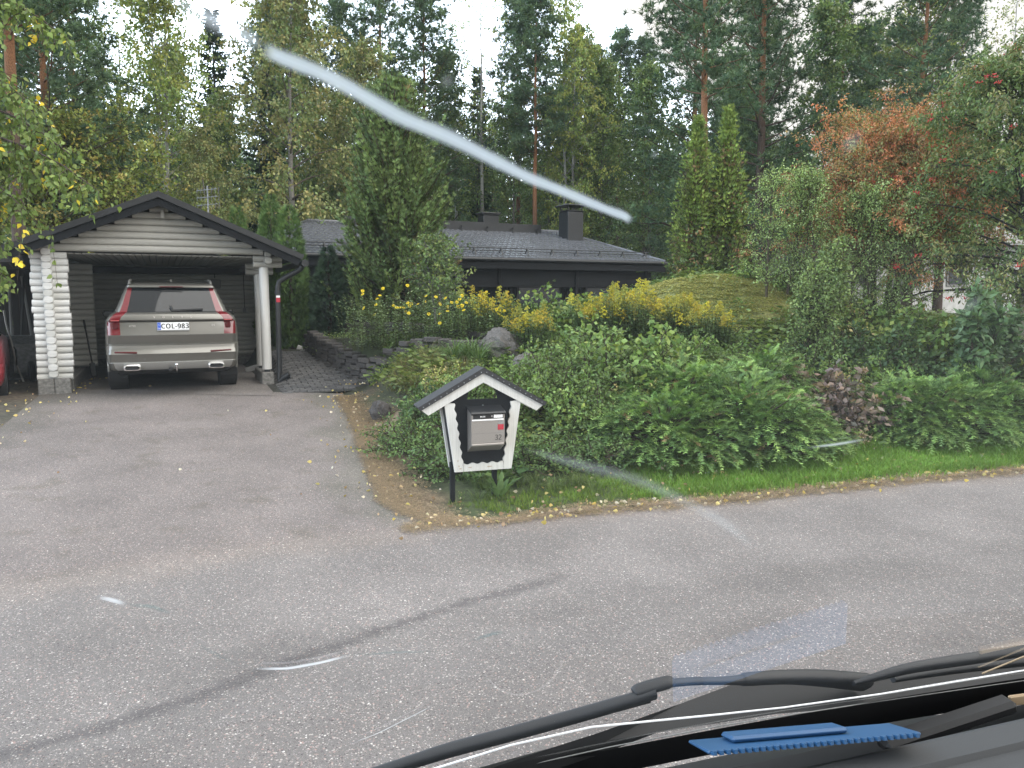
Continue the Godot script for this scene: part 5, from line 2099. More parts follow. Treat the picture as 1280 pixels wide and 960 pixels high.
# bundles of needles like a brush
func tuft(cr: Geo, at: Vector3, dir: Vector3, n: int, l: float, w: float, c: Color):
	for k in n:
		var d := (dir * 0.7 + randdir()).normalized()
		var s := d.cross(randdir()).normalized()
		cr.blade(at, d, s, l * rnd(0.7, 1.2), w, vary(c, 0.2))

func pine_tree(p: Dictionary) -> Dictionary:
	rng.seed = p.seed
	var tr := Geo.new()
	var cr := Geo.new()
	var H: float = p.H
	var path := []
	var rad := []
	var cols := []
	var n := 16
	var sway := Vector3.ZERO
	for k in n + 1:
		var t := float(k) / n
		sway += Vector3(rnd(-1, 1), 0, rnd(-1, 1)) * 0.05
		path.append(Vector3(0, H * t - (0.3 if k == 0 else 0.0), 0) + sway * t)
		rad.append(lerpf(p.r, 0.015, pow(t, 0.9)))
		cols.append(Color(0.13, 0.095, 0.075).lerp(Color(0.40, 0.19, 0.09), smoothstep(p.orange - 0.08, p.orange + 0.1, t)))
	tr.tube(path, rad, 9, false, cols)
	for b in p.nb:
		var t: float = (b + rnd(0.1, 0.9)) / p.nb
		var ht: float = lerpf(p.base, 0.99, t)
		var f := ht * n
		var k := mini(int(f), n - 1)
		var at: Vector3 = path[k].lerp(path[k + 1], f - k)
		var L: float = p.R * (lerpf(0.75, 1.0, smoothstep(0.0, 0.25, t)) * pow(1.0 - t, 0.55) + 0.12) * rnd(0.6, 1.15)
		var az: float = b * 2.399 + rnd(-0.5, 0.5)
		var el: float = lerpf(p.el0, p.el1, t) + rnd(-0.15, 0.15)
		var dir := Vector3(cos(az) * cos(el), sin(el), sin(az) * cos(el))
		var bp := [at]
		var br := [maxf(0.012, p.r * 0.33 * (1 - ht))]
		var m := 5
		for q in m:
			dir = (dir + Vector3(rnd(-0.15, 0.15), rnd(-0.03, 0.16), rnd(-0.15, 0.15))).normalized()
			bp.append(bp[-1] + dir * L / m)
			br.append(lerpf(br[0], 0.006, (q + 1.0) / m))
		tr.col = Color(0.22, 0.12, 0.07) if ht > p.orange else Color(0.12, 0.09, 0.07)
		tr.tube(bp, br, 4, false)
		var tone := rnd(0.7, 1.25)
		for w in p.tw:
			var s := lerpf(p.get("bare", 0.3), 1.0, pow(rng.randf(), 0.8)) * m
			var q := mini(int(s), m - 1)
			var c: Vector3 = bp[q].lerp(bp[q + 1], s - q)
			var sd := Vector3(rnd(-1, 1), rnd(-0.12, 0.4), rnd(-1, 1)).normalized()
			var tl: float = p.twl * rnd(0.3, 1.0) * (0.5 + 0.5 * L / p.R)
			var tip: Vector3 = c + sd * tl
			var base: Color = pick(p.pal)
			base = base * (tone * rnd(0.75, 1.25))
			tuft(cr, tip, (sd + Vector3(0, 0.5, 0)).normalized(), p.bl, p.nl, p.nw, base)
			tuft(cr, c.lerp(tip, 0.55), (sd + Vector3(0, 0.5, 0)).normalized(), int(p.bl * 0.6), p.nl, p.nw, base)
	return {"trunk": tr.mesh(M.bark), "crown": cr.mesh(M.needle)}

func spruce_tree(p: Dictionary) -> Dictionary:
	rng.seed = p.seed
	var tr := Geo.new()
	var cr := Geo.new()
	var H: float = p.H
	tr.col = Color(0.10, 0.075, 0.06)
	tr.tube([Vector3(0, -0.3, 0), Vector3(0, H * 0.5, 0), Vector3(0, H, 0)], [p.r, p.r * 0.55, 0.012], 8, false)
	for j in p.levels:
		var t: float = float(j) / p.levels
		var y: float = lerpf(p.base, 0.985, t) * H
		var nb := int(lerpf(8, 4, t))
		for b in nb:
			var az = TAU * b / nb + j * 0.7 + rnd(-0.25, 0.25)
			var L: float = p.R * (pow(1.0 - t, 0.85) + 0.04) * rnd(0.72, 1.12)
			var dir := Vector3(cos(az), rnd(0.0, 0.25) + 0.5 * t, sin(az)).normalized()
			var c := Vector3(0, y + rnd(-0.15, 0.15), 0)
			var m := maxi(4, int(L / 0.2))
			var tone := rnd(0.7, 1.2)
			for q in m:
				var u := float(q + 1) / m
				dir = (dir + Vector3(0, -0.11 + 0.16 * u * u, 0)).normalized()
				c += dir * L / m
				var side := dir.cross(Vector3.UP).normalized()
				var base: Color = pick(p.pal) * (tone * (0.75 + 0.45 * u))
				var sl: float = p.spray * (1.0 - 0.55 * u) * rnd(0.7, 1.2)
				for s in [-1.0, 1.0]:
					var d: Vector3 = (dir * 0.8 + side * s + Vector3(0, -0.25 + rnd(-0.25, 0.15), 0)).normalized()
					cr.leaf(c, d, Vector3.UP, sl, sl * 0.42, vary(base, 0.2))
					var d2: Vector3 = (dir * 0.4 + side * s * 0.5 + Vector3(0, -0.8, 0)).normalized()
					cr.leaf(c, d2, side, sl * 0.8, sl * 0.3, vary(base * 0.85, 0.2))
				cr.leaf(c, dir, Vector3.UP, sl * 0.9, sl * 0.4, vary(base * 1.1, 0.2))
	return {"trunk": tr.mesh(M.bark), "crown": cr.mesh(M.needle)}

# dense upright evergreen of flat fans: thuja
func thuja(p: Dictionary) -> Dictionary:
	rng.seed = p.seed
	var cr := Geo.new()
	var tr := Geo.new()
	var f := FastNoiseLite.new()
	f.seed = p.seed
	f.frequency = 1.1 / p.R * 0.45
	tr.col = Color(0.10, 0.07, 0.05)
	tr.tube([Vector3(0, -0.2, 0), Vector3(0, p.H * 0.9, 0)], [p.get("r", 0.06), 0.01], 7, false)
	for k in p.n:
		var t := 1.0 - pow(rng.randf(), p.get("low", 0.62))
		var az := rnd(0, TAU)
		var prof := pow(1.0 - t, p.pow) * (0.72 + 0.28 * smoothstep(0.0, 0.18, t))
		var lump: float = 1.0 + p.get("lump", 0.3) * f.get_noise_3d(cos(az) * 1.4, t * p.H * 1.0, sin(az) * 1.4)
		var rr: float = p.R * prof * lump * (1.0 - 0.5 * pow(rng.randf(), 2.2)) + 0.02
		var c := Vector3(cos(az) * rr, t * p.H * 0.97 + 0.02, sin(az) * rr)
		var outw := Vector3(cos(az), 0, sin(az))
		var dir = (Vector3.UP * rnd(0.5, 1.1) * p.get("upright", 1.0) + outw * rnd(0.15, 0.8) + randdir() * 0.35).normalized()
		var pl := (outw.cross(Vector3.UP) + randdir() * 0.9).normalized()
		var base: Color = pick(p.pal)
		base = base * (0.85 + 0.5 * f.get_noise_3d(c.x * 2.2 + 7, c.y * 2.0, c.z * 2.2) + rnd(-0.15, 0.15))
		var l: float = p.spray * rnd(0.7, 1.25)
		var side = dir.cross(pl).normalized()
		for s in [-0.75, -0.35, 0.0, 0.35, 0.75]:
			var d: Vector3 = (dir + side * s).normalized()
			cr.blade(c - dir * l * 0.15, d, side, l * (1.0 - 0.35 * absf(s)), l * 0.17, vary(base, 0.16))
	return {"trunk": tr.mesh(M.bark), "crown": cr.mesh(M.needle)}

# a looser evergreen whose feathery branches reach out unevenly
func feathery(p: Dictionary) -> Dictionary:
	rng.seed = p.seed
	var cr := Geo.new()
	var tr := Geo.new()
	tr.col = Color(0.12, 0.085, 0.06)
	for k in p.get("stems", 1):
		var lean := Vector3(rnd(-0.12, 0.12), 0, rnd(-0.12, 0.12)) * (0 if k == 0 else 1)
		tr.tube([lean, Vector3(0, p.H * 0.5, 0) + lean * 3.0, Vector3(0, p.H * 0.93, 0) + lean], [p.r, p.r * 0.6, 0.01], 7, false)
	for b in p.nb:
		var t: float = pow((b + rng.randf()) / p.nb, 0.85)
		var az: float = b * 2.399 + rnd(-0.5, 0.5)
		var prof: float = pow(1.0 - t, p.pow) * (0.8 + 0.2 * smoothstep(0.0, 0.2, t))
		var L: float = p.R * prof * (0.55 + 0.65 * rng.randf()) + 0.12
		var el: float = lerpf(p.el0, p.el1, t) + rnd(-0.25, 0.25)
		var dir := Vector3(cos(az) * cos(el), sin(el), sin(az) * cos(el))
		var y0: float = p.H * t * 0.94
		var c := Vector3(0, y0, 0)
		var m := maxi(3, int(L / 0.085))
		L = L / cos(minf(maxf(el, 0.0), 0.9))
		var tone := rnd(0.6, 1.35)
		var base0: Color = pick(p.pal)
		var brown: bool = rng.randf() < p.get("brown", 0.0)
		var path := [c]
		for q in m:
			var u := float(q + 1) / m
			dir = (dir + Vector3(rnd(-0.12, 0.12), p.get("lift", 0.05) + rnd(-0.1, 0.1), rnd(-0.12, 0.12))).normalized()
			c += dir * L / m
			path.append(c)
			if u < 0.22: continue
			var side := dir.cross(Vector3.UP).normalized()
			for s in [-1.0, 0.0, 1.0]:
				var d: Vector3 = (dir + side * s * rnd(0.5, 1.1) + randdir() * 0.35).normalized()
				var l: float = p.spray * rnd(0.6, 1.35) * (1.1 - 0.4 * u)
				var at: Vector3 = c + side * s * rnd(0.0, 0.05) + randdir() * 0.03
				var pl := d.cross(randdir()).normalized()
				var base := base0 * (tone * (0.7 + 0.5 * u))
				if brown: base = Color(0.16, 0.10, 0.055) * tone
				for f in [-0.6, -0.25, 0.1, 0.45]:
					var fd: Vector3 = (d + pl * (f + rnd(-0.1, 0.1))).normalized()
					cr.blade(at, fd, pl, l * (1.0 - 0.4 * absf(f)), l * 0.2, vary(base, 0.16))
		if L > 0.5: tr.tube([path[0], path[path.size() / 2], path[-1]], [0.014, 0.009, 0.004], 4, false)
	return {"trunk": tr.mesh(M.bark), "crown": cr.mesh(M.needle)}

func plant(called: String, label: String, category: String, m: Dictionary, x: float, d: float, s := 1.0, turn := 0.0, group := "", sy := 1.0) -> Node3D:
	var o := thing(called, label, category, P(x, d, h(x, d) - 0.03), turn, group)
	o.scale = Vector3(s, s * sy, s)
	part("trunk", m.trunk, o)
	part("crown", m.crown, o)
	return o

const PINE_PAL := [Color(0.052, 0.082, 0.042), Color(0.064, 0.092, 0.048), Color(0.042, 0.066, 0.038), Color(0.074, 0.1, 0.044)]
const SPRUCE_PAL := [Color(0.0299, 0.0552, 0.0322), Color(0.0391, 0.0667, 0.0345), Color(0.0253, 0.046, 0.0299)]
const BIRCH_PAL := [Color(0.149, 0.178, 0.0517), Color(0.178, 0.19, 0.0517), Color(0.127, 0.161, 0.0517), Color(0.23, 0.213, 0.0575)]
const BROWN_PAL := [Color(0.145, 0.145, 0.062), Color(0.125, 0.14, 0.058), Color(0.17, 0.155, 0.066), Color(0.105, 0.125, 0.052), Color(0.19, 0.155, 0.066)]
const GREEN_PAL := [Color(0.0805, 0.115, 0.046), Color(0.0978, 0.132, 0.0483), Color(0.069, 0.0978, 0.0414), Color(0.127, 0.144, 0.0517)]

func build_forest():
	gain = Color(1.55, 1.75, 1.7)
	var A := {}
	A.pine = pine_tree({"seed": 101, "H": 14.5, "r": 0.17, "R": 2.1, "base": 0.45, "orange": 0.38, "nb": 62, "el0": 0.1, "el1": 0.9, "tw": 20, "twl": 0.75, "bl": 20, "nl": 0.20, "nw": 0.032, "pal": PINE_PAL})
	A.pine_tall = pine_tree({"seed": 102, "H": 14.5, "r": 0.15, "R": 1.7, "base": 0.5, "orange": 0.3, "nb": 56, "el0": -0.1, "el1": 1.0, "tw": 20, "twl": 0.65, "bl": 20, "nl": 0.20, "nw": 0.032, "pal": PINE_PAL})
	A.pine_full = pine_tree({"seed": 103, "H": 14.0, "r": 0.2, "R": 2.9, "base": 0.16, "orange": 0.5, "nb": 84, "el0": -0.05, "el1": 0.8, "tw": 20, "twl": 0.85, "bl": 18, "nl": 0.21, "nw": 0.034, "pal": PINE_PAL, "bare": 0.35})
	A.spruce = spruce_tree({"seed": 104, "H": 12.5, "r": 0.16, "R": 2.1, "base": 0.1, "levels": 50, "spray": 0.5, "pal": SPRUCE_PAL})
	A.birch = leafy_tree({"seed": 105, "H": 14.0, "r": 0.12, "R": 2.3, "base": 0.2, "nb": 46, "shape": "tall", "el0": 0.5, "el1": 1.1, "droop": 0.25, "tw": 10, "twl": 0.9, "twig_up": -0.2, "twig_droop": 0.9, "lf": 21, "spread": 0.16, "leaf_hang": 0.7, "ll": 0.115, "lw": 0.085, "pal": BIRCH_PAL, "bark": Color(0.75, 0.74, 0.70), "limb": Color(0.45, 0.43, 0.4), "fleck": Color(0.08, 0.07, 0.06), "sway": 0.06, "stems": 2, "stem_gap": 0.5, "lean": 0.03})
	A.birch_sparse = leafy_tree({"seed": 106, "H": 16.0, "r": 0.12, "R": 1.9, "base": 0.42, "nb": 38, "shape": "oval", "el0": 0.5, "el1": 1.1, "droop": 0.2, "tw": 8, "twl": 0.9, "twig_up": -0.1, "twig_droop": 0.8, "lf": 7, "spread": 0.14, "leaf_hang": 0.7, "ll": 0.10, "lw": 0.075, "pal": BIRCH_PAL, "bark": Color(0.78, 0.77, 0.73), "limb": Color(0.4, 0.38, 0.35), "fleck": Color(0.1, 0.09, 0.08), "sway": 0.05})
	A.birch_brown = leafy_tree({"seed": 107, "H": 12.0, "r": 0.15, "R": 2.5, "base": 0.08, "nb": 60, "shape": "tall", "el0": 0.35, "el1": 1.1, "droop": 0.28, "tw": 11, "twl": 1.0, "twig_up": -0.2, "twig_droop": 0.9, "lf": 26, "spread": 0.18, "leaf_hang": 0.7, "ll": 0.12, "lw": 0.09, "pal": BROWN_PAL, "bark": Color(0.4, 0.38, 0.35), "limb": Color(0.2, 0.17, 0.14), "sway": 0.06})
	A.green = leafy_tree({"seed": 108, "H": 11.5, "r": 0.12, "R": 2.3, "base": 0.1, "nb": 52, "shape": "tall", "el0": 0.4, "el1": 1.2, "droop": 0.1, "tw": 11, "twl": 0.8, "twig_up": 0.1, "twig_droop": 0.4, "lf": 26, "spread": 0.18, "leaf_hang": 0.4, "ll": 0.12, "lw": 0.092, "pal": GREEN_PAL, "bark": Color(0.25, 0.25, 0.21), "limb": Color(0.15, 0.13, 0.11), "sway": 0.05})
	# kind, x, d, size, height factor, name, label
	var list := [
		["pine", -9.85, 15.6, 0.98, 1.0, "pine_tree", "pine at the left edge with grey trunk turning orange above"],
		["birch", -12.4, 28.0, 1.02, 1.0, "birch_tree", "light green birch with twin white stems behind the carport"],
		["birch_sparse", -14.3, 29.0, 0.78, 1.0, "birch_tree", "thin sparse birch left of the twin-stemmed light green birch"],
		["spruce", -12.3, 33.0, 1.0, 1.0, "spruce_tree", "dark spruce between the light green birch and the brownish birch"],
		["spruce", -10.4, 34.0, 0.92, 1.0, "spruce_tree", "smaller dark spruce directly behind the carport roof peak"],
		["birch_brown", -7.2, 25.5, 0.96, 1.0, "birch_tree", "broad birch turning brownish yellow, the tallest of the brown-leaved trees"],
		["birch_brown", -5.3, 27.5, 0.78, 1.0, "birch_tree", "shorter brown-tinged birch behind the big green thuja"],
		["birch_brown", -8.9, 23.0, 0.52, 1.0, "birch_tree", "low brownish birch just behind the two narrow thujas"],
		["pine", -9.6, 35.0, 1.05, 1.0, "pine_tree", "pine crown rising above the broad brownish birch"],
		["pine_full", -5.3, 33.0, 1.02, 1.02, "pine_tree", "left one of two dark pines above the big green thuja"],
		["pine_full", -3.9, 34.5, 0.98, 1.05, "pine_tree", "right one of two dark pines above the big green thuja"],
		["birch_sparse", -1.31, 36.0, 1.0, 1.02, "birch_tree", "slender white birch with thin leafless top behind the small chimney"],
		["birch_sparse", -2.7, 39.0, 0.95, 0.95, "birch_tree", "pale thin birch left of the slender white birch"],
		["pine_tall", 1.0, 34.0, 0.98, 1.0, "pine_tree", "pine with bare orange trunk behind the roof ridge"],
		["pine_tall", 0.3, 38.0, 1.02, 1.05, "pine_tree", "narrow dark pine just left of the orange-trunked pine"],
		["birch", 2.5, 36.0, 1.0, 1.08, "birch_tree", "tall drooping birch with yellowing leaves right of the orange-trunked pine"],
		["pine", 5.0, 46.0, 1.02, 1.0, "pine_tree", "leftmost of three distant pines above the big chimney"],
		["pine", 6.3, 47.0, 1.10, 1.0, "pine_tree", "middle one of three distant pines above the big chimney"],
		["pine", 7.9, 47.0, 1.08, 1.0, "pine_tree", "rightmost of three distant pines above the big chimney"],
		["green", 4.2, 37.0, 0.98, 1.0, "aspen_tree", "green leafy tree behind the big chimney"],
		["green", 6.1, 35.0, 0.92, 1.0, "aspen_tree", "green leafy tree between the big chimney and the spire thujas"],
		["green", -3.0, 37.0, 1.0, 1.05, "aspen_tree", "green leafy tree between the dark pines and the slender birch"],
		["green", 1.9, 40.0, 0.95, 1.0, "aspen_tree", "green leafy tree low behind the orange-trunked pine"],
		["pine", 5.75, 23.5, 0.98, 1.0, "pine_tree", "tall pine with long bare orange-grey trunk behind the spire thujas"],
		["pine_full", 8.5, 27.0, 1.06, 1.0, "pine_tree", "massive dark pine right of the spire thujas"],
		["pine_full", 7.2, 31.0, 0.95, 1.0, "pine_tree", "dark pine half hidden behind the long-trunked pine"],
		["pine_tall", 13.2, 32.0, 1.0, 1.0, "pine_tree", "thin pine above the orange-leaved rowan"],
		["green", 11.8, 30.0, 0.98, 1.0, "aspen_tree", "green leafy tree left of the thin pine above the rowan"],
		["pine_full", 13.0, 25.5, 0.93, 1.0, "pine_tree", "big pale pine above the orange-leaved rowan"],
		["birch", 15.0, 30.0, 0.9, 1.0, "birch_tree", "green birch right of the big pale pine"],
		["pine_full", 16.5, 30.0, 0.95, 1.0, "pine_tree", "pine above the rowan with red berries"],
		["birch_sparse", 16.6, 26.5, 0.72, 1.0, "birch_tree", "thin birch top at the right edge above the red-berried rowan"],
		["pine_full", -12.6, 21.5, 0.86, 1.0, "pine_tree", "dark full-crowned pine right of the pine at the left edge"],
		["spruce", -15.2, 24.0, 0.95, 1.0, "spruce_tree", "dark spruce partly hidden at the left edge of the forest"],
		["pine_full", -10.9, 18.6, 0.8, 1.05, "pine_tree", "dark full-crowned pine close behind the pine at the left edge"],
		["pine_full", -14.2, 26.0, 0.95, 1.0, "pine_tree", "dark full-crowned pine behind the thin sparse birch at the left"],
		["green", -8.4, 32.0, 0.95, 1.0, "aspen_tree", "green leafy tree between the two dark spruces behind the carport"],
		["pine_full", -8.0, 37.5, 1.0, 1.0, "pine_tree", "dark pine deep in the forest, behind the small spruce above the carport peak"],
		["pine", -11.4, 37.0, 1.0, 1.0, "pine_tree", "pine deep in the forest behind the twin-stemmed light green birch"],
		["green", -14.2, 33.0, 0.95, 1.0, "aspen_tree", "green leafy tree behind the thin sparse birch at the left"],
		["green", 0.1, 35.5, 0.85, 1.0, "aspen_tree", "green leafy tree low between the slender white birch and the orange trunk"],
		["pine_full", 3.6, 40.0, 0.95, 1.0, "pine_tree", "dark pine behind the yellowing drooping birch"],
		["pine_full", 11.0, 36.0, 1.0, 1.0, "pine_tree", "dark pine behind the leafy tree left of the thin pine"],
		["green", 15.2, 34.0, 1.05, 1.0, "aspen_tree", "tall green leafy tree behind the big pale pine"],
		["green", -11.0, 30.0, 0.7, 1.0, "aspen_tree", "green leafy tree low behind the twin-stemmed birch"],
		["green", -6.6, 31.0, 0.72, 1.0, "aspen_tree", "green leafy tree between the brownish birches"],
		["green", 9.4, 33.0, 0.85, 1.0, "aspen_tree", "green leafy tree behind the massive dark pine"],
		["spruce", 3.2, 43.0, 1.0, 1.1, "spruce_tree", "distant dark spruce behind the drooping birch"],
		["spruce", -1.9, 44.0, 1.0, 1.1, "spruce_tree", "distant dark spruce behind the small chimney"]]
	var r2 := RandomNumberGenerator.new()
	r2.seed = 55
	for q in list:
		plant(q[5], q[6], q[5].split("_")[0], A[q[0]], q[1], q[2], q[3], r2.randf() * TAU, "forest trees behind the house", q[4])
	# the forest beyond, one mass
	var far := {}
	far.pine = pine_tree({"seed": 201, "H": 14.0, "r": 0.16, "R": 2.0, "base": 0.4, "orange": 0.35, "nb": 34, "el0": 0.0, "el1": 0.9, "tw": 10, "twl": 0.8, "bl": 11, "nl": 0.26, "nw": 0.045, "pal": PINE_PAL})
	far.spruce = spruce_tree({"seed": 202, "H": 13.0, "r": 0.15, "R": 2.0, "base": 0.05, "levels": 28, "spray": 0.6, "pal": SPRUCE_PAL})
	far.green = leafy_tree({"seed": 203, "H": 11.0, "r": 0.12, "R": 2.6, "base": 0.05, "nb": 34, "shape": "tall", "el0": 0.3, "el1": 1.1, "droop": 0.1, "tw": 9, "twl": 1.0, "twig_up": 0.0, "twig_droop": 0.4, "lf": 13, "spread": 0.2, "leaf_hang": 0.4, "ll": 0.16, "lw": 0.12, "pal": GREEN_PAL, "bark": Color(0.3, 0.3, 0.26), "twigs": false})
	for kind in ["pine", "spruce", "green"]:
		var am := ArrayMesh.new()
		var places := []
		for k in 250:
			var d := 41.0 + 48.0 * sqrt(r2.randf())
			if kind == "green": d -= 3.0
			var x := (r2.randf() * 2.0 - 1.0) * d * 0.85
			var s := 0.8 + 0.3 * r2.randf()
			places.append(Transform3D(Basis(Vector3.UP, r2.randf() * TAU).scaled(Vector3(s, s, s)), P(x, d, h(x, d) - 0.1)))
		var holder := Node3D.new()
		holder.name = numbered("forest")
		add_child(holder)
		tag(holder, {"pine": "far-off pines that close the forest behind the house", "spruce": "far-off dark spruces among the forest trunks", "green": "far-off leafy undergrowth and trees between the forest trunks"}[kind], "forest", "", "stuff")
		scatter("trunks", far[kind].trunk, places, [], holder)
		scatter("crowns", far[kind].crown, places, [], holder)

func build_garden_trees():
	gain = Color(1.5, 1.62, 1.5)
	# yellowing tree behind the carport
	var m := leafy_tree({"seed": 301, "H": 5.6, "r": 0.09, "R": 2.6, "base": 0.1, "nb": 40, "shape": "dome", "el0": 0.3, "el1": 1.2, "droop": 0.08, "tw": 11, "twl": 0.7, "twig_up": 0.2, "twig_droop": 0.3, "lf": 15, "spread": 0.1, "leaf_hang": 0.3, "ll": 0.095, "lw": 0.06, "pal": [Color(0.15, 0.175, 0.05), Color(0.19, 0.20, 0.055), Color(0.12, 0.15, 0.045), Color(0.16, 0.18, 0.05), Color(0.26, 0.20, 0.065)], "bark": Color(0.1, 0.08, 0.06), "stems": 3, "stem_gap": 0.9, "lean": 0.12})
	plant("yellowing_tree", "low yellow-green tree right behind the carport roof", "tree", m, -9.9, 20.0, 1.0, 0.4)
	plant("yellowing_tree", "yellow-green bush at the left between the pine and the carport roof", "tree", m, -11.9, 18.5, 0.86, 2.4)
	# the big feathery evergreen in front of the house
	m = feathery({"seed": 311, "H": 5.3, "R": 1.62, "pow": 0.6, "nb": 950, "spray": 0.15, "el0": 0.12, "el1": 1.0, "r": 0.08, "stems": 3, "lift": 0.06, "brown": 0.015, "pal": [Color(0.095, 0.13, 0.048), Color(0.08, 0.112, 0.043), Color(0.112, 0.14, 0.05), Color(0.065, 0.095, 0.04)]})
	plant("big_thuja", "big feathery green thuja in front of the dark house", "thuja", m, -2.45, 16.4, 1.0, 0.0)
	# small dark spruce beside it
	m = thuja({"seed": 312, "H": 2.0, "R": 0.5, "pow": 0.7, "n": 2200, "spray": 0.15, "upright": 0.25, "pal": [Color(0.036, 0.066, 0.0408), Color(0.0456, 0.0744, 0.0432), Color(0.0312, 0.0576, 0.036)]})
	plant("small_conifer", "small dark green conifer between the narrow thujas and the big thuja", "conifer", m, -3.85, 16.3, 1.0, 0.0)
	# narrow columns beside the path
	m = thuja({"seed": 313, "H": 3.3, "R": 0.40, "pow": 0.42, "n": 3200, "spray": 0.13, "pal": [Color(0.085, 0.135, 0.042), Color(0.07, 0.115, 0.038), Color(0.10, 0.15, 0.048)]})
	plant("narrow_thuja", "narrow thuja close behind the carport post, the taller of two", "thuja", m, -5.3, 17.2, 1.0, 0.5, "narrow thujas beside the path", 1.04)
	plant("narrow_thuja", "narrow thuja beside the path, left of the small dark conifer", "thuja", m, -4.62, 16.2, 1.0, 2.0, "narrow thujas beside the path", 0.93)
	plant("narrow_thuja", "thuja tip just showing above the carport roof", "thuja", m, -6.6, 18.8, 1.0, 3.0, "narrow thujas beside the path", 1.12)
	# the pair of spires on the right, overgrown low down
	m = feathery({"seed": 314, "H": 5.3, "R": 0.85, "pow": 0.95, "nb": 620, "spray": 0.13, "el0": 0.6, "el1": 1.2, "r": 0.07, "lift": 0.07, "brown": 0.06, "pal": [Color(0.125, 0.165, 0.042), Color(0.10, 0.14, 0.04), Color(0.16, 0.19, 0.05)]})
	var creeper := leafy_tree({"seed": 315, "H": 2.9, "r": 0.03, "R": 0.85, "base": 0.05, "nb": 30, "shape": "cone", "el0": 0.2, "el1": 0.9, "droop": 0.2, "tw": 8, "twl": 0.35, "twig_up": 0.0, "twig_droop": 0.4, "lf": 10, "spread": 0.1, "leaf_hang": 0.5, "ll": 0.085, "lw": 0.065, "pal": [Color(0.09, 0.12, 0.048), Color(0.12, 0.132, 0.054), Color(0.18, 0.108, 0.06), Color(0.072, 0.102, 0.048)], "bark": Color(0.1, 0.07, 0.05)})
	var sx := [4.3, 5.05]
	for k in 2:
		var o := plant("spire_thuja", ["left one of two tall pointed thujas beside the house end", "right, slightly taller one of two pointed thujas beside the house end"][k], "thuja", m, sx[k], 18.3 + 0.2 * k, 1.0, k * 2.1, "pointed thujas beside the house", [0.86, 0.92][k])
		part("creeper", creeper.crown, o, Transform3D(Basis(Vector3.UP, k * 1.3), Vector3(0, 0.05, 0.1)))
	# rowan turning orange
	m = leafy_tree({"seed": 321, "H": 4.9, "r": 0.1, "R": 3.3, "base": 0.26, "nb": 54, "shape": "dome", "el0": 0.35, "el1": 1.1, "droop": 0.15, "tw": 13, "twl": 0.6, "twig_up": 0.1, "twig_droop": 0.5, "lf": 44, "spread": 0.15, "leaf_hang": 0.5, "ll": 0.08, "lw": 0.03, "pal": [Color(0.28, 0.11, 0.06), Color(0.32, 0.14, 0.07), Color(0.21, 0.13, 0.06), Color(0.15, 0.14, 0.06), Color(0.38, 0.13, 0.07), Color(0.14, 0.14, 0.06)], "bark": Color(0.07, 0.055, 0.05), "stems": 3, "stem_gap": 0.5, "lean": 0.16})
	var ro := plant("orange_rowan", "rowan with orange-red autumn leaves right of the spire thujas", "rowan", m, 7.3, 15.6, 0.72, 0.0)
	gain = Color(1, 1, 1)
	berries(ro, m.tips, Color(0.42, 0.07, 0.035), 90, 10)
	gain = Color(1.5, 1.62, 1.5)
	# rowan still green, hung with red berries
	m = leafy_tree({"seed": 322, "H": 5.2, "r": 0.1, "R": 2.6, "base": 0.2, "nb": 48, "shape": "dome", "el0": 0.35, "el1": 1.1, "droop": 0.25, "tw": 13, "twl": 0.6, "twig_up": 0.1, "twig_droop": 0.6, "lf": 46, "spread": 0.14, "leaf_hang": 0.5, "ll": 0.075, "lw": 0.028, "pal": [Color(0.085, 0.12, 0.045), Color(0.105, 0.135, 0.05), Color(0.07, 0.10, 0.042), Color(0.14, 0.13, 0.055)], "bark": Color(0.05, 0.045, 0.045), "stems": 2, "stem_gap": 0.5, "lean": 0.2})
	ro = plant("berry_rowan", "green rowan hung with red berries at the right edge", "rowan", m, 8.85, 12.9, 1.0, 1.1)
	gain = Color(1, 1, 1)
	berries(ro, m.tips, Color(0.42, 0.04, 0.04), 150, 12)
	gain = Color(1.5, 1.62, 1.5)
	# light green young tree in front of the rowans
	m = leafy_tree({"seed": 323, "H": 3.3, "r": 0.04, "R": 1.15, "base": 0.06, "nb": 34, "shape": "tall", "el0": 0.7, "el1": 1.2, "droop": 0.05, "tw": 9, "twl": 0.45, "twig_up": 0.3, "twig_droop": 0.3, "lf": 11, "spread": 0.09, "leaf_hang": 0.2, "ll": 0.06, "lw": 0.034, "pal": [Color(0.17, 0.22, 0.085), Color(0.20, 0.25, 0.10), Color(0.14, 0.19, 0.07), Color(0.24, 0.29, 0.14)], "bark": Color(0.12, 0.1, 0.07), "stems": 4, "stem_gap": 0.7, "lean": 0.12})
	plant("young_tree", "light green young tree between the spire thujas and the orange rowan", "young tree", m, 5.1, 14.4, 0.66, 0.0)
	plant("young_tree", "light green sapling under the orange rowan", "young tree", m, 6.4, 13.9, 0.72, 2.0)
	# leafy tree among the house front plants
	m = leafy_tree({"seed": 324, "H": 1.7, "r": 0.035, "R": 0.75, "base": 0.3, "nb": 16, "shape": "dome", "el0": 0.5, "el1": 1.2, "droop": 0.05, "tw": 8, "twl": 0.3, "twig_up": 0.2, "twig_droop": 0.3, "lf": 13, "spread": 0.06, "leaf_hang": 0.3, "ll": 0.06, "lw": 0.042, "pal": GREEN_PAL, "bark": Color(0.22, 0.21, 0.2), "stems": 2, "stem_gap": 0.25, "lean": 0.1})
	plant("small_tree", "small grey-stemmed tree behind the yellow daisies", "tree", m, -1.3, 14.2, 1.0, 0.3)
	# birch whose branches hang into the picture at the left
	build_hanging_birch()

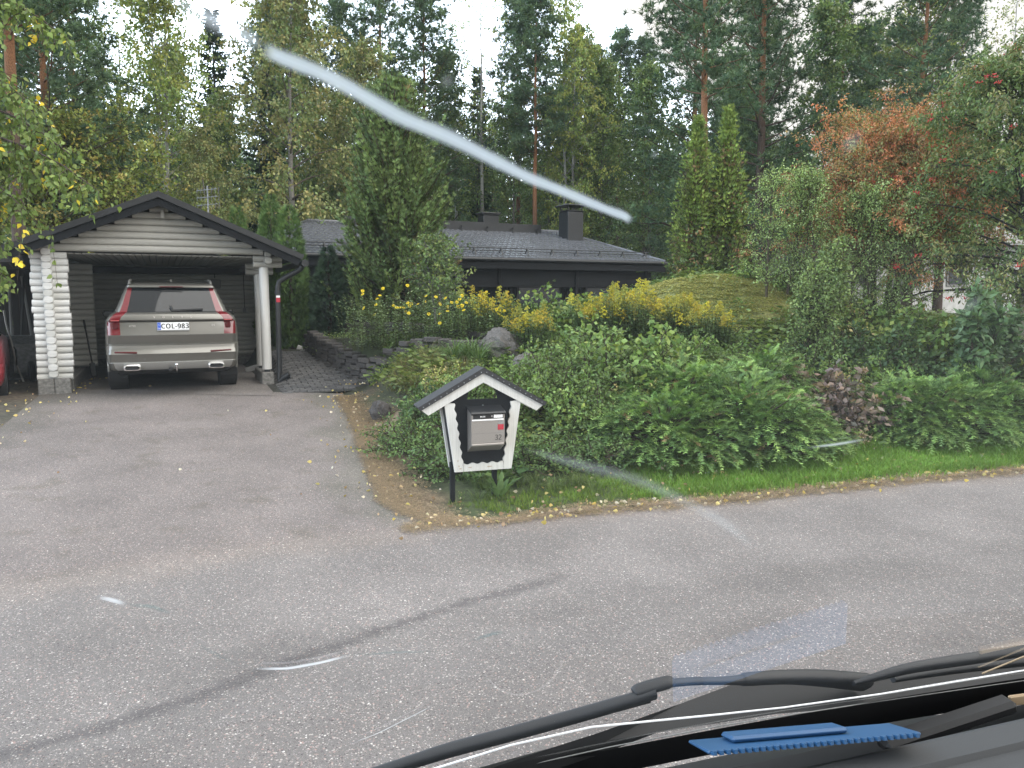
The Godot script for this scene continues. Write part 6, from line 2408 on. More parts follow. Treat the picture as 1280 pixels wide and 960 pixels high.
func berries(o: Node3D, tips: Array, c: Color, clusters: int, each: int):
	var g := Geo.new()
	var k := 0
	for n in clusters:
		var t: Vector3 = tips[(n * 7 + 3) % tips.size()] + randdir() * 0.22
		for b in each:
			var p := t + Vector3(rnd(-0.05, 0.05), rnd(-0.04, 0.02), rnd(-0.05, 0.05))
			var s := 0.011
			g.col = vary(c, 0.25)
			for f in 8:
				var v0 := Vector3(s if f & 1 else -s, 0, 0)
				var v1 := Vector3(0, s if f & 2 else -s, 0)
				var v2 := Vector3(0, 0, s if f & 4 else -s)
				g.to(p + v0, p + v1, p + v2, p)
			k += 1
	part("berries", g.mesh(M.painted), o)

func build_hanging_birch():
	rng.seed = 331
	var o := thing("hanging_birch", "birch branches with green and yellow leaves hanging in from the left edge", "birch", P(-7.2, 8.0, 0.2))
	var tr := Geo.new()
	var cr := Geo.new()
	tr.col = Color(0.5, 0.48, 0.45)
	tr.tube([Vector3(0, -0.2, 0), Vector3(0.1, 3.0, 0), Vector3(0.05, 6.0, 0.1), Vector3(0.2, 9.0, 0)], [0.13, 0.1, 0.07, 0.02], 9, false)
	var pal := [Color(0.12, 0.16, 0.05), Color(0.10, 0.135, 0.045), Color(0.15, 0.18, 0.06), Color(0.085, 0.115, 0.04)]
	# ends of the limbs, relative to the foot of the tree
	var ends := [[2.55, 2.55, 0.5, 1.75], [2.9, 3.1, 0.3, 1.7], [3.25, 2.75, 0.55, 1.2], [2.3, 3.7, -0.1, 1.6], [2.6, 4.5, 0.4, 1.2], [2.9, 5.2, -0.3, 1.4], [2.3, 2.3, 0.8, 1.0], [2.2, 4.9, 0.7, 1.3], [2.45, 2.9, 0.2, 1.1], [2.15, 2.7, 0.5, 1.3], [2.7, 3.5, 0.5, 1.3], [2.05, 2.4, 0.1, 0.9], [2.45, 5.5, 0.2, 1.6], [2.9, 4.2, 0.2, 0.9], [2.05, 3.2, 0.4, 1.5], [2.3, 1.85, 0.4, 0.7]]
	for e in ends:
		var tip := Vector3(e[0], e[1], e[2])
		var from := Vector3(0.1, minf(e[1] + 0.5, 7.5), 0.0)
		var top := from.lerp(tip, 0.62) + Vector3(0, 0.75, 0)
		var path := []
		var rad := []
		for k in 9:
			var t := k / 8.0
			path.append(from.lerp(top, t).lerp(top.lerp(tip, t), t))
			rad.append(lerpf(0.028, 0.004, t))
		tr.col = Color(0.13, 0.10, 0.085)
		tr.tube(path, rad, 5, false)
		for w in 40:
			var s := lerpf(3.0, 7.99, (w + rng.randf()) / 40.0)
			var k := int(s)
			var at: Vector3 = path[k].lerp(path[k + 1], s - k)
			var len_: float = e[3] * rnd(0.25, 0.62)
			var d := Vector3(rnd(-0.5, 0.5), -1.0, rnd(-0.5, 0.5)).normalized()
			var mid := at + (d + Vector3(rnd(-0.6, 0.6), 0.5, rnd(-0.6, 0.6))) * len_ * 0.4
			var end := mid + d * len_ * 0.6
			tr.tube([at, mid, end], [0.004, 0.003, 0.0015], 3, false)
			var yellow := rng.randf() < 0.07
			for q in int(8 + len_ * 16):
				var u := rnd(0.05, 1.0)
				var c := at.lerp(mid, u * 2) if u < 0.5 else mid.lerp(end, u * 2 - 1)
				c += randdir() * 0.035
				var cc := vary(pick(pal), 0.25)
				if yellow and u > 0.5 or rng.randf() < 0.015: cc = vary(Color(0.5, 0.36, 0.04), 0.15)
				round_leaf(cr, c, (Vector3(0, -0.9, 0) + randdir() * 0.8).normalized(), randdir(), rnd(0.045, 0.07), cc)
	part("trunk", tr.mesh(M.bark), o)
	part("crown", cr.mesh(M.leaf), o)

# a birch-like leaf of six triangles
func round_leaf(g: Geo, p: Vector3, d: Vector3, up: Vector3, l: float, cc: Color):
	var s := d.cross(up).normalized()
	var nn := s.cross(d).normalized()
	var k := g.v.size()
	var pts := [[0.0, 0.0], [0.22, -0.36], [0.5, -0.33], [1.0, 0.0], [0.5, 0.33], [0.22, 0.36]]
	for q in pts:
		g.v.append(p + d * (q[0] * l) + s * (q[1] * l) - nn * (absf(q[1]) * l * 0.25 + q[0] * q[0] * l * 0.12))
		g.n.append((nn - s * (q[1] * 0.6)).normalized())
		g.c.append(cc)
	var flip := (g.v[k + 3] - g.v[k]).cross(g.v[k + 1] - g.v[k]).dot(nn) < 0
	for t in [[0, 1, 3], [1, 2, 3], [0, 3, 5], [3, 4, 5]]:
		if flip: g.ix.append_array(PackedInt32Array([k + t[0], k + t[2], k + t[1]]))
		else: g.ix.append_array(PackedInt32Array([k + t[0], k + t[1], k + t[2]]))

# ------------------------------------------------------------------ the planted bank
func build_garden_wall():
	var o := thing("garden_wall", "low curved dry stone wall holding the flower bed beside the path", "stone wall", Vector3.ZERO)
	rng.seed = 401
	# walk along the line of the wall from the right end to the back
	var line := []
	for q in WALL: line.append(Vector2(q[0], q[1]))
	line.append(Vector2(-3.7, 16.4))
	line.reverse()
	line = [line[0]] + Array(line.slice(1))
	var total := 0.0
	for i in line.size() - 1: total += line[i].distance_to(line[i + 1])
	var on := func(s: float) -> Array:
		var left := s
		for i in line.size() - 1:
			var l: float = line[i].distance_to(line[i + 1])
			if left <= l or i == line.size() - 2: return [line[i].lerp(line[i + 1], left / l), (line[i + 1] - line[i]).normalized()]
			left -= l
		return []
	for row in 5:
		var s := rnd(0.0, 0.12)
		while s < total - 0.1:
			var len_ := rnd(0.18, 0.36)
			var a: Array = on.call(s + len_ * 0.5)
			var p: Vector2 = a[0]
			var t: Vector2 = a[1]
			var sweep := Vector2(-t.y, t.x)
			var foot := h(p.x - 0.12 * absf(t.y) * 1.0, p.y - 0.2)
			var y := foot + 0.045 + row * 0.093
			if y < maxf(foot, h(p.x + 0.3, p.y + 0.3)) + 0.12 or row < 3:
				var g := Geo.new()
				g.box(Transform3D(Basis(Vector3.UP, atan2(t.y, t.x)) * Basis(Vector3(1, 0, 0), rnd(-0.06, 0.06)) * Basis(Vector3.UP, rnd(-0.06, 0.06)), P(p.x, p.y, y)), Vector3(len_ - 0.008, 0.088 + rnd(-0.006, 0.004), 0.2 + rnd(-0.03, 0.03)), 0.014)
				part("stone", g.smooth(20).mesh(M.wall_stone if rng.randf() < 0.7 else M.wall_stone_pale), o)
			s += len_

# a small spray of leaves used for low growth
func leaf_clump(sd: int, n: int, r: float, hh: float, l: float, w: float, pal: Array) -> ArrayMesh:
	rng.seed = sd
	var g := Geo.new()
	for k in n:
		var a := rnd(0, TAU)
		var q := r * sqrt(rng.randf())
		var p := Vector3(cos(a) * q, hh * rnd(0.1, 1.0) * (1.0 - 0.5 * q / r), sin(a) * q)
		var d := (Vector3(cos(a), rnd(-0.3, 0.5), sin(a)) + randdir() * 0.6).normalized()
		g.leaf(p, d, Vector3.UP + randdir() * 0.5, l * rnd(0.7, 1.25), w * rnd(0.8, 1.2), vary(pick(pal), 0.25))
	return g.mesh(M.leaf)

# a rounded shrub of many stems
func shrub(p: Dictionary) -> Dictionary:
	rng.seed = p.seed
	var tr := Geo.new()
	var cr := Geo.new()
	p.merge({"droop": 0.12, "tw": 9, "twl": 0.3, "twig_up": 0.3, "twig_droop": 0.3, "spread": 0.05, "leaf_hang": 0.3, "bark": Color(0.09, 0.07, 0.05), "twig_from": 0.2})
	for k in p.stems:
		var az: float = k * 2.399
		var out := sqrt((k + 0.5) / p.stems)
		var el: float = lerpf(1.45, p.get("flat", 0.35), out) + rnd(-0.1, 0.1)
		var L: float = 1.0 / sqrt(pow(cos(el) / p.R, 2) + pow(sin(el) / p.H, 2)) * rnd(0.8, 1.1)
		leafy_branch(tr, cr, Vector3(cos(az) * 0.06, 0.0, sin(az) * 0.06), az, el, L, 0.014, p, rnd(0.82, 1.18))
	return {"trunk": tr.mesh(M.bark), "crown": cr.mesh(M.leaf)}

# spreading juniper: many short feathery plumes over an uneven dome
func juniper(sd: int, R: float, H: float, n: int) -> Dictionary:
	rng.seed = sd
	var cr := Geo.new()
	var tr := Geo.new()
	var f := FastNoiseLite.new()
	f.seed = sd
	f.frequency = 1.1
	var pal := [Color(0.10, 0.165, 0.055), Color(0.13, 0.20, 0.065), Color(0.08, 0.135, 0.052), Color(0.17, 0.235, 0.075)]
	for k in n:
		var az := k * 2.399 + rnd(-0.2, 0.2)
		var out := sqrt(rng.randf())
		var lump := 1.0 + 0.75 * f.get_noise_2d(cos(az) * out * 1.5, sin(az) * out * 1.5)
		var root := Vector3(cos(az), 0, sin(az)) * R * out * 0.88 * (0.8 + 0.25 * lump) + Vector3(0, H * lump * (1.0 - out * out * 0.82) * (1.0 - 0.55 * pow(rng.randf(), 2.0)), 0)
		var el := lerpf(0.8, 0.0, out) + rnd(-0.35, 0.35)
		az += rnd(-1.1, 1.1)
		var dir := Vector3(cos(az) * cos(el), sin(el), sin(az) * cos(el))
		var L := rnd(0.10, 0.29)
		var c := root
		var m := 7
		var base: Color = pick(pal)
		if rng.randf() < 0.02: base = Color(0.22, 0.14, 0.09)
		base = base * rnd(0.55, 1.4)
		for q in m:
			var u := float(q + 1) / m
			dir = (dir + Vector3(rnd(-0.16, 0.16), -0.16 * u, rnd(-0.16, 0.16))).normalized()
			c += dir * L / m
			var side := dir.cross(Vector3.UP).normalized()
			var up := side.cross(dir)
			for s in [-1.0, 1.0, 0.0]:
				var d2: Vector3 = (dir * 0.95 + side * s * rnd(0.5, 0.95) + up * (rnd(-0.1, 0.5) if s != 0.0 else 0.4) + Vector3(0, -0.15, 0)).normalized()
				var l := 0.075 * (1.0 - 0.5 * u) * rnd(0.7, 1.35)
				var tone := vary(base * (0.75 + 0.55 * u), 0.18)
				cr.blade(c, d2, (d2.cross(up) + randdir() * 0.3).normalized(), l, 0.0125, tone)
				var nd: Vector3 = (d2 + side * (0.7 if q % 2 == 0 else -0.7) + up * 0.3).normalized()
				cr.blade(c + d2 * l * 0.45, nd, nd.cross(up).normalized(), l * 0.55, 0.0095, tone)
		if k % 9 == 0:
			tr.col = Color(0.08, 0.055, 0.04)
			tr.tube([Vector3(0, 0.0, 0), root * Vector3(0.6, 0.75, 0.6), root], [0.018, 0.011, 0.005], 4, false)
	return {"trunk": tr.mesh(M.bark), "crown": cr.mesh(M.needle)}

func stem_stand(sd: int, n: int, rx: float, rz: float, hh: float, leaf_n: int, l: float, w: float, pal: Array) -> Dictionary:
	# upright perennial stems; returns the leaves, the stems and the tips
	rng.seed = sd
	var cr := Geo.new()
	var tr := Geo.new()
	var tips := []
	for k in n:
		var a := rnd(0, TAU)
		var q := sqrt(rng.randf())
		var b := Vector3(cos(a) * rx * q, -0.05, sin(a) * rz * q)
		var H := hh * rnd(0.72, 1.08) * (1.0 - 0.22 * q * q) * (1.0 + 0.09 * sin(b.x * 5.1 + sd) + 0.10 * sin(b.x * 11.3 + b.z * 4.0))
		var lean := Vector3(rnd(-0.14, 0.14) + cos(a) * 0.1 * q, 1.0, rnd(-0.14, 0.14) + sin(a) * 0.1 * q)
		var tip := b + lean.normalized() * H
		tr.col = Color(0.10, 0.12, 0.045)
		tr.tube([b, b.lerp(tip, 0.5), tip], [0.006, 0.005, 0.003], 3, false)
		tips.append(tip)
		var tone := rnd(0.75, 1.2)
		for j in leaf_n:
			var u := lerpf(0.1, 0.97, (j + rng.randf()) / leaf_n)
			var c := b.lerp(tip, u)
			var az := j * 2.399 + k
			var d := Vector3(cos(az), rnd(-0.1, 0.7), sin(az)).normalized()
			var cc := vary(pick(pal), 0.2)
			cc = cc * tone
			cr.leaf(c, d, Vector3.UP, l * rnd(0.7, 1.2) * (1.15 - 0.5 * u), w, cc)
	return {"trunk": tr.mesh(M.bark), "crown": cr.mesh(M.leaf), "tips": tips}

func goldenrod(called: String, label: String, x: float, d: float, sd: int, n: int, rx: float, rz: float, hh: float, bloom: float):
	var m := stem_stand(sd, n, rx, rz, hh, 38, 0.13, 0.028, [Color(0.15, 0.22, 0.11), Color(0.17, 0.25, 0.12), Color(0.13, 0.19, 0.095)])
	var o := thing(called, label, "goldenrod", P(x, d, h(x, d) - 0.02))
	part("stems", m.trunk, o)
	part("foliage", m.crown, o)
	var g := Geo.new()
	for t in m.tips:
		if rng.randf() > bloom: continue
		var lean := Vector3(rnd(-1, 1), 0, rnd(-1, 1)).normalized()
		var tone := rnd(0.75, 1.15)
		var c0 = [Color(0.54, 0.46, 0.06), Color(0.44, 0.40, 0.08), Color(0.50, 0.38, 0.06), Color(0.30, 0.30, 0.08)][rng.randi() % 4]
		for j in 9:
			# side sprays of a plume, each tipping over
			var u := j / 9.0
			var at: Vector3 = t + Vector3(0, 0.10 - 0.2 * u, 0) + lean * 0.03 * (1 - u)
			var az := j * 2.4
			var sd2 := (lean * 0.6 + Vector3(cos(az), 0.25, sin(az))).normalized()
			var l := 0.04 + 0.09 * u
			for q in 6:
				var v := (q + 0.5) / 6.0
				var p := at + sd2 * l * v + Vector3(0, -0.03 * v * v, 0)
				for s in 2:
					g.leaf(p + randdir() * 0.008, (randdir() + Vector3(0, 0.7, 0)).normalized(), randdir(), 0.026, 0.018, vary(c0, 0.2) * tone)
	part("flowers", g.mesh(M.petal), o)

func daisies(o: Node3D, tips: Array, n: int):
	var g := Geo.new()
	var eye := Geo.new()
	for k in n:
		var t: Vector3 = tips[(k * 5) % tips.size()] + Vector3(0, 0.03, 0)
		var face := Vector3(rnd(-0.5, 0.5), rnd(0.15, 0.9), rnd(0.2, 1.0)).normalized()
		var x := face.cross(Vector3(0.3, 1, 0.2)).normalized()
		var y := x.cross(face)
		for p in 11:
			var a := TAU * p / 11 + k
			var d := (x * cos(a) + y * sin(a) - face * 0.15).normalized()
			g.leaf(t + d * 0.008, d, face, 0.03 * rnd(0.85, 1.1), 0.014, vary(Color(0.72, 0.56, 0.03), 0.1))
		eye.col = Color(0.5, 0.28, 0.02)
		eye.tube([t - face * 0.006, t + face * 0.008], [0.012, 0.009], 7)
	part("flowers", g.mesh(M.petal), o)
	part("flower_hearts", eye.mesh(M.painted), o)

func grass_clump(sd: int, n: int, hh: float, w: float, pal: Array) -> ArrayMesh:
	rng.seed = sd
	var g := Geo.new()
	for k in n:
		var az := rnd(0, TAU)
		var out := Vector3(cos(az), 0, sin(az))
		var p := out * rnd(0, 0.12)
		var d := (Vector3.UP + out * rnd(0.1, 0.6)).normalized()
		var l := hh * rnd(0.6, 1.1)
		var cc := vary(pick(pal), 0.2)
		var side := d.cross(out).normalized()
		var m := 5
		for j in m:
			var u0 := float(j) / m
			var u1 := float(j + 1) / m
			var e := p + d * l / m
			var w0 := w * (1 - u0 * u0)
			var w1 := w * (1 - u1 * u1)
			var kk := g.v.size()
			var nn := side.cross(d).normalized()
			for q in [p - side * w0 * 0.5, e - side * w1 * 0.5, e + side * w1 * 0.5, p + side * w0 * 0.5]:
				g.v.append(q)
				g.n.append(nn)
				g.c.append(cc)
			if (g.v[kk + 2] - g.v[kk]).cross(g.v[kk + 1] - g.v[kk]).dot(nn) >= 0:
				g.ix.append_array(PackedInt32Array([kk, kk + 1, kk + 2, kk, kk + 2, kk + 3]))
			else:
				g.ix.append_array(PackedInt32Array([kk, kk + 2, kk + 1, kk, kk + 3, kk + 2]))
			p = e
			d = (d + out * 0.12 + Vector3(0, -0.17 * (j + 1), 0)).normalized()
	return g.mesh(M.leaf)

func build_bank():
	gain = Color(1.35, 1.45, 1.3)
	# boulders
	rng.seed = 411
	var bo := thing("boulder", "big grey boulder between the daisies and the goldenrod", "boulder", P(-0.17, 11.75, h(-0.17, 11.75) + 0.12), 0.4)
	part("rock", rock_geo(5, 0.34, 0.30, 0.28).mesh(M.boulder), bo)
	bo = thing("boulder", "smaller grey boulder in front of the big boulder", "boulder", P(0.2, 11.1, h(0.2, 11.1) + 0.04), 1.0)
	part("rock", rock_geo(9, 0.26, 0.17, 0.2).mesh(M.boulder), bo)
	bo = thing("boulder", "dark stone at the edge of the drive by the path", "boulder", P(-1.78, 10.35, h(-1.78, 10.35) + 0.08), 2.0)
	part("rock", rock_geo(14, 0.15, 0.15, 0.14).mesh(M.wall_stone), bo)
	# the low growth that covers the soil, nobody could count it
	var pal_low := [Color(0.0975, 0.143, 0.052), Color(0.124, 0.169, 0.0585), Color(0.078, 0.117, 0.0455), Color(0.156, 0.182, 0.065)]
	var clumps := [leaf_clump(421, 26, 0.17, 0.16, 0.06, 0.042, pal_low), leaf_clump(422, 34, 0.18, 0.2, 0.045, 0.03, pal_low), leaf_clump(423, 14, 0.18, 0.22, 0.10, 0.075, pal_low)]
	var places := [[], [], []]
	var tints := [[], [], []]
	rng.seed = 424
	var f := FastNoiseLite.new()
	f.seed = 6
	f.frequency = 0.35
	for k in 7200:
		var x := rnd(-2.2, 9.5)
		var r := rnd(1.15, 9.5)
		var d := road_edge(x) + r / 0.94
		var e := x - curve(d, DRIVE_RIGHT)
		if bankness(x, d) < 0.3 + 0.3 * rng.randf(): continue
		if e < 0.55 + 0.35 * f.get_noise_2d(x * 4, d * 4) and d < 12.0: continue
		var moss := exp(-pow((x - 3.5) / 2.1, 2) - pow((d - 14.6) / 1.6, 2))
		if moss > 0.45 and rng.randf() < 0.96: continue
		var n := f.get_noise_2d(x * 2, d * 2)
		var kind := 0 if n < -0.12 else 1 if n < 0.2 else 2
		if rng.randf() < 0.25: kind = rng.randi() % 3
		var s := rnd(0.7, 1.35)
		places[kind].append(Transform3D(Basis(Vector3.UP, rnd(0, TAU)).scaled(Vector3(s, s * rnd(0.8, 1.3), s)), P(x, d, h(x, d) - 0.02)))
		var g := 1.0 + 0.5 * f.get_noise_2d(x * 3 + 50, d * 3) + rnd(-0.15, 0.15)
		tints[kind].append(Color(g * (1.0 + 0.25 * n), g, g * 0.9))
	var names := ["low round-leaved growth covering the garden bank", "fine low greenery covering the garden bank", "broad-leaved low growth between the shrubs of the bank"]
	for k in 3: tag(scatter("ground_cover", clumps[k], places[k], tints[k]), names[k], "ground cover", "", "stuff")
	# spreading junipers along the foot of the bank
	var jun := [juniper(431, 1.05, 0.55, 1600), juniper(432, 0.95, 0.66, 1500), juniper(433, 1.1, 0.5, 1600)]
	var js := [[1.75, 8.75, 1.0, "feathery juniper over the verge, nearest to the mailbox"], [2.75, 9.0, 1.08, "feathery juniper left of the withered brown plants"], [2.2, 9.75, 1.05, "juniper behind the other two in the middle of the bank"], [3.3, 9.3, 0.78, "juniper in front of the withered brown plants"], [4.95, 9.9, 0.85, "juniper right below the withered brown plants"], [5.5, 10.05, 1.1, "broad light green juniper at the right of the bank"], [6.5, 10.4, 1.1, "rightmost juniper, at the picture edge above the verge"], [3.3, 10.3, 0.9, "juniper high on the bank behind the withered plants"]]
	for k in js.size():
		plant("spreading_juniper", js[k][3], "juniper", jun[k % 3], js[k][0], js[k][1], js[k][2], k * 1.7, "spreading junipers on the bank")
	# leafy shrubs
	var S := {}
	S.small = shrub({"seed": 441, "R": 0.62, "H": 0.78, "stems": 26, "tw": 10, "lf": 11, "twl": 0.26, "ll": 0.055, "lw": 0.036, "pal": [Color(0.111, 0.163, 0.0585), Color(0.137, 0.189, 0.065), Color(0.091, 0.13, 0.052)]})
	S.broad = shrub({"seed": 442, "R": 0.65, "H": 0.85, "stems": 20, "tw": 8, "lf": 8, "twl": 0.3, "ll": 0.095, "lw": 0.065, "pal": [Color(0.117, 0.176, 0.0585), Color(0.143, 0.202, 0.065), Color(0.091, 0.137, 0.052), Color(0.182, 0.221, 0.065)]})
	S.dark = shrub({"seed": 443, "R": 0.7, "H": 0.9, "stems": 24, "tw": 9, "lf": 10, "twl": 0.3, "ll": 0.075, "lw": 0.05, "pal": [Color(0.0585, 0.0975, 0.0442), Color(0.078, 0.117, 0.052), Color(0.052, 0.0845, 0.0416)]})
	S.pale = shrub({"seed": 444, "R": 0.6, "H": 0.8, "stems": 20, "tw": 9, "lf": 10, "twl": 0.28, "ll": 0.065, "lw": 0.042, "pal": [Color(0.221, 0.247, 0.078), Color(0.273, 0.26, 0.0975), Color(0.182, 0.221, 0.0715), Color(0.364, 0.286, 0.156)]})
	S.purple = shrub({"seed": 445, "R": 0.6, "H": 0.5, "stems": 20, "tw": 9, "lf": 9, "twl": 0.26, "ll": 0.085, "lw": 0.055, "flat": 0.15, "pal": [Color(0.111, 0.078, 0.0806), Color(0.143, 0.104, 0.0975), Color(0.078, 0.0715, 0.065), Color(0.208, 0.143, 0.117)]})
	S.low = shrub({"seed": 446, "R": 0.55, "H": 0.42, "stems": 26, "tw": 9, "lf": 12, "twl": 0.2, "ll": 0.04, "lw": 0.022, "flat": 0.2, "pal": [Color(0.0975, 0.15, 0.0585), Color(0.117, 0.169, 0.065), Color(0.078, 0.124, 0.052)]})
	S.tall = leafy_tree({"seed": 447, "H": 1.7, "r": 0.02, "R": 0.5, "base": 0.1, "nb": 20, "shape": "tall", "el0": 0.7, "el1": 1.2, "droop": 0.05, "tw": 8, "twl": 0.28, "twig_up": 0.2, "twig_droop": 0.3, "lf": 12, "spread": 0.06, "leaf_hang": 0.4, "ll": 0.055, "lw": 0.034, "pal": [Color(0.13, 0.18, 0.07), Color(0.16, 0.2, 0.08), Color(0.11, 0.15, 0.06)], "bark": Color(0.1, 0.08, 0.06), "stems": 3, "stem_gap": 0.35, "lean": 0.1})
	S.lilac = leafy_tree({"seed": 448, "H": 1.55, "r": 0.015, "R": 0.28, "base": 0.15, "nb": 16, "shape": "tall", "el0": 0.8, "el1": 1.3, "droop": 0.05, "tw": 5, "twl": 0.16, "twig_up": 0.4, "twig_droop": 0.2, "lf": 7, "spread": 0.03, "leaf_hang": 0.2, "ll": 0.12, "lw": 0.062, "pal": [Color(0.078, 0.124, 0.065), Color(0.0975, 0.15, 0.078), Color(0.065, 0.104, 0.0585)], "bark": Color(0.1, 0.08, 0.06), "stems": 3, "stem_gap": 0.3, "lean": 0.08})
	S.maple = shrub({"seed": 449, "R": 0.4, "H": 0.55, "stems": 11, "tw": 5, "lf": 4, "twl": 0.2, "ll": 0.15, "lw": 0.13, "pal": [Color(0.182, 0.273, 0.065), Color(0.156, 0.24, 0.0585), Color(0.221, 0.299, 0.078)]})
	S.dead = shrub({"seed": 450, "R": 0.3, "H": 0.35, "stems": 14, "tw": 7, "lf": 8, "twl": 0.16, "ll": 0.07, "lw": 0.03, "pal": [Color(0.338, 0.247, 0.182), Color(0.442, 0.338, 0.26), Color(0.26, 0.182, 0.13)]})
	var tangle := "shrubs in the tangle on the bank"
	var list := [
		["low", -1.15, 8.7, 1.0, "low fine-leaved shrub left of the mailbox stand"], ["low", -0.62, 8.05, 1.0, "low fine-leaved shrub right behind the mailbox stand's left leg"], ["low", 0.2, 8.1, 1.05, "low fine-leaved shrub behind the right side of the mailbox stand"], ["low", 0.85, 8.2, 1.0, "low fine-leaved shrub between the mailbox and the first juniper"], ["low", -0.4, 8.9, 1.1, "fine-leaved shrub behind the middle of the mailbox stand"],
		["dark", -1.02, 9.5, 0.62, "dark round-leaved bush left of the mailbox roof"], ["small", -0.55, 9.9, 0.62, "small green bush just above the mailbox roof"], ["pale", -0.9, 10.35, 0.5, "pale dry-tipped bush below the stone wall"],
		["small", 0.45, 9.4, 0.95, "small-leaved green shrub directly above the right half of the mailbox roof"], ["small", 0.95, 9.9, 1.0, "small-leaved green shrub right of the mailbox roof, in the middle of the bank"], ["small", 0.6, 10.4, 0.9, "small-leaved green shrub between the small boulder and the goldenrod"], ["small", 1.35, 10.7, 1.0, "small-leaved green shrub just below the middle of the goldenrod bank"], ["small", 1.1, 9.0, 0.8, "small-leaved green shrub behind the nearest juniper"],
		["broad", 1.3, 10.2, 1.0, "broad-leaved green shrub in the middle of the bank, left of the maple seedling"], ["broad", 1.8, 10.5, 1.05, "broad-leaved green shrub above the heap of withered pale leaves"], ["broad", 1.0, 11.3, 0.9, "broad-leaved green shrub at the left foot of the goldenrod bank"], ["broad", 2.3, 11.0, 0.9, "broad-leaved green shrub at the right foot of the goldenrod bank"], ["broad", 0.75, 9.0, 0.6, "small broad-leaved shrub low down between the mailbox roof and the junipers"],
		["maple", 2.62, 10.1, 1.0, "bright green maple seedling with big leaves above the junipers"], ["maple", 2.95, 9.55, 0.8, "bright big-leaved maple shoot among the juniper plumes"], ["maple", 5.2, 11.3, 0.8, "bright big-leaved maple shoot at the right of the bank"],
		["pale", 1.55, 9.55, 0.6, "small pale yellow-leaved shrub above the nearest juniper"], ["dead", 1.25, 8.35, 0.45, "small brown withered tuft at the left end of the junipers"],
		["dead", 2.2, 10.25, 1.0, "heap of withered pale leaves beside the maple seedling"], ["dead", 3.1, 8.95, 0.6, "brown withered tuft in the front of the junipers"], ["dead", 4.15, 9.3, 0.7, "brown withered tuft above the verge on the right"],
		["purple", 3.85, 9.75, 1.15, "patch of withered purple-brown leaves in the middle of the right bank"], ["purple", 4.4, 9.95, 1.1, "second purple-brown withered plant, right of the first"], ["purple", 4.1, 10.45, 1.15, "purple-brown withered plant behind the other two"],
		["tall", 4.45, 11.6, 0.9, "tall narrow green shrub at the right end of the moss"], ["tall", 5.0, 12.5, 1.0, "tall green shrub between the moss and the orange rowan"], ["dark", 4.9, 11.6, 0.95, "dark green shrub right behind the withered purple plants"], ["dark", 5.6, 11.9, 1.1, "dark green shrub below the light green sapling on the right"], ["dark", 6.9, 11.3, 1.15, "big dark green shrub at the right below the lilac shoots"], ["dark", 7.6, 11.9, 1.2, "dark green shrub at the far right edge of the bank"], ["dark", 6.2, 11.0, 0.85, "low dark green shrub left of the lilac shoots, above the light green juniper"],
		["pale", 5.25, 12.7, 1.0, "yellowish pale-leaved shrub below the young tree"], ["pale", 4.7, 10.9, 0.6, "small yellow-leaved shrub behind the withered purple plants"],
		["small", 3.2, 11.3, 0.65, "small-leaved bush at the lower edge of the yellow moss"], ["small", 4.3, 11.2, 0.95, "small-leaved bush above the withered purple plants"], ["broad", 5.9, 12.6, 1.1, "broad-leaved bush under the orange rowan"], ["broad", 6.6, 12.4, 1.15, "broad-leaved bush between the orange rowan and the berry rowan"], ["small", 5.3, 10.9, 0.9, "small-leaved bush above the right-hand maple shoot"], ["broad", 7.3, 11.0, 1.0, "broad-leaved bush in front of the lilac shoots at the right edge"], ["small", 2.7, 11.8, 0.7, "small-leaved bush between the goldenrod and the yellow moss"],
		["lilac", 6.55, 11.0, 1.05, "upright lilac shoots with large dark leaves at the right of the bank"], ["lilac", 7.1, 11.5, 0.95, "second group of upright lilac shoots, nearer the right edge"],
		["broad", 4.7, 15.2, 0.55, "low clump of bright broad leaves on top of the moss"], ["broad", 5.3, 14.9, 0.6, "bright low clump of broad leaves right of the moss top"],
		["dark", -0.05, 13.6, 0.8, "dark leafy shrub in front of the house windows"], ["broad", 0.75, 13.9, 0.95, "broad-leaved shrub in front of the veranda"], ["small", -0.75, 13.9, 0.9, "green shrub right of the small grey-stemmed tree"]]
	for k in list.size():
		var q: Array = list[k]
		var grp := tangle if q[0] in ["small", "broad", "dark", "tall"] else ""
		plant("maple_seedling" if q[0] == "maple" else "withered_plant" if q[0] in ["dead", "purple"] else "lilac_bush" if q[0] == "lilac" else "shrub", q[4], "shrub", S[q[0]], q[1], q[2], q[3], k * 1.3, grp)
	# flowers
	gain = Color(1, 1.05, 1)
	goldenrod("goldenrod", "broad bank of goldenrod with yellow plumes before the house", 2.05, 12.9, 461, 240, 1.0, 0.55, 0.82, 0.6)
	goldenrod("goldenrod", "short loose goldenrod at the right edge of the goldenrod bank, before the moss", 3.0, 12.5, 470, 60, 0.5, 0.35, 0.7, 0.5)
	goldenrod("goldenrod", "small goldenrod clump right of the big boulder", 0.36, 11.75, 462, 50, 0.32, 0.22, 0.78, 0.7)
	goldenrod("goldenrod", "yellow-tipped goldenrod behind the big boulder", -0.35, 13.1, 463, 60, 0.5, 0.3, 0.95, 0.6)
	var m := stem_stand(464, 150, 1.05, 0.5, 1.0, 26, 0.085, 0.036, [Color(0.17, 0.24, 0.11), Color(0.20, 0.28, 0.14), Color(0.25, 0.31, 0.17)])
	var o := thing("yellow_daisies", "tall clump of yellow daisies above the stone wall", "daisies", P(-1.85, 13.1, h(-1.85, 13.1) - 0.03))
	part("stems", m.trunk, o)
	part("foliage", m.crown, o)
	daisies(o, m.tips, 34)
	m = stem_stand(465, 80, 0.6, 0.35, 0.95, 18, 0.10, 0.045, [Color(0.13, 0.19, 0.08), Color(0.15, 0.22, 0.10)])
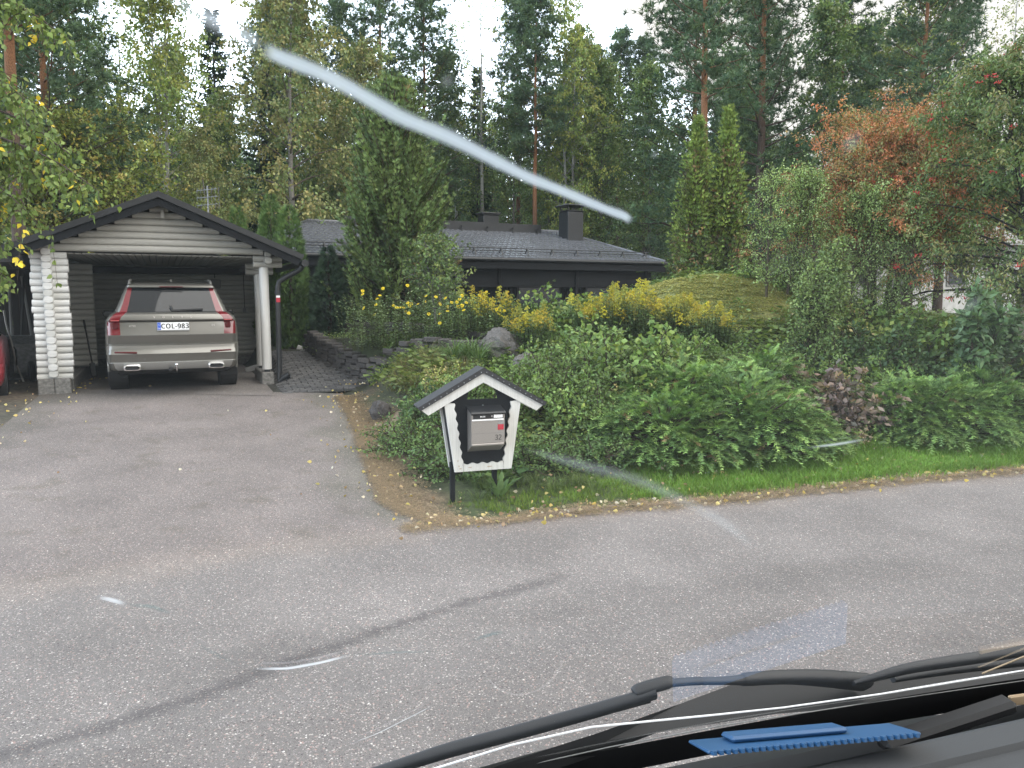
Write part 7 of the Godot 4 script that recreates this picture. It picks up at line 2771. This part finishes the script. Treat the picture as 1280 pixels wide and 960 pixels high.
	o = thing("yellow_daisies", "looser clump of yellow daisies left of the big boulder", "daisies", P(-0.75, 12.7, h(-0.75, 12.7) - 0.03))
	part("stems", m.trunk, o)
	part("foliage", m.crown, o)
	daisies(o, m.tips, 16)
	# daylily leaves
	var lily := grass_clump(466, 70, 0.62, 0.02, [Color(0.10, 0.16, 0.055), Color(0.12, 0.185, 0.065), Color(0.085, 0.135, 0.05)])
	var ls := [[-0.85, 11.5], [-0.5, 11.3], [-0.62, 11.65]]
	for k in 3:
		o = thing("daylily", ["left clump of arching strap leaves below the daisies", "front clump of arching strap leaves left of the small boulder", "rear clump of arching strap leaves left of the big boulder"][k], "daylily", P(ls[k][0], ls[k][1], h(ls[k][0], ls[k][1])), k * 1.0)
		part("leaves", lily, o)
	# dry grass below the wall
	var dry := grass_clump(467, 40, 0.42, 0.006, [Color(0.24, 0.19, 0.10), Color(0.18, 0.17, 0.08), Color(0.12, 0.14, 0.06)])
	rng.seed = 468
	places = []
	for k in 46:
		var x := rnd(-1.75, -0.5)
		var d := rnd(10.6, 11.9)
		places.append(Transform3D(Basis(Vector3.UP, rnd(0, TAU)).scaled(Vector3.ONE * rnd(0.6, 1.1)), P(x, d, h(x, d))))
	tag(scatter("dry_grass", dry, places, []), "dry grass stalks at the foot of the stone wall", "grass", "", "stuff")
	# weeds growing over the wall and the edge of the path
	places = []
	for k in 70:
		var q: Array = WALL[rng.randi() % 8]
		var x: float = q[0] + rnd(0.05, 0.5)
		var d: float = curve(x, WALL) + rnd(0.0, 0.5)
		places.append(Transform3D(Basis(Vector3.UP, rnd(0, TAU)).scaled(Vector3.ONE * rnd(0.6, 1.2)), P(x, d, h(x, d))))
	for k in 90:
		var x := rnd(-2.3, -0.3)
		var d: float = curve(x, WALL) - rnd(0.08, 0.5)
		places.append(Transform3D(Basis(Vector3.UP, rnd(0, TAU)).scaled(Vector3.ONE * rnd(0.6, 1.3)), P(x, d, h(x, d))))
	tag(scatter("ground_cover", clumps[1], places, []), "small weeds along the top and foot of the stone wall", "weeds", "", "stuff")
	# moss cushions and thin grass on the rounded rock
	var mo := leaf_clump(469, 40, 0.10, 0.035, 0.03, 0.016, [Color(0.33, 0.31, 0.10), Color(0.25, 0.29, 0.09), Color(0.40, 0.35, 0.13), Color(0.19, 0.25, 0.08)])
	places = []
	for k in 2600:
		var x := 3.7 + rng.randfn() * 1.3
		var d := 14.5 + rng.randfn() * 0.95
		if exp(-pow((x - 3.9) / 2.6, 2) - pow((d - 15.2) / 2.1, 2)) < 0.3: continue
		places.append(Transform3D(Basis(Vector3.UP, rnd(0, TAU)).scaled(Vector3.ONE * rnd(0.6, 1.4)), P(x, d, h(x, d) - 0.005)))
	tag(scatter("moss", mo, places, []), "yellow-green moss covering the rounded rock", "moss", "", "stuff")

func build_verge():
	gain = Color(1.35, 1.6, 1.1)
	# grass
	rng.seed = 501
	var tufts := []
	for s in 3:
		rng.seed = 510 + s
		var g := Geo.new()
		for k in 9:
			var az := rnd(0, TAU)
			var out := Vector3(cos(az), 0, sin(az))
			var p := out * rnd(0.0, 0.035)
			var d := (Vector3.UP + out * rnd(0.05, 0.7)).normalized()
			var l := rnd(0.04, 0.085)
			var cc := vary(pick([Color(0.11, 0.17, 0.04), Color(0.135, 0.20, 0.045), Color(0.09, 0.14, 0.035), Color(0.17, 0.19, 0.06)]), 0.15)
			g.blade(p, d, d.cross(out).normalized(), l, 0.006, cc)
			g.blade(p + d * l * 0.6, (d + out * 0.5).normalized(), d.cross(out).normalized(), l * 0.5, 0.0045, cc)
		tufts.append(g.mesh(M.leaf))
	var places := [[], [], []]
	var tints := [[], [], []]
	var f := FastNoiseLite.new()
	f.seed = 12
	f.frequency = 0.7
	rng.seed = 520
	for k in 26000:
		var x := rnd(-0.7, 10.0)
		var r := rnd(0.05, 1.75)
		var d := road_edge(x) + r / 0.94
		var e := x - curve(d, DRIVE_RIGHT)
		var n := f.get_noise_2d(x * 2, d * 2)
		if e < 0.75 + n * 0.5: continue
		if r < 0.2 + 0.12 * n and rng.randf() < 0.85: continue
		# thin and brown round the mailbox, lush to the right
		var lush := smoothstep(0.4, 2.2, x + n)
		if rng.randf() > 0.35 + 0.65 * lush: continue
		if x < 0.8 and r > 0.75 + n * 0.3 and rng.randf() < 0.8: continue
		var s := rnd(0.7, 1.3) * (0.75 + 0.4 * lush) * (1.0 + 0.5 * smoothstep(0.9, 1.5, r))
		var kind := rng.randi() % 3
		places[kind].append(Transform3D(Basis(Vector3.UP, rnd(0, TAU)).scaled(Vector3(s, s, s)), P(x, d, h(x, d) - 0.004)))
		var g := (0.8 + 0.3 * lush) * (1.0 + 0.3 * n)
		tints[kind].append(Color(g * lerpf(1.1, 0.95, lush), g, g * 0.9))
	for k in 3: tag(scatter("grass", tufts[k], places[k], tints[k]), "short green grass on the verge between the road and the bank", "grass", "", "stuff")
	gain = Color(1, 1, 1)
	# brown needles and straw along the edge of the drive and the road
	rng.seed = 530
	var g2 := Geo.new()
	for k in 22:
		var az := rnd(0, TAU)
		var p := Vector3(rnd(-0.07, 0.07), rnd(0.001, 0.012), rnd(-0.07, 0.07))
		var d := Vector3(cos(az), rnd(-0.05, 0.15), sin(az)).normalized()
		g2.blade(p, d, d.cross(Vector3.UP).normalized(), rnd(0.02, 0.055), 0.004, vary(pick([Color(0.36, 0.26, 0.16), Color(0.28, 0.20, 0.12), Color(0.44, 0.34, 0.22), Color(0.2, 0.14, 0.09), Color(0.14, 0.15, 0.07)]), 0.2))
	var litter := g2.mesh(M.dry_leaf)
	var pl := []
	for k in 7000:
		var x := 0.0
		var d := 0.0
		if k % 5 < 3:
			d = rnd(6.4, 12.2)
			x = curve(d, DRIVE_RIGHT) + absf(rng.randfn()) * 0.22 - 0.08
		else:
			x = rnd(-0.9, 9.0)
			d = road_edge(x) + rng.randfn() * 0.08 + 0.03
		var s := rnd(0.6, 1.2)
		pl.append(Transform3D(Basis(Vector3.UP, rnd(0, TAU)).scaled(Vector3(s, s, s)), P(x, d, h(x, d) + 0.012)))
	tag(scatter("needle_litter", litter, pl, []), "brown pine needles and straw along the asphalt edge", "litter", "", "stuff")
	# fallen leaves: pale, yellow and brown
	rng.seed = 540
	g2 = Geo.new()
	round_leaf(g2, Vector3(-0.025, 0.006, 0), Vector3(1, 0.08, 0), Vector3(0.2, 0.3, 1), 0.055, Color(1, 1, 1))
	var fallen := g2.mesh(M.dry_leaf)
	pl = []
	var pc := []
	for k in 1500:
		var x := 0.0
		var d := 0.0
		var m := k % 10
		if m < 4:
			x = rnd(-0.8, 9.0)
			d = road_edge(x) + rng.randfn() * 0.12 + 0.08
		elif m < 6:
			x = rnd(0.0, 9.0)
			d = road_edge(x) + rnd(0.0, 1.3)
		elif m < 8:
			d = rnd(6.3, 13.2)
			x = curve(d, DRIVE_RIGHT) + rng.randfn() * 0.3 + 0.1
		elif m == 8:
			x = rnd(-7.0, 0.0)
			d = rnd(5.5, 13.0)
			if rng.randf() < 0.88: continue
		else:
			d = rnd(8.0, 14.0)
			x = curve(d, DRIVE_LEFT) + rng.randfn() * 0.6 - 0.3
		var t := Basis(Vector3.UP, rnd(0, TAU)) * Basis(Vector3.RIGHT, rnd(-0.5, 0.5))
		var s := rnd(0.4, 1.0)
		pl.append(Transform3D(t.scaled(Vector3(s, s, s)), P(x, d, h(x, d) + 0.016 + (0.03 if beyond(x, d) > 0.25 and m in [4, 5] else 0.0))))
		pc.append(vary(pick([Color(0.55, 0.47, 0.30), Color(0.6, 0.5, 0.2), Color(0.5, 0.38, 0.1), Color(0.42, 0.3, 0.17), Color(0.62, 0.55, 0.42), Color(0.3, 0.2, 0.12)]), 0.15))
	tag(scatter("fallen_leaves", fallen, pl, pc), "fallen pale and yellow leaves scattered along the road and drive edges", "leaves", "", "stuff")
	# broad-leaved dock between the legs of the mailbox stand
	rng.seed = 550
	var o := thing("dock_plant", "broad-leaved dock growing between the legs of the mailbox stand", "weed", P(-0.12, 7.25, h(-0.12, 7.25)))
	var g := Geo.new()
	for k in 15:
		var az := k * 2.4
		var out := Vector3(cos(az), 0, sin(az))
		var d := (out * rnd(0.25, 0.7) + Vector3.UP).normalized()
		var p := out * 0.03
		var cc := vary(pick([Color(0.12, 0.20, 0.07), Color(0.15, 0.24, 0.09), Color(0.10, 0.16, 0.06)]), 0.15)
		var l := rnd(0.15, 0.27)
		g.leaf(p, d, -out + Vector3(0, 0.3, 0), l, l * 0.26, cc)
		g.leaf(p + d * l * 0.55, (d + out * 0.7).normalized(), -out + Vector3(0, 0.5, 0), l * 0.6, l * 0.24, cc)
	part("leaves", g.mesh(M.leaf), o)
	var weeds := grass_clump(551, 40, 0.26, 0.007, [Color(0.11, 0.16, 0.05), Color(0.14, 0.19, 0.06), Color(0.09, 0.13, 0.045)])
	pl = []
	for k in 26:
		var x := rnd(-0.5, 0.9)
		var d := rnd(7.15, 7.75)
		pl.append(Transform3D(Basis(Vector3.UP, rnd(0, TAU)).scaled(Vector3.ONE * rnd(0.5, 1.0)), P(x, d, h(x, d))))
	tag(scatter("long_grass", weeds, pl, []), "longer grass and weeds round the foot of the mailbox stand", "grass", "", "stuff")
